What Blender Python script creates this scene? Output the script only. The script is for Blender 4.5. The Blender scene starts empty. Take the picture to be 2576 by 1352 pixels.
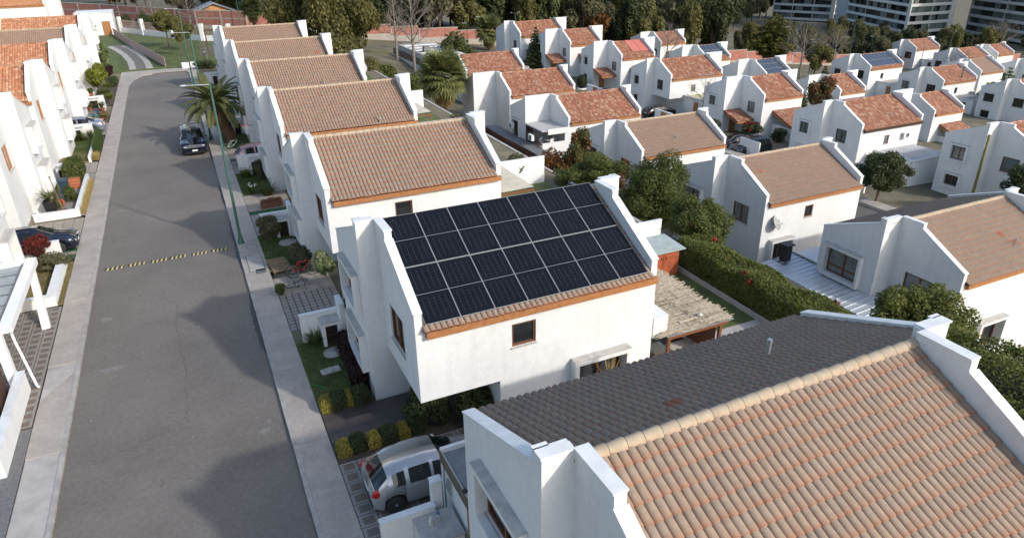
import bpy, math, random
import numpy as np
from mathutils import Vector, Matrix
R = math.radians
rnd = random.Random(11)
nr = np.random.default_rng(11)
sc = bpy.context.scene
col = sc.collection
PI = math.pi

# ------------------------------------------------------------------ camera, sky, sun, exposure
CAM_F, CAM_PITCH, CAM_YAW, CAM_ROLL, CAM_H = 1740.0 / 2576, R(25.519), R(24.742), R(-0.954), 15.536
def setup_camera():
    cy, sy, cp, sp = math.cos(CAM_YAW), math.sin(CAM_YAW), math.cos(CAM_PITCH), math.sin(CAM_PITCH)
    fw = Vector((sy * cp, cy * cp, -sp)); rt = Vector((cy, -sy, 0)); up = rt.cross(fw)
    cr, sr = math.cos(CAM_ROLL), math.sin(CAM_ROLL)
    r2 = cr * rt + sr * up; u2 = -sr * rt + cr * up
    cd = bpy.data.cameras.new('camera'); cam = bpy.data.objects.new('camera', cd); col.objects.link(cam)
    m = Matrix((r2, u2, -fw)).transposed().to_4x4(); m.translation = (0, 0, CAM_H)
    cam.matrix_world = m
    cd.sensor_width = 36; cd.sensor_fit = 'HORIZONTAL'; cd.lens = 36 * CAM_F
    cd.clip_start = 0.2; cd.clip_end = 3000
    sc.camera = cam
    return cam
cam = setup_camera()
SUN_EL, SUN_AZ = R(30.4), R(-58.5)          # direction TO the sun, azimuth from +x
sun_dir = Vector((math.cos(SUN_EL) * math.cos(SUN_AZ), math.cos(SUN_EL) * math.sin(SUN_AZ), math.sin(SUN_EL)))
w = bpy.data.worlds.new('World'); sc.world = w; w.use_nodes = True
nt = w.node_tree
sky = nt.nodes.new('ShaderNodeTexSky'); sky.sky_type = 'NISHITA'; sky.sun_disc = False
sky.sun_elevation = SUN_EL; sky.sun_rotation = math.atan2(sun_dir.x, sun_dir.y)
sky.air_density = 1.2; sky.dust_density = 2.4; sky.ozone_density = 1.6
bg = nt.nodes['Background']; bg.inputs['Strength'].default_value = 0.15
nt.links.new(sky.outputs[0], bg.inputs[0])
sd = bpy.data.lights.new('sun', 'SUN'); so = bpy.data.objects.new('sun', sd); col.objects.link(so)
sd.energy = 2.0; sd.angle = R(1.6); sd.color = (1.0, 0.955, 0.885)
so.rotation_euler = sun_dir.to_track_quat('Z', 'Y').to_euler(); so.location = sun_dir * 100
sc.view_settings.view_transform = 'Standard'; sc.view_settings.look = 'None'
sc.view_settings.exposure = 0.58; sc.view_settings.gamma = 1.0
sc.render.film_transparent = False

# ------------------------------------------------------------------ materials
MATS = {}
def _n(t, kind, **kw):
    n = t.nodes.new(kind)
    for k, v in kw.items(): setattr(n, k, v)
    return n
def mat(name, base, rough=0.7, var=0.15, scale=3.0, bump=0.0, bscale=40.0, metal=0.0, spec=0.5, stain=0.0, coat=0.0,
        attr=None, attr_col=None, rand=0.0, cols=None, obj_rand=False, transl=0.0, emit=None, speck=0.0, var2=0.0, scale2=8.0, wear=None, coords='pos'):
    """procedural principled material; colours in linear rgb"""
    if name in MATS: return MATS[name]
    m = bpy.data.materials.new(name); m.use_nodes = True; t = m.node_tree; L = t.links.new
    b = t.nodes['Principled BSDF']
    b.inputs['Roughness'].default_value = rough; b.inputs['Metallic'].default_value = metal
    b.inputs['Specular IOR Level'].default_value = spec; b.inputs['Coat Weight'].default_value = coat
    geo = _n(t, 'ShaderNodeNewGeometry'); vec = geo.outputs['Position']
    if coords == 'obj':
        tc = _n(t, 'ShaderNodeTexCoord'); vec = tc.outputs['Object']
    def mix(fac, a, c, kind='MIX'):
        mx = _n(t, 'ShaderNodeMix', data_type='RGBA', blend_type=kind)
        if isinstance(fac, float): mx.inputs[0].default_value = fac
        else: L(fac, mx.inputs[0])
        for i, s in ((6, a), (7, c)):
            if isinstance(s, tuple): mx.inputs[i].default_value = (*s, 1)
            else: L(s, mx.inputs[i])
        return mx.outputs[2]
    def ramp(fac, a, c):
        mr = _n(t, 'ShaderNodeMapRange'); L(fac, mr.inputs[0]); mr.inputs[1].default_value = a; mr.inputs[2].default_value = c
        return mr.outputs[0]
    def noise(sc_, det=4, v=None, rgh=0.6):
        nz = _n(t, 'ShaderNodeTexNoise'); nz.inputs['Scale'].default_value = sc_; nz.inputs['Detail'].default_value = det
        nz.inputs['Roughness'].default_value = rgh
        L(v or vec, nz.inputs['Vector']); return nz.outputs[0]
    c = base
    if cols:                                            # several kinds of piece: random pick per piece
        oi = _n(t, 'ShaderNodeObjectInfo'); at = _n(t, 'ShaderNodeAttribute', attribute_name='tv')
        ad = _n(t, 'ShaderNodeMath', operation='ADD'); L(oi.outputs['Random'], ad.inputs[0]); L(at.outputs['Fac'], ad.inputs[1])
        fr = _n(t, 'ShaderNodeMath', operation='FRACT'); L(ad.outputs[0], fr.inputs[0])
        cr = _n(t, 'ShaderNodeValToRGB'); cr.color_ramp.interpolation = 'LINEAR'
        el = cr.color_ramp.elements
        el[0].position = 0; el[0].color = (*cols[0], 1); el[1].position = 1; el[1].color = (*cols[-1], 1)
        for i, k in enumerate(cols[1:-1]):
            e = el.new((i + 1) / (len(cols) - 1)); e.color = (*k, 1)
        L(fr.outputs[0], cr.inputs[0]); c = cr.outputs[0]
    if var:
        lo = tuple(1 - var for _ in range(3)); hi = tuple(1 + var for _ in range(3))
        c = mix(ramp(noise(scale), 0.3, 0.7), mix(1.0, c, lo, 'MULTIPLY'), mix(1.0, c, hi, 'MULTIPLY'))
    if var2:
        c = mix(ramp(noise(scale2, 6, None, .75), 0.3, 0.7), mix(1.0, c, (1 - var2,) * 3, 'MULTIPLY'), mix(1.0, c, (1 + var2,) * 3, 'MULTIPLY'))
    if wear:                                            # paint worn to the clay towards the lower lip of each tile
        at = _n(t, 'ShaderNodeAttribute', attribute_name='wear')
        pw = _n(t, 'ShaderNodeMath', operation='POWER'); L(at.outputs['Fac'], pw.inputs[0]); pw.inputs[1].default_value = 8.0
        mu = _n(t, 'ShaderNodeMath', operation='MULTIPLY'); L(pw.outputs[0], mu.inputs[0]); L(ramp(noise(wear[2]), 0.1, 0.55), mu.inputs[1])
        ml = _n(t, 'ShaderNodeMath', operation='MULTIPLY'); L(mu.outputs[0], ml.inputs[0]); ml.inputs[1].default_value = wear[1]
        c = mix(ml.outputs[0], c, wear[0])
    if stain:
        mp = _n(t, 'ShaderNodeVectorMath', operation='MULTIPLY'); mp.inputs[1].default_value = (2.6, 2.6, .3); L(vec, mp.inputs[0])
        f = ramp(noise(1.0, 5, mp.outputs[0]), 0.5, 0.85)
        m2 = _n(t, 'ShaderNodeMath', operation='MULTIPLY'); L(f, m2.inputs[0]); m2.inputs[1].default_value = stain
        c = mix(m2.outputs[0], c, (.33, .31, .28))
    if speck:
        f = ramp(noise(90, 2), 0.62, 0.72)
        m2 = _n(t, 'ShaderNodeMath', operation='MULTIPLY'); L(f, m2.inputs[0]); m2.inputs[1].default_value = speck
        c = mix(m2.outputs[0], c, (.02, .02, .02))
    if isinstance(c, tuple): b.inputs['Base Color'].default_value = (*c, 1)
    else: L(c, b.inputs['Base Color'])
    if bump:
        bp = _n(t, 'ShaderNodeBump'); bp.inputs['Strength'].default_value = bump; bp.inputs['Distance'].default_value = 0.02
        L(noise(bscale, 4), bp.inputs['Height']); L(bp.outputs[0], b.inputs['Normal'])
    if transl:
        tr = _n(t, 'ShaderNodeBsdfTranslucent'); ms = _n(t, 'ShaderNodeMixShader'); ms.inputs[0].default_value = transl
        if isinstance(c, tuple): tr.inputs[0].default_value = (*c, 1)
        else: L(c, tr.inputs[0])
        L(b.outputs[0], ms.inputs[1]); L(tr.outputs[0], ms.inputs[2]); L(ms.outputs[0], t.nodes['Material Output'].inputs[0])
    MATS[name] = m
    return m

WHITE = mat('white_stucco', (.715, .715, .705), .9, .05, .5, .6, 34, stain=.22, var2=.045, scale2=4)
WHITE2 = mat('white_paint', (.80, .80, .79), .7, .04, 2, .1, 30, stain=.12)
COPE = mat('coping_white', (.70, .72, .73), .6, .08, 3, .1, 30, stain=.3)
CONC = mat('concrete', (.40, .38, .36), .9, .18, 1.6, .4, 60, stain=.3)
SILL = mat('weathered_cap', (.46, .44, .41), .9, .2, 4, .5, 50, stain=.4)
SIDEW = mat('pavement_concrete', (.37, .335, .305), .92, .14, .9, .3, 70, speck=.12, var2=.14, scale2=6)
KERB = mat('kerb_concrete', (.36, .34, .32), .9, .2, 2.2, .4, 50, stain=.25)
ASPH = mat('asphalt', (.165, .149, .134), .9, .15, .2, .5, 120, speck=.3, var2=.2, scale2=7)
ASPH2 = mat('asphalt_far', (.10, .098, .096), .9, .15, .4)
CRACK = mat('crack_dark', (.055, .05, .046), .95, .2)
DAMPSHADE = mat('damp_shadow_asphalt', (.05, .048, .046), .6, .3, 6)
PATCH = mat('pale_scuff', (.20, .19, .18), .9, .3, 9)
SOIL = mat('soil', (.075, .058, .042), .95, .35, 3, .6, 30)
DIRT = mat('dry_ground', (.13, .115, .075), .95, .4, .35, .4, 12)
LAWN = mat('lawn', (.092, .115, .034), .95, .45, .9, .8, 90)
LAWND = mat('dry_lawn', (.21, .17, .075), .95, .4, 1.4, .8, 90)
TURF = mat('artificial_turf', (.012, .085, .03), .95, .15, 4, .5, 200)
GRAVEL = mat('gravel', (.17, .16, .15), .95, .35, 14, .8, 60)
TILE = mat('concrete_roof_tile', (.27, .2, .15), .82, .12, 7, .25, 60,
           cols=[(.235, .18, .14), (.255, .195, .15), (.222, .174, .138), (.245, .182, .138), (.235, .186, .15), (.262, .195, .146)], wear=((.33, .115, .055), 1.0, 4), stain=.2, var2=.12, scale2=30)
BARREL = mat('barrel_roof_tile', (.33, .12, .06), .8, .2, 5, .2, 50,
             cols=[(.24, .088, .05), (.29, .115, .066), (.195, .07, .044), (.345, .18, .112), (.255, .094, .053), (.40, .265, .18), (.225, .08, .05)], stain=.15)
ORANGE = mat('orange_roof_tile', (.46, .17, .07), .8, .2, 4, .2, 50,
             cols=[(.36, .15, .075), (.40, .185, .095), (.31, .12, .065), (.44, .23, .13), (.37, .16, .08), (.50, .31, .19), (.28, .10, .055)])
RIDGE = mat('ridge_tile', (.38, .31, .23), .8, .16, 5, .2, 50, cols=[(.39, .325, .235), (.42, .34, .24), (.36, .30, .22), (.43, .32, .22)], wear=((.42, .16, .08), .3, 4))
UNDER = mat('roof_underlay', (.06, .05, .045), .9, .1)
FASCIA = mat('fascia_timber', (.36, .155, .058), .55, .25, 6, .2, 30)
TIMBER = mat('window_timber', (.16, .062, .028), .5, .2, 9)
TIMBERD = mat('dark_timber', (.055, .03, .02), .55, .2, 9)
WOODDOOR = mat('wood_door', (.34, .16, .06), .5, .2, 5)
BROWNF = mat('brown_fence', (.07, .03, .02), .7, .25, 5)
GLASS = mat('window_glass', (.018, .02, .022), .04, 0, spec=.8)
GLASSC = mat('curtained_glass', (.16, .18, .17), .08, .25, 2.5, spec=.8)
GLASSG = mat('greenish_glass', (.10, .13, .125), .06, .3, 1.2, spec=.9)
METAL = mat('galvanised', (.42, .45, .48), .4, .12, 3, metal=.6)
ZINC = mat('zinc_roof', (.56, .60, .64), .38, .08, 1.5, metal=.35)
GREYM = mat('grey_metal', (.16, .17, .175), .5, .15, 3, metal=.3)
DARKM = mat('dark_metal', (.022, .022, .024), .45, .1)
BLACK = mat('black_plastic', (.012, .012, .013), .5, .1)
GREENP = mat('green_post_paint', (.05, .125, .10), .45, .15, 2)
BRICK = mat('red_brick', (.40, .165, .125), .85, .22, 1.2, .5, 25)
BRICKC = mat('wall_frame_concrete', (.42, .38, .33), .9, .15, 2)
PANELM = mat('solar_cell', (.007, .008, .012), .22, .2, 2, spec=.2)
PANELB = mat('solar_cell_blue', (.045, .06, .09), .12, .15, 2, spec=.7)
PLINE = mat('cell_line', (.055, .06, .07), .5, 0)
PFRAME = mat('panel_frame', (.36, .37, .38), .4, 0, metal=.2)
YELLOW = mat('yellow_rubber', (.46, .39, .17), .8, .2, 8)
RUBBER = mat('black_rubber', (.03, .03, .032), .85, .2, 8)
REDP = mat('red_paint', (.55, .03, .02), .35, .05)
TERRA = mat('terracotta_pot', (.42, .14, .06), .8, .2, 6)
PVC = mat('white_pvc', (.78, .78, .77), .35, .02)
REED = mat('reed_thatch', (.44, .36, .25), .9, .35, 9, .8, 40, cols=[(.36, .31, .235), (.43, .37, .29), (.30, .25, .19), (.47, .40, .31)])
BARK = mat('bark', (.12, .09, .065), .95, .3, 9, .6, 25)
BARKG = mat('pale_bark', (.19, .165, .145), .95, .25, 9, .5, 25)
def leafmat(name, cols, transl=.3):
    return mat(name, cols[0], .62, 0, cols=cols, transl=transl, spec=.25)

# ------------------------------------------------------------------ mesh helpers
class MB:
    def __init__(s): s.v = []; s.f = []; s.m = []; s.sm = []
    def add(s, vs, fs, mi=0, sm=False):
        o = len(s.v); s.v.extend([tuple(p) for p in vs])
        for f in fs: s.f.append(tuple(i + o for i in f)); s.m.append(mi); s.sm.append(sm)
        return s
    def box(s, x0, y0, z0, x1, y1, z1, mi=0):
        return s.add([(x0, y0, z0), (x1, y0, z0), (x1, y1, z0), (x0, y1, z0), (x0, y0, z1), (x1, y0, z1), (x1, y1, z1), (x0, y1, z1)],
              [(0, 3, 2, 1), (4, 5, 6, 7), (0, 1, 5, 4), (1, 2, 6, 5), (2, 3, 7, 6), (3, 0, 4, 7)], mi)
    def prism(s, poly, ext, mi=0):
        n = len(poly); e = Vector(ext); a = [Vector(p) for p in poly]; b = [p + e for p in a]
        return s.add(a + b, [tuple(range(n))[::-1], tuple(range(n, 2 * n))] + [(i, (i + 1) % n, n + (i + 1) % n, n + i) for i in range(n)], mi)
    def quad(s, a, b, c, d, mi=0): return s.add([a, b, c, d], [(0, 1, 2, 3)], mi)
    def tube(s, path, rad, n=8, mi=0, cap=True, sm=True):
        pts = [Vector(p) for p in path]; k = len(pts)
        if not isinstance(rad, (list, tuple)): rad = [rad] * k
        vs = []; ref = None
        for i, p in enumerate(pts):
            d = (pts[min(i + 1, k - 1)] - pts[max(i - 1, 0)])
            d = d.normalized() if d.length > 1e-9 else Vector((0, 0, 1))
            if ref is None: ref = Vector((1, 0, 0)) if abs(d.x) < .9 else Vector((0, 1, 0))
            u = d.cross(ref).normalized(); v = d.cross(u); ref = -v if False else ref
            for j in range(n):
                a = 2 * PI * j / n; vs.append(p + (u * math.cos(a) + v * math.sin(a)) * rad[i])
        fs = [(i * n + j, i * n + (j + 1) % n, (i + 1) * n + (j + 1) % n, (i + 1) * n + j) for i in range(k - 1) for j in range(n)]
        s.add(vs, fs, mi, sm)
        if cap: 
            s.add(vs[:n], [tuple(range(n))[::-1]], mi); s.add(vs[-n:], [tuple(range(n))], mi)
        return s
    def lathe(s, prof, n=16, c=(0, 0, 0), mi=0, sm=True):
        vs = [(c[0] + r * math.cos(2 * PI * j / n), c[1] + r * math.sin(2 * PI * j / n), c[2] + z) for r, z in prof for j in range(n)]
        k = len(prof)
        fs = [(i * n + j, i * n + (j + 1) % n, (i + 1) * n + (j + 1) % n, (i + 1) * n + j) for i in range(k - 1) for j in range(n)]
        s.add(vs, fs, mi, sm)
        s.add(vs[-n:], [tuple(range(n))], mi); s.add(vs[:n], [tuple(range(n))[::-1]], mi)
        return s
    def ell(s, c, r, nu=10, nv=7, mi=0, jit=0.0):
        vs = []; 
        for i in range(nv + 1):
            th = PI * i / nv
            for j in range(nu):
                ph = 2 * PI * j / nu; k = 1 + jit * (rnd.random() - .5)
                vs.append((c[0] + r[0] * math.sin(th) * math.cos(ph) * k, c[1] + r[1] * math.sin(th) * math.sin(ph) * k, c[2] + r[2] * math.cos(th) * k))
        fs = [(i * nu + j, i * nu + (j + 1) % nu, (i + 1) * nu + (j + 1) % nu, (i + 1) * nu + j) for i in range(nv) for j in range(nu)]
        return s.add(vs, fs, mi, True)
    def weld(s, k=4):
        d = {}; mp = []; nv = []
        for q in s.v:
            key = (round(q[0], k), round(q[1], k), round(q[2], k))
            if key not in d: d[key] = len(nv); nv.append(q)
            mp.append(d[key])
        F, M, S = [], [], []
        for f, m, sm in zip(s.f, s.m, s.sm):
            g = []
            for i in f:
                if mp[i] not in g: g.append(mp[i])
            if len(g) > 2: F.append(tuple(g)); M.append(m); S.append(sm)
        s.v, s.f, s.m, s.sm = nv, F, M, S
        return s
    def mesh(s, name, mats):
        me = bpy.data.meshes.new(name); me.from_pydata(s.v, [], s.f)
        for m in (mats if isinstance(mats, (list, tuple)) else [mats]): me.materials.append(m)
        if any(s.m): me.polygons.foreach_set('material_index', s.m)
        if any(s.sm): me.polygons.foreach_set('use_smooth', s.sm)
        me.update(); return me
    def build(s, name, mats, parent=None, loc=(0, 0, 0), rot=(0, 0, 0)):
        return inst(name, s.mesh(name, mats), parent, loc, rot)
def inst(name, me, parent=None, loc=(0, 0, 0), rot=(0, 0, 0), scale=None):
    o = bpy.data.objects.new(name, me); col.objects.link(o)
    o.parent = parent; o.location = loc; o.rotation_euler = rot
    if scale is not None: o.scale = scale if not isinstance(scale, (int, float)) else (scale,) * 3
    return o
def tag(o, label, cat, group=None, kind=None):
    if label: o['label'] = label
    if cat: o['category'] = cat
    if group: o['group'] = group
    if kind: o['kind'] = kind
    return o
def thing(name, label, cat, loc=(0, 0, 0), rz=0, group=None):
    o = bpy.data.objects.new(name, None); col.objects.link(o); o.location = loc; o.rotation_euler = (0, 0, rz)
    o.empty_display_size = .2
    return tag(o, label, cat, group)
def struct(o): o['kind'] = 'structure'; return o
def copy_tree(o, parent=None):
    c = o.copy(); col.objects.link(c); c.parent = parent
    for ch in list(o.children): copy_tree(ch, c)
    return c
def npmesh(name, V, F, mats, smooth=False, attrs=None, mi=None):
    """V (n,3), F (m,k) numpy -> mesh"""
    me = bpy.data.meshes.new(name); m, k = F.shape
    me.vertices.add(len(V)); me.vertices.foreach_set('co', np.ascontiguousarray(V, dtype=np.float32).ravel())
    me.loops.add(m * k); me.loops.foreach_set('vertex_index', np.ascontiguousarray(F, dtype=np.int32).ravel())
    me.polygons.add(m); me.polygons.foreach_set('loop_start', np.arange(0, m * k, k, dtype=np.int32))
    me.polygons.foreach_set('loop_total', np.full(m, k, dtype=np.int32))
    if smooth: me.polygons.foreach_set('use_smooth', np.ones(m, dtype=bool))
    for x in (mats if isinstance(mats, (list, tuple)) else [mats]): me.materials.append(x)
    if mi is not None: me.polygons.foreach_set('material_index', np.ascontiguousarray(mi, dtype=np.int32))
    me.update(calc_edges=True)
    for an, arr in (attrs or {}).items():
        at = me.attributes.new(an, 'FLOAT', 'POINT'); at.data.foreach_set('value', np.ascontiguousarray(arr, dtype=np.float32))
    return me

# pixel helpers (photo is 4096 wide): direction only; depth from the plane a thing touches
_cw = cam.matrix_world.to_3x3()
def px_ray(q): return _cw @ Vector(((q[0] - 2048) / 4096, -(q[1] - 1075) / 4096, -CAM_F))
def on_z(q, z): r = px_ray(q); t = (z - CAM_H) / r.z; return Vector((r.x * t, r.y * t, z))
def in_view(p):
    q = _cw.transposed() @ (Vector(p) - Vector((0, 0, CAM_H)))
    if q.z > -0.5: return None
    x = q.x / -q.z * CAM_F * 4096 + 2048; y = -q.y / -q.z * CAM_F * 4096 + 1075
    return (x, y, -q.z) if -60 < x < 4156 and -60 < y < 2210 else None
# ------------------------------------------------------------------ ground
XS = [-400, -8, -7.4, 2.3, 2.4, 23.3, 23.7, 33, 44, 58, 72, 84, 100, 118, 150, 180, 260, 420, 900]
ZS = [1.0, -.06, -.25, -.25, -.06, -.06, -4.4, -5.6, -6.2, -6.9, -7.4, -10.4, -11.4, -12.6, -15.2, -17.4, -21, -26, -34]
def zg(x, y):
    z = float(np.interp(x, XS, ZS))
    if x > 23.4:
        t = min(1, max(0, (y - 84) / 40)); t = t * t * (3 - 2 * t)
        k = min(1, max(0, (105 - x) / 40))
        soft = float(np.interp(x, [22, 35, 60, 105], [-.4, -2.6, -4.7, -11.4]))
        z = z + (max(z, soft) - z) * t * k
    if y > 106: z = z + (.02 if -9 < x < 3 else 0) + max(0, -.06 - z) * (1 if x < 3 else 0)
    return z
def make_ground():
    xs = sorted(set([-400, -250, -150, -80, -40, -20, -12] + XS + [float(a) for a in range(24, 200, 4)] + [220, 240, 280, 320, 500, 650]))
    ys = sorted(set([-60, -20, 0, 10] + [float(a) for a in range(20, 300, 5)] + [105.9, 106.1, 320, 350, 400, 480, 600, 900]))
    V = np.array([(x, y, zg(x, y) if y < 300 else zg(x, y)) for y in ys for x in xs]); n = len(xs)
    F = np.array([(j * n + i, j * n + i + 1, (j + 1) * n + i + 1, (j + 1) * n + i) for j in range(len(ys) - 1) for i in range(n - 1)])
    struct(inst('ground', npmesh('ground', V, F, DIRT)))
make_ground()
KX0, KX1 = -6.09, .97            # road edges at the kerb faces
SX0, SX1 = -7.29, 2.17           # outer edges of the two pavements
ROADZ = -.12
def make_road():
    r = MB()
    ed = [(KX0, -10), (KX1, -10), (KX1, 104.2), (.6, 106.3), (-2.6, 106.6), (-4.6, 105.4), (-5.6, 102.5), (KX0, 98)]
    r.add([(x, y, ROADZ) for x, y in ed], [tuple(range(len(ed)))])
    ro = struct(r.build('road', ASPH))
    # crack and seam lines, kerb strip with damp and shadow line painted dark, pale scuffs
    def ribbon(name, pts, wd, m, jit=.03, z=.004, sub=14):
        P = []
        for (a, b) in zip(pts, pts[1:]):
            for k in range(sub): t = k / sub; P.append((a[0] + (b[0] - a[0]) * t + rnd.gauss(0, jit), a[1] + (b[1] - a[1]) * t + rnd.gauss(0, jit)))
        P.append(pts[-1]); vs = []; fs = []
        for i, p in enumerate(P):
            q = P[min(i + 1, len(P) - 1)]; o = P[max(i - 1, 0)]; dx, dy = q[0] - o[0], q[1] - o[1]; l = math.hypot(dx, dy) + 1e-6
            ww = wd * (.5 + rnd.random()); vs += [(p[0] - dy / l * ww, p[1] + dx / l * ww, ROADZ + z), (p[0] + dy / l * ww, p[1] - dx / l * ww, ROADZ + z)]
        for i in range(len(P) - 1): fs.append((2 * i, 2 * i + 1, 2 * i + 3, 2 * i + 2))
        mb = MB(); mb.add(vs, fs); return mb.build(name, m, ro)
    ribbon('crack', [(-2.25, 23.5), (-2.2, 27), (-2.45, 31), (-2.35, 33.5)], .006, CRACK, .035, sub=24)
    ribbon('crack', [(-2.35, 33.5), (-2.9, 34.4), (-4.2, 34.8)], .005, CRACK, .04, sub=20)
    ribbon('crack', [(-2.25, 23.5), (-5.4, 22.3)], .005, CRACK, .015)
    ribbon('crack', [(-5.9, 62), (-3, 61.6)], .012, CRACK); ribbon('crack', [(-5.8, 57.4), (-4.5, 57.7)], .02, CRACK)
    for y0, y1 in ((27, 33), (36, 44), (47, 52), (58, 66), (70, 80)):
        m = MB(); vs = []; n = int((y1 - y0) * 5)
        for i in range(n + 1):
            y = y0 + (y1 - y0) * i / n; e = math.sin(PI * i / n) ** .5; vs += [(KX1 - .004, y, ROADZ + .004), (KX1 - .05 - e * (.07 + .12 * rnd.random()), y, ROADZ + .004)]
        m.add(vs, [(2 * i, 2 * i + 1, 2 * i + 3, 2 * i + 2) for i in range(n)]); m.build('damp_shadow_strip', DAMPSHADE, ro)
    def splat(name, x, y, rx, ry, m, n=18):
        b = MB(); b.add([(x + rx * math.cos(2 * PI * k / n) * (.6 + .7 * rnd.random()), y + ry * math.sin(2 * PI * k / n) * (.6 + .7 * rnd.random()), ROADZ + .005) for k in range(n)], [tuple(range(n))])
        b.build(name, m, ro)
    for x, y, rx, ry in ((-5.35, 33.4, .26, .24), (-5.3, 49.3, .3, .16), (-5.5, 66, .25, .12), (.25, 21.7, .22, .18), (.42, 22.2, .1, .1), (-4.9, 28.6, .5, .2)): splat('pale_scuff', x, y, rx, ry, PATCH)
    for k in range(70): splat('oil_spot', rnd.uniform(-5.6, .6), rnd.uniform(18, 62), .012 + .05 * rnd.random() ** 2, .012 + .05 * rnd.random() ** 2, CRACK, 9)
    for k in range(40): splat('paint_fleck', rnd.uniform(-5.6, .6), rnd.uniform(18, 62), .012 + .012 * rnd.random(), .015, PVC, 7)
    # kerbs: one object per kerb stone, and pavement slabs
    for name, kx, sx, lab in (('pavement_left', KX0, SX0, 'l'), ('pavement_right', KX1, SX1, 'r')):
        base = MB(); lo, hi = min(kx, sx), max(kx, sx)
        base.box(lo + .02, -8, -.3, hi - .02, 106 if lab == 'r' else 112, -.025)
        bo = struct(base.build(name, CONC))
        sgn = 1 if sx > kx else -1; a = kx + .155 * sgn
        me_k = MB().box(min(kx, a), .008, -.28, max(kx, a), .992, .002).mesh('kerb_stone', KERB)
        for y in range(10, 104): inst('kerb_stone', me_k, bo, (rnd.uniform(-.006, .006), y, rnd.uniform(-.006, .004)), (0, 0, rnd.uniform(-.004, .004)))
        L = 3.1 if lab == 'l' else 2.45
        x0, x1 = min(a, sx) + .006, max(a, sx) - .002
        me_s = MB().box(x0, .006, -.12, x1, L - .006, .0).mesh('slab', SIDEW)
        y = 8.0
        while y < 104:
            inst('slab', me_s, bo, (0, y, rnd.uniform(-.008, .006)), (rnd.uniform(-.002, .002), rnd.uniform(-.004, .004), 0)); y += L
        if lab == 'r': covers = [(1.25, 2.0, 35.4, 37.6, 'cover_slab', CONC), (1.55, 2.0, 35.05, 35.55, 'drain_grate', GREYM), (1.45, 1.95, 38.6, 39.1, 'cover_slab', CONC)]
        else: covers = [(-7.25, -6.3, 37.0, 39.2, 'cover_slab', CONC), (-7.1, -6.45, 36.0, 36.7, 'drain_grate', GREYM), (-7.1, -6.5, 95.2, 96.4, 'cover_slab', CONC), (-7.0, -6.6, 93.8, 94.4, 'drain_grate', GREYM)]
        for cx0, cx1, cy0, cy1, nm, m in covers:
            b = MB().box(cx0, cy0, -.02, cx1, cy1, .012)
            o = b.build(nm, m, bo)
            e = MB()
            for p in ((cx0 - .02, cy0 - .02, cx1 + .02, cy0), (cx0 - .02, cy1, cx1 + .02, cy1 + .02), (cx0 - .02, cy0, cx0, cy1), (cx1, cy0, cx1 + .02, cy1), (cx0, (cy0 + cy1) / 2 - .01, cx1, (cy0 + cy1) / 2 + .01)):
                e.box(p[0], p[1], .011, p[2], p[3], .0135)
            e.build('joint', CRACK, o)
    # far end: kerb band and turning-head pavement
    e = MB(); vs = []
    ring = [(-6.09, 98), (-5.6, 102.5), (-4.6, 105.4), (-2.6, 106.6), (.6, 106.3), (.97, 104.2)]
    out = [(-7.29, 98.5), (-7.3, 104), (-6.2, 110.3), (-2.4, 110.9), (2.1, 109.2), (2.17, 105)]
    n = len(ring); e.add([(x, y, .0) for x, y in ring] + [(x, y, .0) for x, y in out], [(i, i + 1, n + i + 1, n + i) for i in range(n - 1)])
    e.add([(x, y, .0) for x, y in ring] + [(x, y, -.25) for x, y in ring], [(i, i + 1, n + i + 1, n + i) for i in range(n - 1)])
    struct(e.build('pavement_end', SIDEW))
    # second street between the lower rows
    v = []; f = []; ysr = list(range(14, 128, 3))
    for y in ysr:
        for x in (46.4, 49.5, 53.2): v.append((x, y, zg(x, y) + .06))
    for i in range(len(ysr) - 1):
        for j in range(2): a = i * 3 + j; f.append((a, a + 1, a + 4, a + 3))
    m = MB(); m.add(v, f); struct(m.build('road_lower', ASPH2))
    m = MB()
    for xa, xb in ((44.9, 46.4), (53.2, 54.6)):
        for a, b in zip(ysr, ysr[1:]): m.box(xa, a, zg(50, a) - .3, xb, b, zg(50, a) + .16)
    struct(m.build('pavement_lower', SIDEW))
make_road()
def sheet(name, x0, y0, x1, y1, m, z=0.0, th=.06, label=None):
    return struct(MB().box(x0, y0, z - th, x1, y1, z).build(name, m))

# ------------------------------------------------------------------ roof tiles
def tile_base(kind):
    """returns verts, quads, wear for ONE tile; x across, y down-slope positive = towards the eave, z up"""
    if kind == 'conc': tw, tl, rolls, seg, h = TW, .43, 2, 6, .074
    else: tw, tl, rolls, seg, h = TWB, .45, 1, 6, .08
    t = (1 - np.cos(np.linspace(0, PI, seg + 1))) / 2; n = seg + 1; Vs = []; Fs = []; Ws = []; rw = tw / rolls
    for k in range(rolls):
        xs = k * rw + t * rw; z = h * np.sqrt(np.clip(1 - (2 * t - 1) ** 2, 0, 1)) ** .85
        top = np.stack([xs, np.full(n, -.01), z], 1); bot = np.stack([xs, np.full(n, tl), z + .042], 1); lip = np.stack([xs, np.full(n, tl - .006), z * .84 + .008], 1)
        o = 3 * n * k; Vs += [top, bot, lip]; val = (1 - np.clip(z / h, 0, 1)) * .72
        Ws += [val * 1.15, np.maximum(val * 1.15, .95), np.full(n, 1.0)]
        Fs += [(o + r * n + i, o + r * n + i + 1, o + (r + 1) * n + i + 1, o + (r + 1) * n + i) for r in range(2) for i in range(seg)]
    return np.concatenate(Vs), np.array(Fs), np.concatenate(Ws)
TW, TL = 8.4 / 22, .352
CLAY = mat('clay_replacement_tile', (.30, .10, .055), .8, .2, 5, .2, 50)
TWB = .2
_tc = {}
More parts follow.
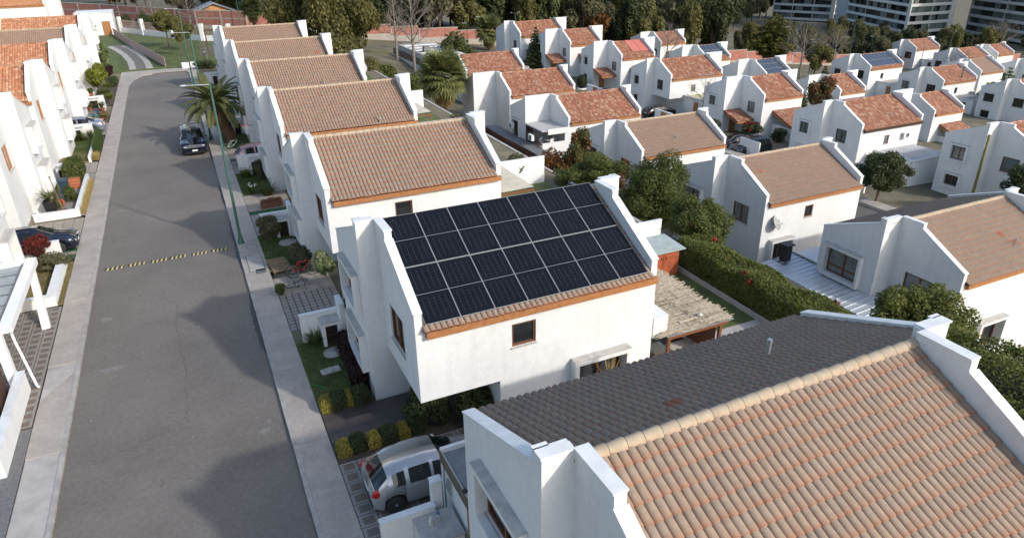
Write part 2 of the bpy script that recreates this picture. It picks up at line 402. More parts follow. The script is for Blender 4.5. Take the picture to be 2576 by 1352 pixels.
def tile_mesh(kind, m):
    k = (kind, m.name)
    if k not in _tc:
        V, F, wr = tile_base(kind); _tc[k] = npmesh('tile', V, F, m, True, {'wear': wr, 'tv': np.zeros(len(V))})
    return _tc[k]
def lay_tiles(roof, world, W, slope, x0, length, sgn, kind, m, n_ind, z0, ntot, flags=None):
    """tiles on a slope falling to -y (sgn=-1) or +y (sgn=+1); roof-local coords start at the ridge. n_ind pieces as objects, the rest one 'stuff' part"""
    tw = TW if kind == 'conc' else TWB
    ncol = int(round(W / tw)); nrow = int(math.ceil((length - .02) / TL)); ang = math.atan(slope); ca, sa = math.cos(ang), math.sin(ang)
    cells = []
    for r in range(nrow):
        v = length - .43 + .03 - r * TL        # from the eave upwards
        if v < -.28: break
        for c in range(ncol):
            xx = x0 + c * tw
            y = sgn * v * ca; z = z0 - v * sa
            pw = in_view((world[0] + xx + tw / 2, world[1] + y, world[2] + z))
            cells.append((pw[2] if pw else 1e6, xx, v, r))
    cells.sort()
    me = tile_mesh(kind, m); V, F, wr = tile_base(kind)
    rest = cells[n_ind:] if n_ind < len(cells) else []
    def xf(V, xx, v, jz, jv):
        X = V[:, 0] + xx; Y = V[:, 1] + v + jv; Z = V[:, 2] + jz
        if sgn > 0: X = (tw - V[:, 0]) + xx
        return np.stack([X, sgn * (Y * ca + Z * sa) , z0 - Y * sa + Z * ca], 1)
    for (d, xx, v, r) in cells[:n_ind]:
        if d > 9e5: rest.append((d, xx, v, r)); continue
        jv = rnd.gauss(0, .011) + (.05 if rnd.random() < .012 else 0)
        o = inst('roof_tile', me if rnd.random() > .0015 or kind != 'conc' else tile_mesh(kind, CLAY), roof)
        if sgn < 0: o.location = (xx, -(v + jv) * ca, z0 - (v + jv) * sa); o.rotation_euler = (PI - ang, 0, 0) if False else (0, 0, 0); o.matrix_basis = Matrix(((1, 0, 0, xx), (0, -ca, -sa, -(v + jv) * ca), (0, -sa, ca, z0 - (v + jv) * sa), (0, 0, 0, 1))) @ Matrix.Rotation(rnd.gauss(0, .012), 4, 'Z') @ Matrix.Rotation(rnd.gauss(0, .008), 4, 'X')
        else: o.matrix_basis = Matrix(((1, 0, 0, xx), (0, ca, sa, (v + jv) * ca), (0, -sa, ca, z0 - (v + jv) * sa), (0, 0, 0, 1)))
    if rest:
        N = len(rest); nv = len(V)
        AV = np.concatenate([xf(V, xx, v, 0, rnd.uniform(-.012, .012)) for d, xx, v, r in rest]); AF = np.concatenate([F + i * nv for i in range(N)])
        tv = np.repeat(nr.random(N), nv)
        o = inst('roof_tile_field', npmesh('roof_tile_field', AV, AF, m, True, {'wear': np.tile(wr, N), 'tv': tv}), roof); o['kind'] = 'stuff'

# ------------------------------------------------------------------ windows
_wc = {}
def window(parent, x, y, z, wd, ht, face='S', panes=2, frame=None, glass=None, rail=0.0, depth=.1, name='window'):
    """timber window; (x,y,z) = lower centre on the wall plane; face S/W/E/N; set back into the reveal"""
    frame = frame or TIMBER; glass = glass or GLASS
    k = (round(wd, 2), round(ht, 2), panes, frame.name, glass.name, rail, depth)
    if k not in _wc:
        f = MB(); t = .07; a = wd / 2
        f.box(-a, depth - .05, 0, a, depth + .04, t); f.box(-a, depth - .05, ht - t, a, depth + .04, ht)
        f.box(-a, depth - .049, t, -a + t, depth + .04, ht - t); f.box(a - t, depth - .049, t, a, depth + .04, ht - t)
        wi = (wd - 2 * t) / panes; g = []
        for i in range(1, panes): f.box(-a + t + wi * i - .04, depth - .055, t, -a + t + wi * i + .04, depth + .03, ht - t)
        if rail: f.box(-a + t, depth - .045, rail - .04, a - t, depth + .03, rail + .04)
        for i in range(panes):
            gx0 = -a + t + wi * i + (.04 if i else 0); gx1 = -a + t + wi * (i + 1) - (.04 if i < panes - 1 else 0)
            for zz in (((t, rail - .04), (rail + .04, ht - t)) if rail else ((t, ht - t),)):
                g.append(MB().box(gx0, depth, zz[0], gx1, depth + .012, zz[1]).mesh('pane', glass))
        sl = MB().box(-a - .04, -.05, -.05, a + .04, depth, -.002)
        _wc[k] = (f.mesh('window', frame), g, sl.mesh('sill', SILL))
    fm, gs, sl = _wc[k]
    rz = {'S': 0, 'W': -PI / 2, 'E': PI / 2, 'N': PI}[face]
    o = inst(name, fm, parent, (x, y, z), (0, 0, rz))
    for g in gs: inst('pane', g, o)
    inst('sill', sl, o)
    return o
def surround(parent, x, y, z, wd, ht, face, proud=.34, t=.17, m=None):
    b = MB(); a = wd / 2; i = .002
    b.box(-a - t, -proud, -t, a + t, -i, 0); b.box(-a - t, -proud, ht, a + t, -i, ht + t)
    b.box(-a - t, -proud, 0, -a, -i, ht); b.box(a, -proud, 0, a + t, -i, ht)
    o = b.build('window_surround', m or WHITE, parent, (x, y, z), (0, 0, {'S': 0, 'W': -PI / 2, 'E': PI / 2, 'N': PI}[face]))
    MB().box(-a - t - .015, -proud - .015, ht + t + .001, a + t + .015, -i, ht + t + .028).build('cap', SILL, o)
    return o
def holed(mb, face, c, a0, a1, z0, z1, holes, d=.16, mi=0):
    """wall plane with rectangular openings and reveals. face W/E: plane x=c, a=y ; S/N: plane y=c, a=x"""
    sg = {'W': 1, 'E': -1, 'S': 1, 'N': -1}[face]
    P = (lambda a, z, k=0: (c + sg * k, a, z)) if face in 'WE' else (lambda a, z, k=0: (a, c + sg * k, z))
    holes = [h for h in holes if h[2] > a0 and h[0] < a1]
    As = sorted(set([a0, a1] + [v for h in holes for v in (h[0], h[2])])); Zz = sorted(set([z0, z1] + [v for h in holes for v in (h[1], h[3])]))
    for i in range(len(As) - 1):
        for j in range(len(Zz) - 1):
            ca, cz = (As[i] + As[i + 1]) / 2, (Zz[j] + Zz[j + 1]) / 2
            if any(h[0] < ca < h[2] and h[1] < cz < h[3] for h in holes): continue
            mb.quad(P(As[i], Zz[j]), P(As[i + 1], Zz[j]), P(As[i + 1], Zz[j + 1]), P(As[i], Zz[j + 1]), mi)
    for h in holes:
        q = [(h[0], h[1]), (h[2], h[1]), (h[2], h[3]), (h[0], h[3])]
        for i in range(4):
            a, b = q[i], q[(i + 1) % 4]; mb.quad(P(*a), P(*b), P(*b, d), P(*a, d), mi)
        mb.quad(*[P(*p, d + .02) for p in q], mi)

# ------------------------------------------------------------------ house
_ridge_me = {}
def ridge_mesh(m, r=.125):
    k = (m.name, r)
    if k not in _ridge_me:
        n = 8; vs = []; wr = []
        for x, rr in ((0, r * .98), (.392, r * 1.2), (.404, r * 1.19), (.404, r * .9)):
            for i in range(n + 1):
                a = PI * i / n; vs.append((x, rr * math.cos(a), rr * math.sin(a) * .95)); wr.append(.3 + .7 * abs(math.cos(a)))
        q = [(k2 * (n + 1) + i, k2 * (n + 1) + i + 1, (k2 + 1) * (n + 1) + i + 1, (k2 + 1) * (n + 1) + i) for k2 in range(3) for i in range(n)]
        _ridge_me[k] = npmesh('ridge_tile', np.array(vs), np.array(q), [m, CRACK], True, {'wear': np.array(wr), 'tv': np.zeros(len(vs))}, np.array([0] * n + [1] * (2 * n)))
    return _ridge_me[k]
ZE, ZR, DY, DN = 4.83, 6.82, 4.06, 3.8
SLS, SLN = (ZR - ZE) / DY, .395
def coping(parent, pts, ax, c0, c1):
    """thin capping along a yz polyline (ax='x': extruded between x=c0..c1) or an xz line (ax='y')"""
    b = MB(); t = .045; o = .03
    for p, q in zip(pts, pts[1:]):
        d = Vector((q[0] - p[0], q[1] - p[1])); l = d.length; d /= l; n = Vector((-d.y, d.x))
        if n.y < 0: n = -n
        if abs(d.x) < 1e-4: continue
        e = o * .9
        P = [Vector(p) - d * e * 0, Vector(q) + d * e * 0, Vector(q) + n * t, Vector(p) + n * t]
        if ax == 'x': b.prism([(c0 - o, a.x, a.y + .002) for a in P], (c1 - c0 + 2 * o, 0, 0))
        else: b.prism([(a.x, c0 - o, a.y + .002) for a in P], (0, c1 - c0 + 2 * o, 0))
    return b.build('coping', COPE, parent)
def house(label, x0, y0, z0, W=8.4, sW=.65, sE=.85, kind='conc', tm=None, n_ind=0, group=None, west='front', south=(), porch=0.0, nroof=0, base=-3.0,
          front_win=(), ridge_m=None, vents=((.72, .62),), fascia=None, name='house', dirs='W', eW=None, hN=DN, wallm=None, ext_n=0):
    """white gabled house, ridge along x. local origin: west end of the ridge tiles, ridge line, ground level.
       The north half is longer than the south half by sW / sE at its two ends."""
    H = thing(name, label, 'house', (x0, y0, z0), 0, group); wm = wallm or WHITE
    xa, xb = -.22, W + .24; na, nb = xa - sW, xb + sE
    wins = list(front_win)           # (face, block, centre, sill z, w, h, style)
    hol = {}
    for fc, c, z, wd, ht, st in wins + [('S',) + tuple(s_) for s_ in south]:
        hol.setdefault(fc, []).append((c - wd / 2, z, c + wd / 2, z + ht))
    s = MB(); zb = 2.2 if porch else base
    # south half: west gable, south wall, east gable
    holed(s, 'W', xa, -3.9, 0, zb, 4.75, hol.get('WS', []))
    gab = [(-3.9, 4.75), (0, 4.75), (0, 7.12), (-1.25, 7.12), (-1.25, 6.84), (-3.9, 5.4)]
    s.prism([(xa, a, b) for a, b in gab], (.24, 0, 0)); s.prism([(xb - .24, a, b) for a, b in gab], (.24, 0, 0))
    holed(s, 'S', -3.9, xa, xb, zb, 4.75, [h for h in hol.get('S', []) if h[1] > zb - .1])
    if porch:
        s.box(xa + .002, -3.898, 2.2, porch, 0, 2.32)
        holed(s, 'S', -3.898, porch, xb - .002, base, 2.2, [h for h in hol.get('S', []) if h[1] < 2.1 and h[3] < 2.2])
        holed(s, 'W', porch, -3.898, 0, base, 2.2, [])
    holed(s, 'E', xb, -3.9, 0, base, 4.75, hol.get('ES', []))
    s.build('wall_south_half', wm, H)
    # north half
    n = MB()
    holed(n, 'W', na, 0, hN, base, 4.75, hol.get('WN', [])); holed(n, 'E', nb, 0, hN, base, 4.75, hol.get('EN', []))
    zl = 6.84 - (hN - .35) * .385
    gn = [(hN, 4.75), (0, 4.75), (0, 7.12), (.35, 7.12), (.35, 6.84), (hN, zl)]
    n.prism([(na, a, b) for a, b in gn], (.24, 0, 0)); n.prism([(nb - .24, a, b) for a, b in gn], (.24, 0, 0))
    if sW > .01:
        holed(n, 'S', -.001, na, (max(porch, xa) if porch else xa + .24), base, 4.3, hol.get('SW', []))
        n.box(na + .002, -.001, 4.3, xa + .02, .238, 7.118)
    if sE > .01: n.box(xb - .02, -.001, base, nb - .002, .238, 7.118)
    n.box(na + .24, hN - .2, base, nb - .24, hN, 4.95)
    n.build('wall_north_half', wm, H)
    # copings
    top_s = [(0, 7.12), (-1.25, 7.12)]; slo = [(-1.25, 6.84), (-3.92, 5.385)]
    coping(H, top_s, 'x', xa, xa + .24); coping(H, slo, 'x', xa, xa + .24)
    coping(H, top_s, 'x', xb - .24, xb); coping(H, slo, 'x', xb - .24, xb)
    for c0 in (na, nb - .24): coping(H, [(.24, 7.12), (.36, 7.12)], 'x', c0, c0 + .24); coping(H, [(.35, 6.84), (hN, zl)], 'x', c0, c0 + .24)
    if sW > .01: coping(H, [(na - .03, 7.12), (xa - .03, 7.12)], 'y', 0, .24)
    if sE > .01: coping(H, [(xb + .03, 7.12), (nb + .03, 7.12)], 'y', 0, .24)
    # roof
    r = MB(); r.prism([(.02, 0, ZR), (.02, -DY, ZE), (.02, -DY, ZE - .05), (.02, 0, ZR - .08)], (W - .04, 0, 0))
    ln = hN + .12 if not nroof else hN + .12
    r.prism([(na + .24, 0, ZR), (na + .24, ln, ZR - ln * SLN), (na + .24, ln, ZR - ln * SLN - .05), (na + .24, 0, ZR - .08)], (nb - na - .48, 0, 0))
    roof = r.build('roof', UNDER, H); tm = tm or (TILE if kind == 'conc' else BARREL)
    L = math.hypot(DY, ZR - ZE) + .06
    wpos = (x0, y0, z0)
    lay_tiles(roof, wpos, W, SLS, 0, L, -1, kind, tm, n_ind, ZR + .015, None)
    if nroof: lay_tiles(roof, wpos, nb - na - .5, SLN, na + .25, math.hypot(ln, ln * SLN) + .04, 1, kind, tm, nroof if nroof > 1 else 0, ZR + .015, None)
    rm = ridge_mesh(ridge_m or (RIDGE if kind == 'conc' else tm))
    k = 0; x = .02
    while x < W - .2: inst('ridge_tile', rm, roof, (x, rnd.uniform(-.008, .008), ZR + .02 + rnd.uniform(-.006, .006)), (0, rnd.uniform(-.01, .01), rnd.uniform(-.012, .012))); x += .382
    fb = MB(); fb.box(.1, -DY - .03, ZE - .27, W + .2, -DY + .01, ZE - .04); fb.box(W + .14, -DY + .01, ZE - .27, W + .199, -3.92, ZE - .04); fb.box(.1, -DY + .01, ZE - .27, .16, -3.92, ZE - .04)
    fb.box(.16, -DY + .01, ZE - .25, W + .14, -3.905, ZE - .22)
    fb.build('fascia', fascia or FASCIA, H)
    for u, v in vents:
        b = MB().tube([(0, 0, -.2), (0, 0, .5)], .05, 10); b.tube([(0, 0, .44), (0, 0, .52)], .062, 10)
        b.build('vent_pipe', METAL, roof, (W * u, -DY * v, ZR - DY * v * SLS + .05))
    for fc, c, z, wd, ht, st in wins + [('S',) + tuple(s_) for s_ in south]:
        px, py, f = {'WS': (xa, c, 'W'), 'WN': (na, c, 'W'), 'ES': (xb, c, 'E'), 'EN': (nb, c, 'E'), 'S': (c, -3.9, 'S'), 'SW': (c, 0, 'S')}[fc]
        st = dict(st or {}); sur = st.pop('sur', 0)
        window(H, px, py, z, wd, ht, f, **st)
        if sur: surround(H, px, py, z - .02, wd, ht + .04, f, sur)
    return H
DK = dict(frame=TIMBERD); CUR = dict(glass=GLASSC)
def B_(c, z, w_, h_, **k): return (c, z, w_, h_, k)
STREET_WIN = [('WN', 1.7, 3.58, 1.95, 1.15, dict(sur=.24, panes=2)), ('WN', 1.7, 1.1, 1.95, 1.2, dict(sur=.24, panes=2)), ('WS', -1.75, 3.1, 1.55, 1.35, dict(panes=2))]
STREET_S = [(3.45, 3.38, .88, .86, dict(panes=1)), (6.4, .25, 1.95, 1.85, dict(panes=2, sur=.35))]
# street row (right-hand side of the near road)
ROW = [(8.12, .47, 300, 300), (21.59, 0, 300, 0), (34.91, -.12, 300, 0), (48.41, -.12, 300, 0), (61.62, -.08, 300, 0), (74.91, -.05, 300, 0), (88.85, 0, 0, 0)]
LAB = ['nearest white house with a brown tiled roof seen from above, bottom right',
       'white house with black solar panels covering its tiled roof slope',
       'white house with brown tiled roof directly behind the solar-panelled house',
       'white house with brown roof two doors behind the solar-panelled house, flue at eave',
       'white house with brown roof behind the big street palm, a thin flue on its slope',
       'second-farthest white house with brown roof along the right of the street',
       'farthest white house with brown roof at the right end of the street by the park']
for i, (yr, dz, ni, nn) in enumerate(ROW):
    HH = house(LAB[i], 5.10, yr, dz, kind='conc', n_ind=ni, nroof=nn if i == 0 else 0, front_win=STREET_WIN if i else STREET_WIN[:1] + STREET_WIN[1:], south=STREET_S,
          porch=2.55 if i else 0, group='white houses along the near street', base=-1.2,
          vents={0: (), 1: (), 2: (), 3: ((.72, .985),), 4: ((.62, .9),)}.get(i, ()))
    if i == 0:
        vp = on_z((3068, 1432), 6.55); b = MB().tube([(0, 0, -.2), (0, 0, .5)], .05, 10); b.tube([(0, 0, .44), (0, 0, .52)], .062, 10); b.build('vent_pipe', METAL, HH, (vp.x - 5.1, vp.y - yr, 6.55 - dz))
# ------------------------------------------------------------------ solar panels on roofs
_pm = {}
def panel_mesh(pw, pl, halves, cellm, nx=6, ny=10):
    k = (pw, pl, halves, cellm.name)
    if k not in _pm:
        f = MB(); t = .011 
        f.box(0, 0, 0, pw, t, .04); f.box(0, pl - t, 0, pw, pl, .04); f.box(0, t, 0, t, pl - t, .04); f.box(pw - t, t, 0, pw, pl - t, .04)
        hs = []
        for h in range(halves):
            y0 = t + (pl - 2 * t) * h / halves + (.006 if h else 0); y1 = t + (pl - 2 * t) * (h + 1) / halves - (.006 if h < halves - 1 else 0)
            g = MB().box(t, y0, .02, pw - t, y1, .034)
            l = MB(); nn = nx
            for i in range(1, nn): x = t + (pw - 2 * t) * i / nn; l.box(x - .003, y0 + .14, .0335, x + .003, y1 - .14, .0352)
            for j in range(1, ny): y = y0 + (y1 - y0) * j / ny; l.box(t + .05, y - .0007, .0335, pw - t - .05, y + .0007, .0351)
            hs.append((g.mesh('module_half', cellm), l.mesh('cell_lines', PLINE)))
        mid = None
        if halves == 2: mid = MB().box(t, pl / 2 - .006, .018, pw - t, pl / 2 + .006, .037).mesh('centre_bar', PFRAME)
        _pm[k] = (f.mesh('solar_panel', PFRAME), hs, mid)
    return _pm[k]
def solar(label, hx, hy, hz, cols, rows, pw, pl, u0, v0, cellm, halves=2, gap=.02, rowgap=.06, rails=True, lift=.13):
    ang = math.atan(SLS); ca, sa = math.cos(ang), math.sin(ang)
    A = thing('solar_array', label, 'solar panels', (hx, hy, hz + ZR))
    fm, hs, mid = panel_mesh(pw, pl, halves, cellm)
    for r in range(rows):
        for c in range(cols):
            u = u0 + c * (pw + gap); v = v0 + r * (pl + rowgap)
            o = inst('solar_panel', fm, A)
            o.matrix_basis = Matrix(((1, 0, 0, u), (0, -ca, -sa, -v * ca - lift * sa), (0, -sa, ca, -v * sa + lift * ca), (0, 0, 0, 1)))
            for g, l in hs: inst('module_half', g, o); inst('cell_lines', l, o)
            if mid: inst('centre_bar', mid, o)
    if rails:
        for r in range(rows):
            for f in (.22, .78):
                v = v0 + r * (pl + rowgap) + pl * f; b = MB()
                x0, x1 = u0 - .14, u0 + cols * (pw + gap) + .1
                b.box(x0, -.02, -.05, x1, .02, -.004)
                o = b.build('rail', PFRAME, A); o.matrix_basis = Matrix(((1, 0, 0, 0), (0, -ca, -sa, -v * ca - lift * sa), (0, -sa, ca, -v * sa + lift * ca), (0, 0, 0, 1)))
                for x in (x0 + .05, (x0 + x1) / 2, x1 - .05):
                    k = MB().box(x - .02, -.015, -.13, x + .02, .015, -.051).build('rail_foot', PFRAME, o)
    return A
solar('array of fourteen black solar panels on the tiled roof of the central house', 5.10, 21.59, 0, 7, 2, 1.150, 2.28, .1, -.22, PANELM, gap=.01, rowgap=.03)

# ------------------------------------------------------------------ lower rows of houses to the right
WA = lambda g=GLASSC, f=TIMBERD: [('WN', 2.1, 3.45, 1.25, 1.15, dict(sur=.18, panes=2, frame=f, glass=g)), ('WN', 2.1, .9, 1.15, 1.1, dict(sur=.18, panes=2, frame=f, glass=g)), ('WS', -1.6, 3.15, 1.3, 1.3, dict(panes=2, frame=f, glass=g))]
SA = [(3.6, 3.1, .6, .75, dict(panes=1, frame=TIMBERD, glass=GLASSC))]
G2, G3, G4 = 'white houses in the lower row behind the gardens', 'white houses along the lower road', 'white houses far down the slope'
BIGW = [('WN', 2.05, 2.95, 2.2, 1.55, dict(sur=.3, panes=2, rail=.45, glass=GLASSC)), ('WS', -1.75, 3.0, 1.75, 1.3, dict(panes=2, glass=GLASSC))]
house('white house at right edge with brown roof above a zinc-roofed annex', 33.35, 22.3, -5.2, sW=1.17, sE=.95, kind='conc', n_ind=300, nroof=1, group=G2, front_win=BIGW, south=[(7.4, 3.3, .95, .8, dict(panes=1, glass=GLASSC)), (3.0, .4, 1.9, 1.6, dict(panes=2, sur=.4))], base=-4, vents=((.62, .72),))
house('white house with brown roof and a satellite dish on its lit side wall', 33.29, 35.69, -5.31, sW=1.17, sE=.9, kind='conc', n_ind=300, group=G2, front_win=[BIGW[0], ('WS', -1.75, 2.9, 1.5, 1.3, dict(panes=2, glass=GLASSC))], south=[(3.85, 3.25, .75, .85, dict(panes=1)), (1.55, .35, 1.7, 1.6, dict(panes=2, sur=.4))], base=-4, vents=())
house('white house with brown roof behind the tall leafy garden tree', 33.4, 49.9, -5.85, sW=1.2, sE=1.0, kind='conc', n_ind=300, group=G2, front_win=[('WN', 1.9, 3.0, 2.3, 1.6, dict(sur=.25, panes=2)), ('WS', -1.6, 2.6, 1.4, 1.5, dict(panes=2))], south=[(3.7, 3.2, .75, .75, dict(panes=1, glass=GLASSC))], base=-4, vents=((.5, .68),))
TERR = [('WN', 2.1, 2.55, 1.5, 1.75, dict(sur=.25, panes=2))]
house('white house with red roof and covered terrace corner facing the gardens', 34.9, 64.87, -6.39, sW=2.95, sE=1.2, kind='barrel', n_ind=300, group=G2, front_win=TERR, base=-4, vents=())
house('white house with red roof behind the terrace house, thin flue on its slope', 34.6, 78.4, -6.05, sW=2.95, sE=1.1, kind='barrel', n_ind=300, group=G2, front_win=[], base=-4, vents=((.48, .62),))
house('white house with red roof behind the fan palm, farthest of the garden row', 35.4, 94.2, -6.0, sW=1.2, sE=1.0, kind='barrel', n_ind=0, group=G2, front_win=[], base=-4, vents=((.35, .7),))
house('white house with red roof at right edge beside the tall lamp post', 65.4, 37.0, -7.0, sW=1.35, sE=1.2, kind='barrel', n_ind=300, group=G3, front_win=[('WN', 2.1, 3.35, 1.35, 1.25, dict(sur=.2, panes=2, frame=TIMBER, glass=GLASSC)), ('WN', 2.1, .85, 1.35, 1.0, dict(sur=.2, panes=2, frame=TIMBER)), ('WS', -1.8, 2.95, 1.5, 1.35, dict(panes=1, glass=GLASSG))], base=-4)
house('white house with red roof and an air conditioner on its lit wall', 60.2, 50.66, -7.02, sW=1.2, sE=3.0, kind='barrel', n_ind=300, group=G3, front_win=WA(GLASSG), south=[(3.7, 3.0, .7, .9, dict(panes=1, glass=GLASSC, frame=TIMBER))], base=-4, vents=((.58, .72),), fascia=TIMBERD)
house('narrow white house with red roof, tiled canopy over its door and red bougainvillea', 63.3, 67.3, -7.37, W=5.9, sW=2.6, sE=2.6, kind='barrel', n_ind=300, group=G3, front_win=WA(GLASSC)[:1] + [('WS', -1.95, 3.0, 1.25, 1.3, dict(panes=1, frame=TIMBERD, glass=GLASSC))], base=-4, vents=())
house('white house with wide red roof behind the terrace house, carport below its corner', 60.0, 81.3, -6.85, sW=1.25, sE=2.95, kind='barrel', n_ind=300, group=G3, front_win=WA(GLASS), south=[(3.7, 2.9, .75, .9, dict(panes=1, frame=TIMBERD, glass=GLASSC))], porch=2.2, base=-4, vents=((.68, .66),))
house('narrow white house with two flat red solar collectors on its roof', 61.9, 96.3, -6.3, W=5.8, sW=2.6, sE=2.6, kind='barrel', n_ind=0, group=G3, front_win=WA(GLASS)[:2] + [('WS', -1.95, 2.9, 1.25, 1.3, dict(panes=1, frame=TIMBERD, glass=GLASSC))], base=-4, vents=())
house('narrow white house with red roof behind the dark conifer', 59.7, 108.4, -5.5, W=5.6, sW=2.6, sE=2.6, kind='barrel', n_ind=0, group=G3, front_win=WA(GLASS)[:1] + [('WS', -1.95, 2.9, 1.25, 1.3, dict(panes=1, frame=TIMBERD, glass=GLASSC))], base=-4, vents=())
house('white house with red roof at the foot of the wood, left of the conifer', 55.0, 117.8, -4.8, sW=1.2, sE=2.5, kind='barrel', n_ind=0, group=G3, front_win=[('WS', -1.8, 2.7, 1.2, 1.3, dict(panes=2, frame=TIMBERD))], base=-4, vents=((.62, .7),))
house('narrow white house with red roof attached behind the air-conditioned house', 92.3, 65.0, -11.95, W=5.73, sW=1.2, sE=1.2, kind='barrel', group=G4, front_win=[], base=-5, vents=())
house('white house with red roof behind the round brown-leaved tree', 88.7, 77.8, -11.0, W=4.9, sW=2.6, sE=2.4, kind='barrel', group=G4, front_win=[], base=-5, vents=())
house('white house with blue solar panels beside the park with the lamp posts', 85.2, 89.6, -10.0, W=5.0, sW=2.4, sE=2.4, kind='barrel', group=G4, front_win=[], base=-5, vents=())
house('white house with small blue solar panels under the dark wood', 85.0, 104.0, -9.4, W=5.0, sW=2.4, sE=2.4, kind='barrel', group=G4, front_win=[], base=-5, vents=())
house('farthest narrow white house with red roof against the dark wood', 94.1, 129.8, -10.25, W=6.1, sW=2.6, sE=2.4, kind='barrel', group=G4, front_win=[('WS', -1.9, 2.6, 1.7, 1.2, dict(panes=2, frame=TIMBERD))], base=-5, vents=())
house('white house with red roof beside the leaning lamp post, right of centre slope', 118.8, 82.3, -13.05, sW=1.3, sE=2.6, kind='barrel', group=G4, front_win=[('WN', 2.1, 3.2, 1.5, 1.35, dict(sur=.15, panes=2, frame=TIMBERD, glass=GLASSC)), ('WS', -1.8, 2.9, 1.7, 1.5, dict(panes=2, frame=TIMBERD))], south=[(3.6, 2.9, .7, .95, dict(panes=1, frame=TIMBERD))], base=-5, vents=())
house('white house with a full roof of blue solar panels down the slope', 116.0, 95.0, -12.2, sW=1.3, sE=2.6, kind='barrel', group=G4, front_win=[('WN', 2.1, 2.9, 1.5, 1.35, dict(sur=.15, panes=2, frame=TIMBERD)), ('WS', -1.9, 2.9, 1.6, 1.5, dict(panes=2, frame=TIMBERD))], south=[(3.3, 2.9, .7, .95, dict(panes=1, frame=TIMBERD))], base=-5, vents=())
house('white house at right edge with red roof, two windows facing left', 121.8, 69.1, -13.3, sW=1.3, sE=2.6, kind='barrel', group=G4, front_win=[('WN', 2.1, 3.2, 1.7, 1.35, dict(sur=.15, panes=2, frame=TIMBERD)), ('WN', 2.1, .6, 1.5, 1.2, dict(sur=.15, panes=2, frame=TIMBERD)), ('WS', -1.9, 2.9, 1.7, 1.4, dict(panes=2, frame=TIMBERD))], base=-5, vents=())
house('white house with red roof below the apartment tower', 173.0, 127.5, -16.9, W=8.6, sW=1.3, sE=2.6, kind='barrel', group=G4, front_win=[('WN', 2.1, 2.6, 1.7, 1.2, dict(panes=2, frame=TIMBERD)), ('WS', -1.9, 2.6, 1.9, 1.6, dict(panes=2, frame=TIMBERD))], base=-6, vents=())
house('white house with red roof and a bare tree in front, far right', 172.0, 113.2, -17.3, W=8.0, sW=1.3, sE=1.2, kind='barrel', group=G4, front_win=[('WN', 2.1, 2.4, 1.7, 1.5, dict(panes=2, frame=TIMBERD))], base=-6, vents=())
house('farthest white house with red roof at far right', 184.0, 113.4, -17.3, W=6.0, sW=1.2, sE=2.0, kind='barrel', group=G4, front_win=[], base=-6, vents=())
house('white house cut by the right edge behind the young green tree', 149.0, 84.0, -14.2, sW=1.3, sE=2.0, kind='barrel', group=G4, front_win=[('WN', 2.1, 2.9, 1.7, 1.4, dict(panes=2, frame=TIMBERD)), ('WS', -1.9, 2.9, 1.7, 1.4, dict(panes=2, frame=TIMBERD))], base=-5, vents=())
house('white house with mossy brown roof behind the yellowing bush', 138.5, 88.5, -14.0, W=6.5, sW=1.2, sE=1.2, kind='barrel', tm=TILE, group=G4, front_win=[], base=-5, vents=())
solar('twelve blue solar panels covering a far house roof by the park', 116.0, 95.0, -12.2, 6, 2, 1.3, 1.85, .25, .15, PANELB, 1, rails=False, lift=.12)
solar('nine blue solar panels on the roof in front of the park', 85.2, 89.6, -10.0, 4, 3, 1.12, 1.25, .2, .1, PANELB, 1, rails=False, lift=.12)
solar('eight small blue solar panels under the dark wood', 85.0, 104.0, -9.4, 5, 2, .92, 1.6, .2, .1, PANELB, 1, rails=False, lift=.12)
def collectors():
    A = thing('solar_collector', 'pair of flat red solar collectors lying on a red tiled roof', 'solar collector', (61.9, 96.3, -6.3 + ZR))
    ang = math.atan(SLS); ca, sa = math.cos(ang), math.sin(ang); m = mat('red_collector', (.50, .16, .12), .45, .06)
    for u in (2.6, 4.15):
        b = MB().box(0, .1, 0, 1.48, 3.1, .06); o = b.build('collector_sheet', m, A)
        o.matrix_basis = Matrix(((1, 0, 0, u), (0, -ca, -sa, -.12 * sa), (0, -sa, ca, .13 * ca), (0, 0, 0, 1)))
        f = MB()
        for q in ((-.02, .08, 1.5, .1), (-.02, 3.1, 1.5, 3.12), (-.02, .1, 0, 3.1), (1.48, .1, 1.5, 3.1)): f.box(q[0], q[1], -.01, q[2], q[3], .07)
        f.build('frame', mat('collector_frame', (.3, .09, .07), .5, 0), o)
collectors()
# left row
LW = [('EN', 1.9, 3.35, 1.6, 1.3, dict(sur=.34, panes=2, glass=GLASSC)), ('EN', 1.9, .8, 1.7, 1.35, dict(sur=.42, panes=2, glass=GLASSC)), ('ES', -1.8, 3.0, 1.45, 1.5, dict(panes=2, glass=GLASSC, frame=mat('warm_timber', (.42, .2, .09), .5, .15)))]
LL = ['bright white house with the carport awning at lower left edge', 'bright white house with orange roof beside the navy parked car', 'bright white house with orange roof beside the trimmed round hedge',
      'bright white house with orange roof behind the silver saloon', 'bright white house with brown roof beside the yellow-green bush', 'farthest bright white house with orange roof on the left of the street']
for i, (yr, tm, ni) in enumerate(((36.6, ORANGE, 0), (50.5, ORANGE, 300), (65.0, ORANGE, 300), (79.2, ORANGE, 300), (93.3, None, 0), (109.0, ORANGE, 0))):
    house(LL[i], -18.9, yr, .55, sW=.8, sE=.82, kind='conc' if tm is None else 'barrel', tm=tm, n_ind=ni, group='bright white houses on the left of the street', front_win=LW, base=-1.5, vents=(), south=[])
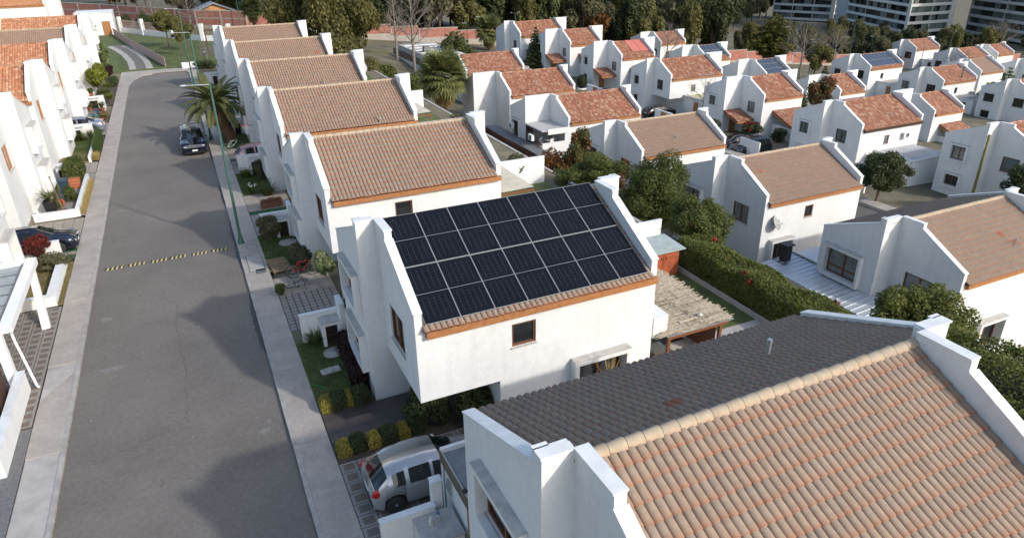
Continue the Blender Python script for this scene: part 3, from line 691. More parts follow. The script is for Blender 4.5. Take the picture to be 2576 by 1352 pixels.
house('large white house with orange-brown roof at the top left corner', -29.5, 160.0, 1.2, W=9.4, sW=.8, sE=1.8, kind='conc', tm=mat('orange_brown_tile', (.4, .2, .1), .8, .15, 4, cols=[(.42, .2, .1), (.36, .17, .09), (.46, .24, .13)]), front_win=[], base=-2, vents=((.38, .55),))

# ------------------------------------------------------------------ apartment towers
def tower(label, P, dl, ll, dr, lr, nf, zb, name='apartment_tower', fh=3.0):
    """slab tower: near corner P, face L along dl for ll metres, face R along dr for lr metres"""
    T = thing(name, label, 'apartment block', (P[0], P[1], zb)); dl = Vector(dl).normalized(); dr = Vector(dr).normalized()
    A = lambda a, b, z: tuple(dl * a + dr * b + Vector((0, 0, z)))
    wallm = mat('tower_concrete', (.60, .60, .58), .85, .06, .3); wl = mat('tower_beige', (.62, .60, .54), .85, .05, .3)
    core = MB(); core.prism([A(1.6, 1.6, -6), A(ll - .3, 1.6, -6), A(ll - .3, lr - .3, -6), A(1.6, lr - .3, -6)], (0, 0, nf * fh + 8)); core.build('core', mat('tower_interior', (.055, .06, .065), .6, .3, .35), T)
    for f in range(nf + 1):
        z = f * fh; b = MB()
        b.prism([A(0, 0, z), A(ll, 0, z), A(ll, lr, z), A(0, lr, z)], (0, 0, .28)); b.prism([A(0, -.05, z - .35), A(ll, -.05, z - .35), A(ll, .1, z - .35), A(0, .1, z - .35)], (0, 0, 1.0))
        b.prism([A(-.05, .1, z - .35), A(.1, .1, z - .35), A(.1, lr, z - .35), A(-.05, lr, z - .35)], (0, 0, 1.0))
        b.build('floor_band', wallm, T)
    for f in range(nf):
        z = f * fh + .65
        for face, LEN in ((0, ll), (1, lr)):
            nb = max(2, int(LEN / 3.2))
            for i in range(nb):
                a0, a1 = LEN * i / nb + .07, LEN * (i + 1) / nb - .07
                g = [GLASS, GLASSG, GLASS, GLASSC][rnd.randrange(4)] if face == 0 else [GLASSG, GLASSC, GLASSC, GLASS][rnd.randrange(4)]
                dep = rnd.choice((.25, .25, 1.3)); top = fh - 1.0
                q = [(a0, dep, z), (a1, dep, z), (a1, dep, z + top), (a0, dep, z + top)]
                m = MB(); P4 = [A(a, d, zz) if face == 0 else A(d, a, zz) for a, d, zz in q]; ex = dr * .05 if face == 0 else dl * .05
                m.prism(P4, ex); m.build('glazing', g, T)
    for face, LEN in ((0, ll), (1, lr)):
        k = 3 if face == 0 else 2; b = MB()
        for i in range(k + 1):
            a = LEN * i / k; wd = .5 if i in (0, k) else .2
            if i == k: a -= .5
            if face == 1 and i == k: wd = 2.2; a = LEN - 1.6
            if face == 0 and i == 0: continue
            q = [(a, -.02, -2), (a + wd, -.02, -2), (a + wd, 1.7, -2), (a, 1.7, -2)]
            b.prism([A(x, d, zz) if face == 0 else A(d, x, zz) for x, d, zz in q], (0, 0, nf * fh + 2.5))
        b.build('pier', wl, T)
    return T
TP = Vector((0, 0, CAM_H)) + px_ray((3050 + 1395 / 2.4627, 380 / 2.4627)).normalized() * 300
tower('grey apartment tower with a sunlit balcony side behind the red-roofed houses', TP, (.388, .922, 0), 46, (.996, -.09, 0), 21, 14, TP.z - 7)
ta = on_z((3050 + 690 / 2.4627, 200 / 2.4627), -20)
tower('grey apartment tower with dark balconies standing left of the sunlit one', ta, (-.42, .908, 0), 28, (.9, .42, 0), 16, 14, TP.z - 7)
tc_ = on_z((3050 + 1990 / 2.4627, 300 / 2.4627), -20)
d_ = Vector((.388, .922, 0)).normalized() * 60
tower('grey apartment tower cut off by the top right corner', tc_ - d_, (.388, .922, 0), 60, (.996, -.09, 0), 25, 14, TP.z - 7)
# blank grey stair wall between the two towers
b = MB(); q0 = TP + Vector((.388, .922, 0)).normalized() * 46.4
b.prism([(q0.x, q0.y, TP.z - 8), (q0.x + 3.6, q0.y + 8.5, TP.z - 8), (q0.x + 12, q0.y + 5, TP.z - 8), (q0.x + 8, q0.y - 3, TP.z - 8)], (0, 0, 44))
tag(b.build('stair_tower', mat('stair_concrete', (.42, .43, .44), .85, .08, .4)), 'blank grey stair tower between the two balcony towers', 'tower')

# ------------------------------------------------------------------ brick boundary wall
WL = [(-24, 208), (-14, 195), (-6, 182), (5, 164), (14, 155.5), (30, 149), (46, 143.5), (62, 140), (82, 139), (102, 139), (122, 138), (142, 135), (166, 128), (190, 126), (215, 122)]
BW = thing('brick_wall', 'long red brick boundary wall with concrete posts at the foot of the wood', 'wall', (0, 0, 0))
for a, b_ in zip(WL, WL[1:]):
    n = max(1, int(math.hypot(b_[0] - a[0], b_[1] - a[1]) / 5.5))
    for i in range(n):
        p = (a[0] + (b_[0] - a[0]) * i / n, a[1] + (b_[1] - a[1]) * i / n); q = (a[0] + (b_[0] - a[0]) * (i + 1) / n, a[1] + (b_[1] - a[1]) * (i + 1) / n)
        ex = Vector((q[0] - p[0], q[1] - p[1], 0)); l = ex.length; ang = math.atan2(ex.y, ex.x)
        z = zg((p[0] + q[0]) / 2, (p[1] + q[1]) / 2); h = 3.2 if p[0] < 12 else 2.9
        lo = 1.2 if 20 < p[0] < 70 else .5
        z0 = z - .6
        m = MB().box(.15, -.1, lo, l - .15, .1, h); m.build('brick_panel', BRICK, BW, (*p, z0 + .6), (0, 0, ang))
        m = MB().box(-.15, -.16, -.6, .15, .16, h + .15); m.box(.15, -.13, h, l - .15, .13, h + .13); m.box(.15, -.13, -.6, l - .15, .13, lo)
        if p[0] < 12: m.box(.15, -.12, 1.75, l - .15, .12, 1.95)
        m.build('concrete_frame', BRICKC, BW, (*p, z0 + .6), (0, 0, ang))
# ------------------------------------------------------------------ vegetation
def lf(name, *cols, tr=.25): return leafmat(name, list(cols), tr)
L_OLIVE = lf('leaf_olive', (0.106, 0.108, 0.036), (0.170, 0.159, 0.055), (0.132, 0.132, 0.046), (0.212, 0.191, 0.075), tr=.35)
L_DUSTY = lf('leaf_dusty', (0.086, 0.091, 0.049), (0.133, 0.133, 0.071), (0.173, 0.161, 0.090), (0.104, 0.109, 0.059), tr=.35)
L_DARK = lf('leaf_dark', (0.038, 0.053, 0.024), (0.062, 0.079, 0.031), (0.086, 0.101, 0.041))
L_MID = lf('leaf_mid', (.065, .088, .025), (.105, .13, .036), (.15, .168, .05), (.085, .108, .032), tr=.35)
L_HEDGE = lf('leaf_hedge', (.075, .098, .024), (.125, .15, .036), (.18, .195, .05), (.10, .12, .03), tr=.35)
L_YEL = lf('leaf_yellowgreen', (.14, .17, .02), (.2, .22, .03), (.1, .13, .02), (.24, .25, .05))
L_GOLD = lf('leaf_gold', (.36, .29, .05), (.43, .35, .08), (.28, .24, .05), (.14, .15, .03))
L_RED = lf('leaf_red', (.30, .02, .02), (.42, .03, .03), (.2, .03, .02), (.12, .04, .02))
L_PURP = lf('leaf_purple', (.028, .014, .014), (.05, .02, .02), (.02, .012, .012), (.07, .03, .025))
L_BROWN = lf('leaf_brown', (.10, .05, .02), (.15, .075, .028), (.06, .05, .02), (.05, .06, .02))
L_RUST = lf('leaf_rust', (.22, .085, .025), (.16, .065, .02), (.1, .06, .02), (.07, .065, .02))
L_STRAW = lf('grass_straw', (.42, .31, .11), (.50, .39, .16), (.34, .24, .08))
L_GRASS = lf('grass_blade', (.045, .085, .02), (.07, .11, .03), (.09, .115, .035), (.035, .07, .018))
L_DGRASS = lf('dry_grass_blade', (.24, .19, .08), (.18, .16, .06), (.3, .24, .11), (.09, .11, .03))
L_PALM = lf('palm_leaf', (.075, .09, .03), (.105, .12, .04), (.14, .145, .055), (.08, .09, .03), tr=.2)
L_PALMD = lf('palm_dead', (.24, .16, .07), (.30, .21, .1), (.17, .11, .05))
L_VAR = lf('leaf_variegated', (.10, .14, .04), (.28, .30, .16), (.07, .11, .03))
L_FLW = mat('white_petal', (.8, .79, .74), .6, 0)
L_FLR = mat('red_petal', (.5, .02, .03), .6, 0)
_g = nr
def leaves(name, blobs, n, size, m, asp=.5, surf=.33, up=.35, tilt=None, clump=.55):
    """leaf quads through the volume of ellipsoid blobs (cx,cy,cz,rx,ry,rz)"""
    B = np.array(blobs, float); vol = (B[:, 3] * B[:, 4] * B[:, 5]) ** .75; pr = vol / vol.sum()
    k = _g.choice(len(B), n, p=pr)
    d = _g.normal(size=(n, 3)); d /= np.linalg.norm(d, axis=1)[:, None]
    r = _g.random(n) ** surf
    C = B[k, :3] + d * r[:, None] * B[k, 3:]
    nrm = d * .7 + _g.normal(size=(n, 3)) * .6; nrm[:, 2] += up; nrm /= np.linalg.norm(nrm, axis=1)[:, None]
    a = _g.normal(size=(n, 3)); 
    if tilt is not None: a = a * .35 + np.array(tilt)
    u = np.cross(nrm, a); u /= np.linalg.norm(u, axis=1)[:, None] + 1e-9; v = np.cross(nrm, u)
    s = size * (.6 + .8 * _g.random(n))[:, None]
    V = np.stack([C - v * s, C + u * s * asp, C + v * s + nrm * s * .15, C - u * s * asp], 1).reshape(-1, 3)
    F = np.arange(4 * n).reshape(n, 4)
    ct = _g.random(len(B)); tv = np.repeat((ct[k] * clump + _g.random(n) * (1 - clump)) * .999, 4)
    return npmesh(name, V, F, m, False, {'tv': tv})
def blobset(c, r, n, sub=.34, seed_shape=None, flat=1.0):
    out = []
    for i in range(n):
        d = _g.normal(size=3); d /= np.linalg.norm(d); t = _g.random() ** .4 * (1 - sub * .75)
        k = sub * (.65 + .7 * _g.random())
        out.append((c[0] + d[0] * t * r[0], c[1] + d[1] * t * r[1], c[2] + d[2] * t * r[2], r[0] * k, r[1] * k, r[2] * k * flat))
    return out
def limb_mesh(name, top, r0, m, h0=0, nb=6, spread=1.0, reach=.75, crown_c=None, crown_r=None, lean=(0, 0)):
    b = MB(); ct = Vector(crown_c) if crown_c else Vector((0, 0, top))
    fork = Vector((lean[0], lean[1], h0 if h0 else top * .45))
    b.tube([(0, 0, -.5), (lean[0] * .3, lean[1] * .3, fork.z * .5), fork], [r0 * 1.15, r0 * .95, r0 * .75], 9)
    cr = crown_r or (1, 1, 1)
    for i in range(nb):
        a = 2 * PI * i / nb + rnd.random(); e = Vector((ct.x + math.cos(a) * cr[0] * reach * rnd.uniform(.4, .9), ct.y + math.sin(a) * cr[1] * reach * rnd.uniform(.4, .9), ct.z + cr[2] * rnd.uniform(-.1, .65)))
        mid = fork.lerp(e, .5) + Vector((rnd.uniform(-.1, .1), rnd.uniform(-.1, .1), .1)) * r0 * 6
        b.tube([fork, mid, e], [r0 * .55, r0 * .35, r0 * .1], 6)
    return b.mesh(name, m)
def tree(name, label, loc, cz, cr, n, size, m, trunk_r=.15, bark=None, group=None, nb=14, sub=.36, cat='tree', asp=.5, surf=.33, h0=0, extra=None, lean=(0, 0), tilt=None):
    T = thing(name, label, cat, loc, 0, group)
    cc = (lean[0] * 1.6, lean[1] * 1.6, cz)
    inst('trunk', limb_mesh('trunk', cz, trunk_r, bark or BARK, h0=h0 or max(.15, cz - cr[2] * .8), crown_c=cc, crown_r=cr, lean=lean), T)
    inst('crown', leaves('crown', blobset(cc, cr, nb, sub), n, size, m, asp, surf, tilt=tilt), T)
    for (mm, nn, ss) in (extra or ()): inst('blossom', leaves('blossom', blobset(cc, [q * 1.02 for q in cr], 12, .2), nn, ss, mm, .8, .2), T)
    return T
def shrub(name, label, loc, r, n, size, m, group=None, nb=9, cat='shrub', sub=.45, extra=None, asp=.5):
    T = thing(name, label, cat, loc, 0, group)
    b = MB()
    for i in range(5): a = i * 1.3; b.tube([(0, 0, -.15), (math.cos(a) * r[0] * .3, math.sin(a) * r[1] * .3, r[2] * .5), (math.cos(a) * r[0] * .6, math.sin(a) * r[1] * .6, r[2] * 1.2)], [.03, .02, .008], 5)
    b.build('stem', BARK, T)
    inst('foliage', leaves('foliage', blobset((0, 0, r[2]), r, nb, sub), n, size, m, asp), T)
    for (mm, nn, ss) in (extra or ()): inst('blossom', leaves('blossom', blobset((0, 0, r[2]), [q * 1.04 for q in r], 9, .25), nn, ss, mm, .8, .2), T)
    return T
def boxhedge(name, label, x0, y0, x1, y1, z0, z1, n, size, m, cat='hedge', group=None, jit=.1, mix=None, cap=1.0):
    """clipped hedge: leaves in the outer shell of a slightly uneven box round a dark twiggy core"""
    T = thing(name, label, cat, ((x0 + x1) / 2, (y0 + y1) / 2, z0), 0, group); a, b, h = (x1 - x0) / 2, (y1 - y0) / 2, z1 - z0
    core = MB(); core.box(-a * .72, -b * .85, 0, a * .72, b * .85, h * .82); core.build('twig_core', mat('twig_core', (.02, .02, .012), .95, .3, 8), T)
    P = _g.random((n, 3)) * 2 - 1; k = _g.choice(3, n, p=np.array([b * h, a * h, 1.6 * a * b]) / (b * h + a * h + 1.6 * a * b)); sg = np.sign(_g.random(n) - .5)
    depth = 1 - np.abs(_g.normal(0, .1, n))
    for i in range(3): P[k == i, i] = (sg * depth)[k == i]
    P[(k == 2), 2] = np.abs(P[(k == 2), 2])
    wob = .5 * np.sin(P[:, 1] * b * 2.1 + 1) + .5 * np.sin(P[:, 0] * a * 3.3 + P[:, 1] * b * 1.3)
    rd = 1 - cap * .1 * (np.abs(P[:, 0]) ** 4 * np.abs(P[:, 2]) ** 4)
    C = np.stack([P[:, 0] * a * rd, P[:, 1] * b * rd, (P[:, 2] * .5 + .5) * h * rd], 1) + wob[:, None] * jit * np.array([.6, .6, .8]) + _g.normal(0, size * .5, (n, 3))
    C[:, 2] = np.maximum(C[:, 2], .02)
    nrm = _g.normal(size=(n, 3)) * .7; nrm[np.arange(n), k] += sg; nrm[:, 2] += .3; nrm /= np.linalg.norm(nrm, axis=1)[:, None]
    u = np.cross(nrm, _g.normal(size=(n, 3))); u /= np.linalg.norm(u, axis=1)[:, None]; v = np.cross(nrm, u); s = size * (.6 + .8 * _g.random(n))[:, None]
    V = np.stack([C - v * s, C + u * s * .55, C + v * s, C - u * s * .55], 1).reshape(-1, 3)
    tv = np.repeat(((np.sin(C[:, 0] * 2.3 + C[:, 1] * 1.7) * .5 + .5) * .4 + _g.random(n) * .6) * .999, 4)
    inst('foliage', npmesh('foliage', V, np.arange(4 * n).reshape(n, 4), m, False, {'tv': tv}), T)
    for (mm, nn, ss) in (mix or ()):
        bl = [(_g.uniform(-a, a), _g.uniform(-b, b), h * _g.uniform(.6, 1.02), .12, .16, .1) for _ in range(26)]
        inst('blossom', leaves('blossom', bl, nn, ss, mm, .8), T)
    return T
def blades_mesh(name, n, ln, wd, m, spread=.7, base=.1, seg=3, droop=.9, area=None, jitter=.35):
    """strap leaves / grass: n bent blades; area=(ax,ay) scatters roots"""
    az = _g.random(n) * 2 * PI; el = np.clip(_g.normal(spread, .3, n), .05, 1.45); L = ln * (1 - jitter + 2 * jitter * _g.random(n))
    if area: rx = (_g.random(n) - .5) * area[0]; ry = (_g.random(n) - .5) * area[1]
    else: rx = base * np.cos(az) * _g.random(n); ry = base * np.sin(az) * _g.random(n)
    V = np.zeros((n, (seg + 1) * 2, 3)); p = np.stack([rx, ry, np.zeros(n)], 1); e = el.copy() * .5
    perp = np.stack([-np.sin(az), np.cos(az), np.zeros(n)], 1)
    for i in range(seg + 1):
        t = i / seg; ww = wd * (1 - t ** 2) * .5 + .002
        V[:, 2 * i] = p - perp * ww; V[:, 2 * i + 1] = p + perp * ww
        st = (L / seg)[:, None]
        p = p + np.stack([np.cos(az) * np.sin(e), np.sin(az) * np.sin(e), np.cos(e)], 1) * st
        e = e + el * droop / seg * 1.6
    V[:, :, 2] = np.maximum(V[:, :, 2], -.02)
    F = np.concatenate([np.arange(n)[:, None] * (2 * seg + 2) + np.array([[2 * i, 2 * i + 1, 2 * i + 3, 2 * i + 2]]) for i in range(seg)])
    return npmesh(name, V.reshape(-1, 3), F, m, False, {'tv': np.repeat(_g.random(n) * .999, 2 * seg + 2)})
def strappy(name, label, loc, n, ln, wd, m, spread=.8, base=.15, group=None, cat='plant', flowers=None, stem=0.0):
    T = thing(name, label, cat, loc, 0, group)
    if stem: MB().tube([(0, 0, -.05), (0, 0, stem)], [.07, .05], 7).build('stem', BARK, T)
    inst('leaves', blades_mesh('leaves', n, ln, wd, m, spread, base), T, (0, 0, stem))
    MB().ell((0, 0, stem), (base * .8 + .03, base * .8 + .03, .05), 8, 4).build('root_crown', BARK, T)
    for k in range(flowers or 0):
        a = rnd.random() * 6.28; rr = rnd.random() * .35; h = ln * rnd.uniform(.75, 1.05)
        f = MB(); f.lathe([(.005, 0), (.02, .05), (.055, .11), (.06, .12)], 7, (math.cos(a) * rr, math.sin(a) * rr, h)); f.build('flower', L_FLW, T)
    return T
def grass(name, label, x0, y0, x1, y1, n, m, ln=.05, z=0.0):
    me = blades_mesh(name, n, ln, .012, m, .6, 0, 2, .8, (x1 - x0, y1 - y0), .5)
    o = inst(name, me, None, ((x0 + x1) / 2, (y0 + y1) / 2, z)); return tag(o, label, 'grass', None, 'stuff')
# ---- palms
_fr = {}
def frond_mesh(L=3.0, arch=1.1, nl=50, lw=.045, ll=.55, m=None):
    k = (L, arch, (m or L_PALM).name)
    if k in _fr: return _fr[k]
    pts = []; p = Vector((0, 0, 0)); e = .0; S = 12
    for i in range(S + 1):
        pts.append(p.copy()); p = p + Vector((math.cos(e), 0, math.sin(e))) * (L / S); e -= arch / S * (.4 + 1.2 * i / S)
    V = []; F = []; tv = []
    for i in range(nl):
        t = .12 + .86 * i / nl; f = t * S; a = int(f); q = pts[a].lerp(pts[min(a + 1, S)], f - a); d = (pts[min(a + 1, S)] - pts[a]).normalized()
        l = ll * (math.sin(PI * min(1, t * .9 + .08)) ** .6) * (.85 + .3 * rnd.random())
        for sg in (-1, 1):
            o = (d * .75 + Vector((0, sg, 0)) * .9 + Vector((0, 0, .25))).normalized()
            tip = q + o * l + Vector((0, 0, -.22 * l)); mid = q + o * l * .5 + Vector((0, 0, .04)); w_ = Vector((d.x, 0, d.z)) * lw
            b = len(V); V += [q - w_ * .5, q + w_ * .5, mid + w_ * .6, tip, mid - w_ * .4]; F += [(b, b + 1, b + 2, b + 4), (b + 4, b + 2, b + 3, b + 3)]; tv += [rnd.random() * .99] * 5
    mb = MB(); mb.add(V, [(f[0], f[1], f[2], f[3]) if f[2] != f[3] else (f[0], f[1], f[2]) for f in F]); mb.tube(pts, [.035 - .03 * i / S for i in range(S + 1)], 5)
    me = mb.mesh('frond', m or L_PALM); at = me.attributes.new('tv', 'FLOAT', 'POINT'); full = np.full(len(me.vertices), .4, dtype=np.float32); full[:len(tv)] = tv; at.data.foreach_set('value', full)
    _fr[k] = me; return me
def feather_palm(label, loc, trunk_h, trunk_r, L, n, lean=(0, 0), name='palm_tree', group=None, scales=True, dead=6, seedy=False):
    T = thing(name, label, 'palm tree', loc, 0, group); top = Vector((lean[0], lean[1], trunk_h))
    b = MB(); b.tube([(0, 0, -.3), (lean[0] * .4, lean[1] * .4, trunk_h * .45), top, top + Vector((0, 0, .5))], [trunk_r * 1.1, trunk_r * .95, trunk_r * 1.15, trunk_r * .5], 14)
    tr = b.build('trunk', mat('palm_bark', (.09, .058, .036), .95, .3, 12, .6, 30), T)
    if scales:
        sm = MB().add([(0, -.13, -.05), (0, .13, -.05), (.09, .07, .12), (.1, 0, .17), (.09, -.07, .12), (-.02, 0, .1)], [(0, 1, 2, 3, 4), (0, 4, 3, 5), (1, 5, 3, 2)]).mesh('leaf_scar', mat('palm_boot', (.17, .105, .06), .9, .3, 9))
        rows = int(trunk_h / .17)
        for r_ in range(rows):
            z = .1 + r_ * .17; t = z / trunk_h; rr = trunk_r * (1.0 + .12 * abs(t - .4))
            for k in range(12):
                a = 2 * PI * (k + .5 * (r_ % 2)) / 12; o = inst('leaf_scar', sm, tr, (lean[0] * t + math.cos(a) * rr * .93, lean[1] * t + math.sin(a) * rr * .93, z), (0, 0, a))
    for i in range(n):
        g = i / n; a = i * 2.39996 + rnd.uniform(-.2, .2); el = 1.15 - 1.45 * g + rnd.uniform(-.12, .12)
        me = frond_mesh(L, [.9, 1.25, 1.6][i % 3])
        o = inst('frond', me, T, top + Vector((math.cos(a) * trunk_r * .5, math.sin(a) * trunk_r * .5, .25 - g * .25)), (0, 0, 0), rnd.uniform(.85, 1.08))
        o.rotation_euler = Matrix.Rotation(a, 3, 'Z').to_4x4().to_euler() if False else (Matrix.Rotation(a, 3, 'Z') @ Matrix.Rotation(-el, 3, 'Y')).to_euler()
    for i in range(dead):
        a = i * 2 * PI / max(1, dead) + .4; me = frond_mesh(L * .7, 1.6, m=L_PALMD)
        o = inst('dead_frond', me, T, top + Vector((0, 0, -.15))); o.rotation_euler = (Matrix.Rotation(a, 3, 'Z') @ Matrix.Rotation(.85, 3, 'Y')).to_euler()
    if seedy: inst('dry_stalks', leaves('dry_stalks', [(top.x + .45, top.y - .3, trunk_h - .3, .4, .4, .55)], 900, .12, L_RUST, .12), T)
    return T
_fan = {}
def fan_mesh(m, r=1.0, seg=18):
    if (m.name, r) in _fan: return _fan[(m.name, r)]
    V = []; F = []; tv = []
    for i in range(seg):
        a = (i - (seg - 1) / 2) / seg * 3.9; d = Vector((math.cos(a), math.sin(a), 0)); q = Vector((-d.y, d.x, 0)); ln = r * (1 - .18 * abs(a) / 2)
        b = len(V); fold = .05 * (-1) ** i
        V += [Vector((.75 * r, 0, 0)), Vector((.75 * r, 0, 0)) + d * ln * .5 + q * .075 * r + Vector((0, 0, fold)), Vector((.75 * r, 0, 0)) + d * ln + Vector((0, 0, -.22 * r)), Vector((.75 * r, 0, 0)) + d * ln * .5 - q * .075 * r]
        F.append((b, b + 1, b + 2, b + 3)); tv += [rnd.random() * .99] * 4
    mb = MB(); mb.add(V, F); mb.tube([(0, 0, 0), (.78 * r, 0, .01)], [.022, .014], 4)
    me = mb.mesh('fan_leaf', m); at = me.attributes.new('tv', 'FLOAT', 'POINT'); full = np.full(len(me.vertices), .3, dtype=np.float32); full[:len(tv)] = tv; at.data.foreach_set('value', full)
    _fan[(m.name, r)] = me; return me
def fan_palm(label, loc, h, n=46, r=1.15, skirt=34, group=None):
    T = thing('fan_palm', label, 'palm tree', loc, 0, group)
    MB().tube([(0, 0, -.4), (0, 0, h * .5), (0, 0, h)], [.38, .27, .25], 10).build('trunk', mat('palm_bark', (.09, .058, .036)), T)
    for i in range(n):
        g = i / n; a = i * 2.39996; el = 1.25 - 1.9 * g
        o = inst('fan_leaf', fan_mesh(L_MIDPALM, r), T, (0, 0, h + .25 - .5 * g)); o.rotation_euler = (Matrix.Rotation(a, 3, 'Z') @ Matrix.Rotation(-el, 3, 'Y') @ Matrix.Rotation(rnd.uniform(-.4, .4), 3, 'X')).to_euler()
    for i in range(skirt):
        a = i * 2.39996; o = inst('dead_leaf', fan_mesh(L_PALMD, r * .8), T, (0, 0, h - .3 - .5 * (i % 3) / 3 * r)); o.rotation_euler = (Matrix.Rotation(a, 3, 'Z') @ Matrix.Rotation(1.1 + .25 * rnd.random(), 3, 'Y')).to_euler()
    return T
L_MIDPALM = lf('fan_palm_leaf', (.12, .14, .045), (.16, .18, .06), (.20, .20, .08), (.09, .11, .035), tr=.25)
# ---- conifer, bare tree
def conifer(name, label, loc, h, r, m, n=9000, levels=16, size=.16, group=None, droop=.35, pw=1.0):
    T = thing(name, label, 'conifer', loc, 0, group)
    MB().tube([(0, 0, -.4), (0, 0, h * .95)], [h * .022 + .05, .02], 8).build('trunk', BARK, T)
    bl = []
    for i in range(levels):
        t = i / levels; z = h * (.06 + .92 * t); rr = r * (1 - t) ** pw + .12; nb = 5 + int(7 * (1 - t)); ph = rnd.random() * 6
        for k in range(nb):
            a = 2 * PI * k / nb + ph; q = rr * rnd.uniform(.75, 1.12)
            for f in (.35, .65, .95): bl.append((math.cos(a) * q * f, math.sin(a) * q * f, z - droop * q * f * f, q * .2 + .05, q * .2 + .05, .1 + .05 * q))
    inst('foliage', leaves('foliage', bl, n, size, m, .35, .4), T)
    return T
def bare(name, label, loc, h, spread, m=None, group=None, depth=5, r0=None, dens=5):
    T = thing(name, label, 'bare tree', loc, 0, group); r0 = r0 or h * .014 + .03; tw = MB(); tk = MB()
    tk.tube([(0, 0, -.4), (rnd.uniform(-.05, .05), 0, h * .3), (0, 0, h * .62), (0, 0, h)], [r0 * 1.2, r0, r0 * .6, r0 * .12], 7); tk.build('trunk', m or BARKG, T)
    def grow(p, d, l, r, k):
        q = p + d * l; mid = p + d * l * .5 + Vector((rnd.uniform(-1, 1), rnd.uniform(-1, 1), 0)) * l * .06
        tw.tube([p, mid, q], [r, r * .75, r * .5], 4 if k > 1 else 3, cap=False)
        if k <= 0: return
        for i in range(3 if k > 1 else 3):
            s = rnd.uniform(.35, 1); o = p.lerp(q, s); nd = (d + Vector((rnd.gauss(0, .45), rnd.gauss(0, .45), rnd.gauss(.12, .3)))).normalized(); grow(o, nd, l * rnd.uniform(.5, .75), r * .55, k - 1)
    nbr = dens * 4
    for i in range(nbr):
        t = .28 + .68 * i / nbr; a = i * 2.4; ln = spread * (1.05 - t) * rnd.uniform(.8, 1.2) + .1 * spread
        grow(Vector((0, 0, h * t)), Vector((math.cos(a), math.sin(a), rnd.uniform(.45, 1.1))).normalized(), ln, r0 * (1.1 - t) * .5, depth - 2)
    tw.build('branches', m or BARKG, T); return T

# ---- the wood behind the brick wall
WP = []
for i, (m, rr, n) in enumerate(((L_DUSTY, (3.2, 3.2, 5.0), 6000), (L_OLIVE, (3.6, 3.6, 4.4), 6000), (L_DUSTY, (4.0, 3.8, 5.6), 6500), (L_DARK, (3.0, 3.0, 5.6), 6000), (L_OLIVE, (2.8, 2.8, 6.2), 5500), (L_BROWN, (3.0, 3.0, 3.6), 4500), (L_MID, (3.2, 3.2, 5.0), 6000), (L_RUST, (2.6, 2.6, 3.2), 4000))):
    cz = rr[2] + 1.8
    WP.append((leaves('crown', blobset((0, 0, cz), rr, 30, .27), n, .34, m, .42, .4, tilt=(0, 0, 1) if i in (0, 4) else None), limb_mesh('trunk', cz, .22, BARK, h0=2.2, crown_c=(0, 0, cz), crown_r=rr)))
WLAB = ['dusty green tree in the dense wood behind the brick wall', 'olive green tree in the dense wood behind the brick wall', 'broad dusty tree in the dense wood behind the brick wall', 'dark evergreen in the dense wood behind the brick wall', 'slim olive tree in the dense wood behind the brick wall', 'brown-leaved tree in the dense wood behind the brick wall', 'fresh green tree in the dense wood behind the brick wall', 'rust-coloured tree in the dense wood behind the brick wall']
def wood_tree(x, y, k, s, lab=None, grp='trees of the wood behind the brick wall', z=None):
    T = thing('wood_tree', lab or WLAB[k], 'tree', (x, y, (zg(x, y) if z is None else z) - .3), rnd.random() * 6.28, grp)
    a, b = WP[k]; inst('crown', a, T, scale=(s, s, s * rnd.uniform(.9, 1.15))); inst('trunk', b, T, scale=s)
def wall_y(x): return float(np.interp(x, [q[0] for q in WL], [q[1] for q in WL]))
rs = random.Random(5)
SECT = ((22, 'beyond the cabin roof'), (36, 'behind the huge drooping tree'), (48, 'above the two tall leafless trees'), (60, 'above the second fan palm'), (72, 'behind the farthest left red roof'), (86, 'behind the narrow red-roofed houses'), (104, 'above the farthest narrow house'), (124, 'left of the yellow-tipped cypress'), (150, 'left of the sunlit tower'), (999, 'at the foot of the sunlit tower'))
KN = ['dusty green tree', 'olive green tree', 'broad dusty tree', 'dark evergreen', 'slim olive tree', 'brown-leaved tree', 'fresh green tree', 'rust-coloured tree']
x = 8.0
while x < 215:
    base = wall_y(x); far = x > 120
    for r_ in range(8 if not far else 3):
        yy = base + 3.5 + r_ * 8.0 + rs.uniform(-2.5, 2.5); xx = x + rs.uniform(-2.6, 2.6) + r_ * 2.6
        k = rs.choices(range(8), [5, 4, 5, 3, 3, 1.4, 1.2, .8])[0]
        if x < 30 and r_ < 1: continue
        sz = rs.uniform(1.0, 1.55) * (1 + .05 * r_) if not far else rs.uniform(.5, .8)
        sec = next(t for q, t in SECT if xx < q)
        wood_tree(xx, yy, k, sz, KN[k] + (' at the edge of the wood ' if r_ < 2 else ' deep in the wood ') + sec)
    x += 6.2 if not far else 6.0
for i in range(16):
    xx = rs.uniform(-30, 12); wood_tree(xx, wall_y(max(xx, -24)) + 22 + rs.uniform(0, 40), rs.choice((1, 2, 5, 0)), rs.uniform(.7, 1.1), 'olive-brown tree beyond the brick wall at upper left')
for i in range(40):
    xx = rs.uniform(215, 340); wood_tree(xx, 150 - (xx - 225) * .25 + rs.uniform(-30, 4), rs.choice((1, 0, 5, 2, 4)), rs.uniform(.45, .75), grp='trees at the foot of the towers', lab='olive-brown tree at the foot of the apartment towers')
for i in range(26):
    q = (rs.uniform(2740, 3085), rs.uniform(5, 110)); g = on_z(q, -16.5); wood_tree(g.x, g.y, rs.choice((0, 2, 3, 0, 1)), rs.uniform(1.0, 1.5), ['tall dusty tree', 'tall olive tree', 'broad dusty tree', 'tall dark evergreen'][i % 4] + ' in the wood just left of the dark-balcony tower', 'trees left of the towers')
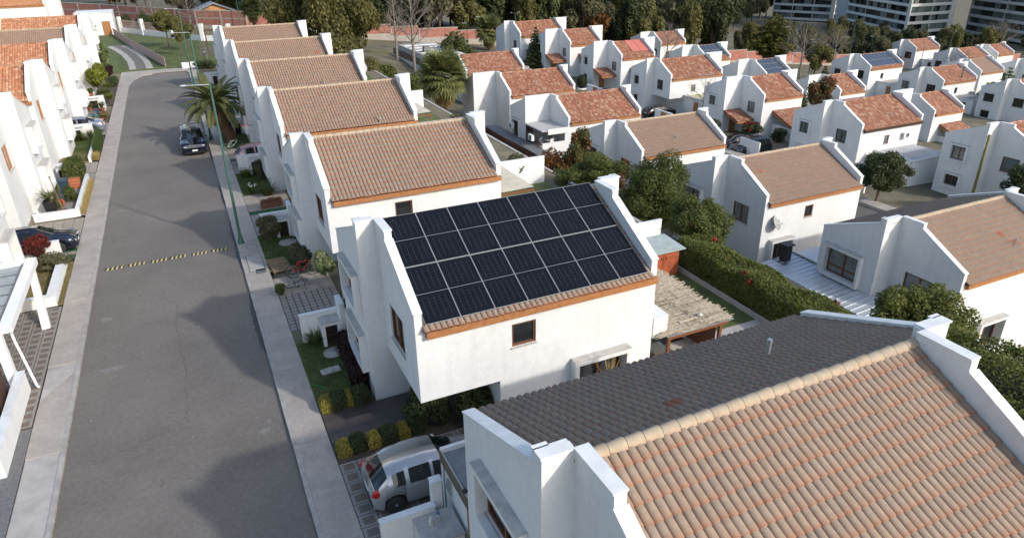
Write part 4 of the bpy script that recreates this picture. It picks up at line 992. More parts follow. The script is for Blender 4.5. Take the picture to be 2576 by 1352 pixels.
for i in range(22):
    xx = rs.uniform(172, 246); yy = 150 + (xx - 172) * .5 + rs.uniform(-12, 16)
    if (Vector((xx, yy, 0)) - Vector((TP.x, TP.y, 0))).dot(Vector((.922, -.388, 0))) < -4 or xx < 225: wood_tree(xx, yy, rs.choice((0, 1, 2, 5, 4, 1)), rs.uniform(.45, .72), grp='trees before the towers', lab='dusty tree between the brick wall and the grey towers')
# ---- park at the end of the street
tree('park_tree', 'larger round olive tree on the park lawn beyond the street end', (-.9, 133, .0), 4.2, (2.6, 2.6, 1.9), 6500, .17, L_OLIVE, .14, group='park trees', nb=16)
tree('park_tree', 'small olive tree on the park lawn nearest the street end', (.7, 121.4, 0), 3.3, (1.25, 1.25, 1.4), 3000, .15, L_OLIVE, .08, group='park trees')
tree('park_tree', 'olive tree behind the two street-end lamp posts', (1.9, 127, 0), 3.2, (1.5, 1.5, 1.6), 3200, .15, L_OLIVE, .09, group='park trees')
bare('bare_tree', 'leafless pale tree against the brick wall, left of the wooden cabin', (-2.8, 158, 0), 7.5, 3.4, BARKG, 'bare trees')
bare('bare_tree', 'leafless pale tree just left of the wooden cabin, behind park trees', (3.4, 151, 0), 8.0, 3.6, BARKG, 'bare trees')
bare('bare_sapling', 'small leafless sapling on the lawn beside the last street house', (3.9, 114.3, 0), 2.9, 1.0, BARKG, 'bare trees')
tree('willow_tree', 'huge drooping olive-green tree behind the street row of houses', (25.5, 121, -1.2), 7.4, (7.6, 6.5, 8.6), 30000, .3, L_OLIVE, .4, nb=60, sub=.24, tilt=(0, 0, 1.2))
tree('willow_tree', 'dark drooping tree at the left of the huge olive tree', (19, 128, -.4), 7.0, (6.0, 5.6, 8.4), 18000, .3, L_OLIVE, .35, nb=44, sub=.25, tilt=(0, 0, 1.2))
for i, (xx, yy, s) in enumerate(((22, 103, 1.9), (26, 99, 1.6), (19, 106, 1.5), (29, 94, 1.7), (23.5, 95, 1.5), (27, 88, 1.4))):
    shrub('garden_shrub', ['tangled brown-green shrub behind the fourth street roof', 'leafy green shrub left of the big fan palm', 'olive shrub under the huge drooping tree', 'dense green shrub just left of the big fan palm', 'low olive shrub beside the lawn strip', 'bright green shrub under the big fan palm'][i], (xx, yy, zg(xx, yy)), (s * 1.3, s * 1.3, s * 1.1), 3200, .17, [L_OLIVE, L_MID, L_BROWN, L_MID, L_OLIVE, L_MID][i])
bare('bare_tree', 'tall leafless tree on the lawn strip, the thinner left one', (33.2, 116.5, -2.2), 11.5, 2.4, BARKG, 'bare trees', dens=7)
bare('bare_tree', 'tall leafless tree on the lawn strip, the wider right one', (32.4, 104.5, -2.2), 12.2, 4.2, BARKG, 'bare trees', dens=7)
conifer('monkey_puzzle', 'dense dark rounded conifer behind the big fan palm', (44.5, 119, -6), 7.4, 3.6, L_MID, 11000, 12, .24, droop=-.25, pw=.55)
fan_palm('big fan palm rising behind the street row of roofs', (28.4, 80.5, -4.5), 5.2, 60, 2.1, 44)
fan_palm('fan palm beside the farthest white house under the wood', (56.0, 130.5, -5.2), 4.6, 50, 1.9, 34)
fan_palm('far fan palm next to the wooden cabin, above the last street roof', (14.0, 142, .2), 4.6, 46, 1.5, 20)
feather_palm('large feather palm with scaly trunk beside the dark blue car', (2.85, 63.3, 0), 3.45, .46, 2.75, 54, (-.75, 0), seedy=True)
conifer('spruce', 'dark green spruce in front of the narrow white house', (56.6, 111.5, -5.2), 7.4, 2.5, L_DARK, 9000, 15, .2)
conifer('cypress', 'yellow-tipped dark cypress at the edge of the far park', (123, 123, -10.8), 10.4, 4.6, lf('cypress_leaf', (.05, .06, .012), (.10, .10, .015), (.03, .04, .012), (.15, .13, .02)), 9000, 14, .34, droop=-.6, pw=.6)
bare('bare_tree', 'leafless tree standing in the far park beside the dirt path', (112, 104, -10.4), 10.5, 5.0, BARKG, 'bare trees', dens=6)
bare('bare_tree', 'leafless tree behind the house with the full solar roof', (137, 118, -13), 9.8, 4.2, BARKG, 'bare trees', dens=6)
bare('bare_tree', 'leafless tree at the wood edge above the small solar roof', (92, 121, -9.6), 9.5, 3.6, BARKG, 'bare trees', dens=6)
bare('bare_tree', 'leafless tree in front of the far right red-roofed houses', (160, 103, -15.6), 6.8, 3.6, mat('dark_twig', (.06, .035, .03), .9, .2), 'bare trees', dens=5)
bare('bare_tree', 'leafless tree at the right edge by the towers', (232, 138, -19.5), 9.5, 6.0, BARKG, 'bare trees', dens=6)
bare('bare_tree', 'thin leafless tree beside the wooden pole in front of the wide red roof', (61.2, 72, -6.9), 6.4, 3.0, mat('pale_twig', (.36, .32, .29), .9, .2), 'bare trees', dens=5)
tree('olive_tree', 'round olive tree beside the paired lamp posts in the far park', (115.5, 103.5, -10.8), 4.2, (3.2, 3.2, 2.9), 4500, .27, L_OLIVE, .18)
conifer('cedar', 'small dark cedar by the far solar house', (111, 97, -11.4), 4.6, 1.9, L_DARK, 3000, 10, .2)
tree('brown_tree', 'round brown-leaved tree in front of the corrugated pale roof', (82, 72, -9.6), 4.8, (2.5, 2.5, 2.5), 5200, .2, L_BROWN, .16)
shrub('evergreen', 'dark narrow evergreen left of the brown-leaved tree', (76.6, 70, -7.8), (.9, .9, 2.2), 2200, .16, L_DARK)
tree('bougainvillea', 'red-flowered bougainvillea beside the canopied house door', (60.6, 62.3, -7.2), 1.75, (1.35, 1.3, 1.0), 2400, .13, L_DARK, .06, extra=((L_RED, 1500, .13),), cat='flowering tree')
shrub('evergreen', 'dark evergreen bush at the left of the canopied house', (58.4, 66.3, -7.0), (.95, .95, 1.3), 1800, .13, L_DARK)
shrub('evergreen', 'dark green bush beside the tiled annex of the canopied house', (63.6, 60.6, -7.2), (1.0, .8, 1.0), 1500, .13, L_DARK)
T = thing('topiary', 'clipped egg-shaped topiary in a white round planter', 'topiary', (57.5, 97, -6.5)); inst('foliage', leaves('foliage', [(0, 0, 1.35, .8, .8, 1.05)], 2600, .09, L_DARK, .5, .1), T); MB().lathe([(.75, 0), (.85, .35), (.7, .36), (.6, .3)], 14).build('planter', WHITE2, T); MB().ell((0, 0, 1.35), (.7, .7, .95), 12, 8).build('twig_core', mat('twig_core', (.02, .02, .012)), T)
tree('street_tree', 'dark glossy tree in front of the orange gate on the lower road', (54.6, 39.6, -6.5), 3.0, (2.7, 2.6, 1.9), 14000, .12, L_DARK, .13, nb=36, sub=.26)
shrub('yellow_bush', 'yellowing feathery bush behind the leaning lamp post house', (129, 76.5, -12.5), (2.6, 2.2, 2.2), 2200, .25, L_YEL)
conifer('young_tree', 'young pale green conifer before the right-edge houses', (139.5, 80, -13.4), 6.6, 2.4, L_MID, 2400, 10, .25)
conifer('young_tree', 'tall green conifer beside the right apartment tower', (251, 150, -21), 10.5, 3.4, L_MID, 2600, 12, .4)
tree('garden_tree', 'dark tree at right edge beside the wide tiled canopy', (62.0, 32, -7), 3.8, (2.0, 2.0, 1.6), 4200, .14, L_DARK, .12)
# ---- gardens between the street row and the lower row
tree('garden_tree', 'tall leafy garden tree behind the solar-panelled house', (26.0, 34.2, -4.4), 4.9, (2.95, 2.6, 3.15), 52000, .075, L_MID, .2, nb=95, sub=.2, asp=.4)
tree('garden_tree', 'leafy green garden shrub-tree left of the tall garden tree', (23.4, 38.2, -4.4), 5.6, (2.8, 2.1, 1.6), 26000, .075, L_MID, .14, nb=50, sub=.22, asp=.4)
tree('vine_tree', 'vine-covered tree with red-brown leaves before the terrace house', (26.2, 44.5, -4.8), 5.0, (1.35, 1.2, 2.5), 15000, .085, L_OLIVE, .12, nb=40, sub=.24, extra=((L_RUST, 900, .13),))
tree('autumn_tree', 'autumn-brown sparse tree left of the vine-covered tree', (24.0, 45.0, -4.6), 4.4, (1.7, 1.5, 1.6), 2600, .12, L_RUST, .1)
bare('bare_sapling', 'leafless reddish sapling beside the brown fence', (23.5, 52, -4.6), 4.2, 1.8, mat('red_twig', (.13, .06, .04), .9, .2), 'bare trees')
shrub('garden_shrub', 'grey-green shrub beside the brown corrugated fence', (21.2, 56, -1.0), (1.1, 1.1, 1.7), 3600, .12, L_DUSTY)
shrub('garden_shrub', 'dark shrub below the corrugated pale roof of the second house', (20.5, 43, -.5), (1.6, 1.6, 1.3), 4600, .12, L_DUSTY)
tree('autumn_tree', 'thin brown-leaved sapling before the grey-roofed garden house', (29.6, 44.0, -5.4), 3.9, (1.3, 1.2, 1.6), 900, .11, L_RUST, .06)
boxhedge('garden_hedge', 'tall clipped green hedge with red blossom along the back garden', 21.35, 9.5, 23.1, 26.3, -.02, 1.55, 80000, .052, L_HEDGE, jit=.15, mix=((L_RED, 520, .065),))
tree('hedge_tree', 'bushy shrub-tree with red flowers above the far end of the hedge', (24.2, 27.6, -4.3), 5.4, (2.0, 1.8, 1.9), 20000, .07, L_MID, .13, nb=45, sub=.24, extra=((L_RED, 160, .07),))
shrub('red_creeper', 'red-leaved creeper beside the orange garden shed', (18.5, 26.9, 1.0), (.55, .7, .5), 900, .09, L_RED)
tree('garden_tree', 'glossy yellow-green tree in front of the right-hand white house', (28.4, 17.2, -4.2), 3.6, (3.0, 2.2, 1.9), 28000, .08, L_HEDGE, .16, nb=50, sub=.24)
boxhedge('garden_hedge', 'overgrown green hedge at right edge beyond the nearest roof', 21.2, 1.0, 23.1, 9.4, -.02, 2.1, 26000, .055, L_HEDGE, jit=.25)
boxhedge('garden_hedge', 'tall shaggy hedge on the lower terrace at right edge', 23.75, 3.0, 26.6, 14.6, -4.4, 1.5, 52000, .065, L_HEDGE, jit=.3)
# ------------------------------------------------------------------ yards and small built things
def wallthing(label, segs, m=None, name='garden_wall', cat='wall', cap=True, group=None):
    """segs: boxes (x0,y0,z0,x1,y1,z1) of one connected low wall"""
    x0, y0, z0 = segs[0][:3]; T = thing(name, label, cat, (x0, y0, z0), 0, group); b = MB(); c = MB()
    for s_ in segs:
        q = [s_[0] - x0, s_[1] - y0, s_[2] - z0, s_[3] - x0, s_[4] - y0, s_[5] - z0]; b.box(*q); c.box(q[0] - .02, q[1] - .02, q[5] + .001, q[3] + .02, q[4] + .02, q[5] + .035)
    b.build('wall_body', m or WHITE, T)
    if cap: c.build('coping', COPE, T)
    return T
def paving(name, x0, y0, x1, y1, nx, ny, m, z=0.0, gap=.02, th=.05, bed=None, stone=None):
    bed_o = struct(MB().box(x0, y0, z - .12, x1, y1, z - .012).build(name, bed or SOIL)); a, b = (x1 - x0) / nx, (y1 - y0) / ny
    me = MB().box(gap / 2, gap / 2, -th, a - gap / 2, b - gap / 2, 0).mesh('paver', m)
    ins = None
    if stone: ins = MB().box(a * .2, b * .2, -.01, a * .8, b * .8, .004).mesh('pebble_inset', stone)
    for i in range(nx):
        for j in range(ny):
            o = inst('paver', me, bed_o, (x0 + i * a, y0 + j * b, z + rnd.uniform(-.004, .004)))
            if ins: inst('pebble_inset', ins, o)
    return bed_o
PAVE = mat('grey_paver', (.25, .235, .22), .9, .15, 2.5, .3, 60); PAVED = mat('dark_porch_tile', (.075, .062, .058), .5, .15, 2); PAVT = mat('tan_paver', (.30, .265, .225), .9, .15, 2.5)
PEB = mat('pebble_mix', (.16, .125, .105), .9, .5, 40, .8, 60)
def grille_box(T, x0, y0, x1, y1, h, face='S'):
    b = MB(); t = .14
    b.box(x0, y0, 0, x0 + t, y1, h); b.box(x1 - t, y0, 0, x1, y1, h); b.box(x0, y0, h, x1, y1, h + .14); b.box(x0 + t, y1 - .05, 0, x1 - t, y1, h)
    o = b.build('meter_cabinet', WHITE, T); MB().box(x0 - .02, y0 - .02, h + .141, x1 + .02, y1 + .02, h + .165).build('cap', SILL, o)
    g = MB(); n = 7
    for i in range(n): xx = x0 + t + (x1 - x0 - 2 * t) * (i + .5) / n; g.box(xx - .012, y0 + .05, .04, xx + .012, y0 + .075, h - .03)
    for zz in (.06, h * .5, h - .07): g.box(x0 + t, y0 + .045, zz, x1 - t, y0 + .08, zz + .03)
    g.build('grille', TIMBERD, o); MB().box(x0 + t, y0 + .3, .02, x1 - t, y0 + .32, h - .02).build('back_panel', BLACK, o)
# front gardens of the street row
for i in range(0, 7):
    yr = ROW[i][0]; y1 = yr + 5.35
    if i == 0: sheet('lawn', 2.175, 6, 4.6, 14.15, LAWN, .0); grass('lawn_grass', 'shaded grass at the foot of the nearest house', 2.2, 9, 4.5, 14.1, 4000, L_GRASS, .06); continue
    sheet('lawn', 2.175, yr + .1, 4.2, y1, LAWN, .0)
    grass('lawn_grass', ['', 'short lawn grass in front of the solar-panelled house', 'short lawn grass beside the parked red bicycle', 'short lawn grass with white arum lilies', 'short grass beyond the feather palm', 'short grass before the second-farthest street house', 'short grass before the farthest street house'][i], 2.2, yr + .15, 4.15, y1 - .05, 6000 if i < 4 else 1500, L_GRASS, .06)
    T = wallthing(['', 'low white wall with meter grille beside the solar house lawn', 'low white wall behind the round dark shrub', 'low white wall beside the pink car', 'low white wall beyond the feather palm', 'low white wall by the second-farthest house', 'low white wall by the farthest street house'][i],
                  [(2.5, y1, -.1, 4.2, y1 + .18, 1.28), (4.05, y1 - .9, -.1, 4.24, y1, 1.9)], group='low front walls of the street row')
    T2 = thing('meter_box', ['', 'white meter cabinet with dark grille on the solar house lawn', 'white meter cabinet with dark grille by the dark shrub', 'white meter cabinet behind the arum lilies', 'white meter cabinet past the palm', 'white meter cabinet at the second-farthest house', 'white meter cabinet at the farthest house'][i], 'meter cabinet', (0, y1, 0), 0, 'meter cabinets of the street row')
    grille_box(T2, 3.25, -.75, 4.04, -.01, .95)
    # service annex with flat roof between the houses
    ym = ROW[i][0]
    T3 = thing('side_annex', ['', 'flat-roofed white side annex north of the solar house', 'flat-roofed white side annex north of the second house', 'flat-roofed side annex by the pink car', 'flat-roofed side annex past the palm', 'flat-roofed side annex, second-farthest', 'flat-roofed side annex at the street end'][i], 'annex', (0, ym + 3.8, 0), 0, 'flat side annexes of the street row')
    MB().box(4.45, .02, -.2, 10.5, 1.75, 2.3).build('wall_body', WHITE, T3); MB().box(4.4, .01, 2.301, 10.55, 1.8, 2.36).build('flat_roof', mat('roof_felt', (.2, .21, .22), .9, .2), T3)
    MB().box(4.43, .4, 0, 4.449, 1.2, 1.95).build('door', WOODDOOR, T3)
    m_ = MB(); m_.tube([(0, 0, .0), (-.06, 0, .0)], .12, 10).box(-.05, -.14, -.2, -.0, .14, .2); m_.build('meter_box_cover', mat('meter_grey', (.32, .36, .33), .5, .1), T3, (4.43, 1.42, 1.6))
paving('driveway', 2.18, 28.2, 4.9, 31.9, 9, 12, PAVE, gap=.05)
paving('garden_path', 2.18, 31.9, 4.9, 34.0, 4, 3, PAVT)
sheet('garden_soil', 2.175, 27.0, 4.3, 28.18, DIRT, -.005)
paving('porch_tiles', 2.2, 19.75, 7.3, 21.5, 7, 3, PAVED, .01, gap=.012)
MB().box(2.19, 19.7, -.05, 2.24, 21.55, .03)
sheet('planting_bed', 2.18, 18.65, 7.5, 19.74, SOIL, .0); sheet('planting_bed', 2.18, 21.51, 4.2, 22.0, SOIL, .008)
paving('driveway_car', 2.18, 14.55, 7.4, 18.62, 9, 8, PAVE, .0, gap=.03, stone=PEB)
sheet('side_yard', 7.42, 14.6, 13.5, 17.6, CONC, -.01)
for i in (2, 3, 4, 5):
    yr = ROW[i][0]; paving('garden_path', 2.18, yr - 3.6 if i > 2 else 45.0 - 13.4, 4.9 if i > 2 else 4.89, yr - .2, 3, 3, PAVT) if i > 2 else None
    if i > 2: sheet('turf_strip', 2.2, yr - 4.2, 4.9, yr - 3.62, TURF, .01); sheet('driveway_plain', 2.2, yr - 7.9, 7.0, yr - 4.25, PAVE, .0)
# back gardens
sheet('back_lawn', 17.3, 19.9, 21.2, 27.8, LAWN, .0); grass('back_lawn_grass', 'lawn grass beside the tall clipped hedge', 17.4, 20, 21.0, 27.5, 6000, L_GRASS, .06)
sheet('terrace', 13.9, 15.9, 17.28, 27.8, mat('terrace_tile', (.12, .10, .09), .7, .15, 2), .01)
sheet('stone_strip', 17.3, 17.9, 21.1, 19.85, CONC, .015)
struct(MB().box(21.14, 16, -.05, 21.26, 27.8, .22).build('garden_kerb', CONC))
for i in range(2, 7): sheet('back_lawn', 14.8, ROW[i][0] - 6.8, 21.8, ROW[i][0] + 6.5, DIRT if i % 2 else LAWN, .0)
struct(MB().box(23.25, 0, -6, 23.5, 100, -.02).build('retaining_wall', CONC))
for k, (yy, lab) in enumerate(((28.0, 'white rear boundary wall behind the orange shed'), (41.6, 'white rear boundary wall behind the second house'), (55, 'white rear boundary wall behind the third house'), (68.2, 'white rear boundary wall behind the fourth house'))):
    wallthing(lab, [(14.9, yy, -.1, 21.8, yy + .15, 1.8)], WHITE2, group='rear boundary walls')

# corrugated pale roof behind the second house
def corrugated(name, label, x0, y0, x1, y1, z0, z1, m, axis='x', n=40, amp=.03, legs=True, cat='canopy roof', gz=0, group=None):
    T = thing(name, label, cat, (x0, y0, gz), 0, group); V = []; F = []; a, b = x1 - x0, y1 - y0
    for i in range(n + 1):
        t = i / n; dz = amp * math.cos(t * n * PI)
        if axis == 'x': V += [(a * t, 0, z0 - gz + dz), (a * t, b, z1 - gz + dz)]
        else: V += [(0, b * t, z0 - gz + dz), (a, b * t, z1 - gz + dz)]
    mb = MB(); mb.add(V, [(2 * i, 2 * i + 1, 2 * i + 3, 2 * i + 2) for i in range(n)]); mb.add([(p[0], p[1], p[2] - .03) for p in V], [(2 * i, 2 * i + 1, 2 * i + 3, 2 * i + 2) for i in range(n)]); mb.build('roof_sheet', m, T)
    if legs:
        for px, py in ((.08, .08), (a - .08, .08), (.08, b - .08), (a - .08, b - .08)):
            MB().box(px - .05, py - .05, 0, px + .05, py + .05, min(z0, z1) - gz - .05).build('post', TIMBER, T)
        bb = MB(); bb.box(0, 0, min(z0, z1) - gz - .17, a, .06, min(z0, z1) - gz - .05); bb.box(0, b - .06, min(z0, z1) - gz - .17, a, b, min(z0, z1) - gz - .05); bb.build('beam', TIMBER, T)
    return T
PALE = mat('fibre_cement', (.40, .38, .33), .85, .15, 1.2)
corrugated('patio_roof', 'pale corrugated patio roof behind the second house', 14.9, 34.2, 17.3, 39.6, 2.45, 2.5, PALE, 'y', 36)
corrugated('patio_roof', 'pale flat patio roof behind the third house', 14.9, 47.6, 17.0, 51.0, 2.4, 2.45, PALE, 'y', 30)
corrugated('patio_roof', 'pale corrugated roof over a red patio wall left of the fan palm', 15.2, 55.5, 18.4, 59.5, 2.4, 2.5, PALE, 'y', 30)
corrugated('metal_roof', 'large pale zinc corrugated roof before a narrow red-roofed house', 86.0, 68.8, 93.0, 73.5, -6.6, -6.9, ZINC, 'x', 60, gz=-10.6)
# zinc annex roof of the right-hand house
def zinc_annex():
    T = thing('zinc_annex', 'annex with ribbed silver zinc roof below the right-hand white house', 'annex', (29.9, 19.6, -5.5))
    MB().box(.1, .1, -1, 2.5, 8.7, 2.75).build('wall_body', WHITE, T); MB().box(2.2, 6.9, -1, 5.6, 8.9, 2.72).build('wall_body', WHITE, T)
    MB().prism([(0, 0, 2.76), (2.62, 0, 2.95), (2.62, 0, 3.0), (0, 0, 2.81)], (0, 8.9, 0)).build('roof_sheet', ZINC, T)
    MB().box(2.63, 6.8, 2.9, 5.7, 8.9, 2.96).build('roof_sheet', ZINC, T)
    rm = MB().prism([(0, -.025, 2.8), (2.6, -.025, 2.99), (2.6, -.025, 3.035), (0, -.025, 2.845)], (0, .05, 0)).mesh('rib', ZINC)
    for k in range(22): inst('rib', rm, T, (0, .2 + k * .4, .012))
    MB().box(2.55, 0, 3.0, 2.68, 8.9, 3.07).build('flashing', GREYM, T)
    C_ = thing('chimney', 'black square metal chimney on the ribbed zinc roof', 'chimney', (31.4, 28.0, -2.62))
    MB().box(-.24, -.24, 0, .24, .24, .95).build('flue_box', DARKM, C_); MB().box(-.34, -.34, 1.06, .34, .34, 1.14).build('cap', DARKM, C_); MB().box(-.2, -.2, .95, .2, .2, 1.06).build('vent_slot', BLACK, C_); MB().box(-.55, -.5, .0, .55, .5, .03).build('flashing', GREYM, C_)
zinc_annex()
# shed, pergola, sofa, table
def shed():
    T = thing('garden_shed', 'orange slatted timber shed with flat grey roof beside the hedge', 'shed', (18.95, 25.2, 0)); O = mat('orange_stain', (.36, .085, .035), .7, .25, 4)
    MB().box(.05, .05, 0, 1.85, 1.35, 1.38).build('shed_body', mat('shed_shadow', (.06, .02, .01), .8, .1), T)
    sl = MB().box(0, 0, 0, .9, .045, .085).mesh('slat', O)
    for d in (0, 1):
        D = MB().box(.02 + d * .95, -.02, .04, .06 + d * .95, .03, 1.36).build('door', O, T)
        for k in range(13): inst('slat', sl, D, (.04 + d * .95, -.03, .06 + k * .102))
        h = MB().tube([(.84 if d == 0 else 1.1, -.06, 1.0), (.84 if d == 0 else 1.1, -.06, 1.15)], .015, 6); h.build('handle', DARKM, D)
    sw = MB().box(0, 0, 0, .045, 1.3, .085).mesh('side_slat', O)
    for k in range(13): inst('side_slat', sw, T, (-.02, .06, .06 + k * .102))
    MB().prism([(-.25, -.22, 1.44), (2.15, -.22, 1.44), (2.15, 1.6, 1.54), (-.25, 1.6, 1.54)], (0, 0, .04)).build('flat_roof', mat('shed_roof', (.36, .42, .40), .5, .2, 2, stain=.3), T)
    tag(MB().box(0, 0, 0, .35, .12, .03).box(.1, -.12, .0, .22, .24, .025).build('blue_cloth', mat('blue_cloth', (.05, .12, .5), .7), None, (18.95, 26.35, 1.55), (0, 0, .3)), 'small blue cloth lying on the grey shed roof', 'cloth')
shed()
def pergola():
    T = thing('reed_pergola', 'pergola with ragged reed-thatch roof behind the solar house', 'pergola', (14.0, 17.5, 0))
    for px, py in ((3.05, .25), (3.05, 5.0), (.6, .25)): MB().box(px - .06, py - .06, 0, px + .06, py + .06, 2.1).build('post', TIMBER, T)
    MB().box(2.95, .4, .0, 3.0, 2.2, 1.9).build('side_screen', TIMBER, T)
    b = MB(); b.box(.4, .02, 2.02, 3.25, .1, 2.2); b.box(.4, 5.2, 2.02, 3.25, 5.28, 2.2); b.box(3.15, .1, 2.0, 3.23, 5.2, 2.18); b.build('beam', TIMBER, T)
    MB().box(.3, -.05, 2.2, 3.4, .25, 2.235).build('edge_sheet', METAL, T)
    n = 5200; X = .15 + _g.random(n) * 3.1; Y = -.02 + _g.random(n) * 5.4; Lr = .35 + .5 * _g.random(n)
    X[X > 3.0] -= _g.random((X > 3.0).sum()) * .3
    a = _g.normal(0, .12, n); Z = 2.24 + _g.random(n) * .07 + .04 * np.sin(Y * 2.2) + .03 * np.sin(X * 3); r = .012
    D = np.stack([np.cos(a), np.sin(a), np.zeros(n)], 1) * Lr[:, None] * .5; N_ = np.stack([-np.sin(a), np.cos(a), np.zeros(n)], 1) * r; C = np.stack([X, Y, Z], 1); up = np.array([0, 0, r * 1.6])
    V = np.stack([C - D - N_, C + D - N_, C + D + up, C - D + up, C - D + N_, C + D + N_], 1).reshape(-1, 3); I = np.arange(n)[:, None] * 6
    F = np.concatenate([I + np.array([[0, 1, 2, 3]]), I + np.array([[3, 2, 5, 4]])])
    o = inst('reed_thatch', npmesh('reed_thatch', V, F, REED, False, {'tv': np.repeat(_g.random(n) * .99, 6)}), T); o['kind'] = 'stuff'
    MB().box(0.2, .05, 2.2, 3.2, 5.3, 2.238).build('thatch_bed', mat('thatch_bed', (.16, .12, .08), .9, .3, 8), T)
    w_ = MB()
    for k in range(9): w_.tube([(.2, .3 + k * .6, 2.345), (2, .33 + k * .6, 2.36), (3.2, .3 + k * .6, 2.345)], .006, 3)
    for k in range(6): w_.tube([(.4 + k * .5, .05, 2.345), (.4 + k * .5, 5.3, 2.35)], .006, 3)
    w_.build('tie_wire', DARKM, T)
    for px, py, l in ((1.2, .35, .9), (2.6, .22, .6)): MB().box(px, py, 2.36, px + l, py + .1, 2.39).build('loose_board', REED, T, rot=(0, 0, .04))
    MB().ell((2.2, .5, 2.42), (.12, .1, .09), 8, 6, 0, .3).build('weight_stone', SILL, T)
pergola()
def sofa():
    CU = mat('sofa_fabric', (.50, .47, .44), .9, .1, 5); RT = mat('rattan', (.07, .045, .035), .7, .3, 30)
    T = thing('garden_sofa', 'grey cushioned corner sofa under the reed pergola', 'sofa', (15.7, 18.55, 0))
    MB().box(0, 0, .05, 1.9, .85, .33).box(1.1, .85, .05, 1.9, 2.0, .33).box(1.78, 0, .33, 1.9, 2.0, .7).build('frame', RT, T)
    for q in ((.02, .05, .33, .9, .82, .48), (.92, .05, .33, 1.76, .82, .48), (1.12, .87, .33, 1.76, 1.95, .48), (1.5, .1, .49, 1.76, .75, .86), (1.5, .9, .49, 1.76, 1.4, .84), (1.5, 1.42, .49, 1.76, 1.92, .85)): 
        b = MB().box(*q); o = b.build('cushion', CU, T); md = o.modifiers.new('bevel', 'BEVEL'); md.width = .05; md.segments = 3
    Q = thing('coffee_table', 'square glass-topped rattan coffee table beside the sofa', 'table', (14.95, 18.95, 0)); MB().box(0, 0, .02, .8, .8, .42).build('body', mat('rattan_brown', (.12, .07, .045), .7, .25, 30), Q); MB().box(.04, .04, .421, .76, .76, .435).build('glass_top', GLASSC, Q)
    K = thing('garden_chair', 'light round garden chair at the house corner under the pergola', 'chair', (14.35, 19.3, 0)); MB().lathe([(.02, .42), (.22, .42), (.24, .45), (.22, .46), (.02, .45)], 14).build('seat', PVC, K); MB().add([(.2 * math.cos(a), .2 * math.sin(a), .46) for a in np.linspace(-1.2, 1.2, 7)] + [(.26 * math.cos(a), .26 * math.sin(a), .82) for a in np.linspace(-1.2, 1.2, 7)], [(i, i + 1, i + 8, i + 7) for i in range(6)]).build('backrest', PVC, K)
    for sx, sy in ((1, 1), (1, -1), (-1, 1), (-1, -1)): MB().tube([(.1 * sx, .1 * sy, .42), (.2 * sx, .2 * sy, 0)], .012, 5).build('leg', TIMBER, K)
sofa()
wallthing('white projecting parapet block at the rear corner of the solar house', [(13.82, 17.72, 2.15, 14.45, 19.4, 2.98)], name='parapet_block', cat='parapet')
# pampas vase behind the south bay window
T = thing('pampas_vase', 'dried pampas plumes standing in the solar house lower window', 'plant', (11.75, 17.28, .5)); inst('plumes', blades_mesh('plumes', 60, 1.1, .07, L_STRAW, .25, .05, 4, .5), T, (0, 0, .35)); MB().lathe([(.08, 0), (.13, .2), (.06, .42)], 12).build('vase', SILL, T)

# ------------------------------------------------------------------ plants of the front gardens
boxes = [(2.22, 21.55, .4, .62, L_GOLD, 'golden', 'leftmost golden cube bush on the lawn side of the porch'), (2.62, 21.5, .5, .62, L_DARK, 'green', 'dark cube bush between the two golden ones on the lawn side'), (3.08, 21.55, .3, .62, L_GOLD, 'golden', 'thin golden bush beside the lawn-side dark bushes'), (3.42, 21.4, .55, .7, L_DARK, 'green', 'dark cube bush next to the house corner, lawn side'),
         (2.26, 18.85, .42, .6, L_GOLD, 'golden', 'golden cube bush at the pavement corner beside the driveway'), (2.72, 18.8, .5, .6, L_DARK, 'green', 'round dark bush after the pavement corner golden one'), (3.28, 18.82, .42, .6, L_GOLD, 'golden', 'golden cube bush in the middle of the driveway row'), (3.76, 18.8, .52, .6, L_DARK, 'green', 'dark bush behind the middle golden bush of the driveway row'), (4.34, 18.85, .4, .6, L_GOLD, 'golden', 'golden cube bush nearest the house in the driveway row'), (4.8, 18.9, .5, .6, L_DARK, 'green', 'dark low bush nearest the overhang in the driveway row')]
for x_, y_, wd, ht, m, nm, lab in boxes: boxhedge('box_bush', lab, x_ - (.03 if m is L_DARK else 0), y_ + rnd.uniform(-.04, .04), x_ + wd * rnd.uniform(.95, 1.12), y_ + .52, 0, ht * (.74 if m is L_GOLD else .92) * rnd.uniform(.9, 1.08), 2600, .03, m, 'bush', 'clipped bushes lining the porch path', jit=.03, cap=3)
shrub('camellia', 'large dark glossy shrub under the overhanging corner of the solar house', (5.55, 19.35, 0), (.85, .75, .9), 6000, .07, L_DARK)
shrub('camellia', 'dark glossy shrub under the overhang beside the inner wall', (7.0, 18.5, 0), (.75, .7, .85), 5000, .075, L_DARK)
boxhedge('purple_hedge', 'dark purple-leaved shrub along the solar house wall', 3.72, 22.3, 4.22, 25.6, 0, .95, 5200, .07, L_PURP, 'shrub', jit=.12)
strappy('agapanthus', 'strappy green agapanthus clump beside the meter cabinet', (2.95, 26.6, 0), 150, .75, .035, L_MID, .85, .2)
tag(MB().lathe([(.42, 0), (.42, .03), (.36, .035), (.1, .035), (.1, .05), (.02, .05)], 24).build('manhole_cover', SILL, None, (3.5, 25.6, 0)), 'round concrete manhole cover in the solar house lawn', 'manhole cover')
tag(MB().box(-.38, -.2, 0, .38, .2, .04).lathe([(.08, .04), (.08, .055), (.02, .055)], 10).build('valve_cover', SILL, None, (3.1, 24.3, 0), (0, 0, .1)), 'small rectangular concrete valve cover in the solar house lawn', 'valve cover')
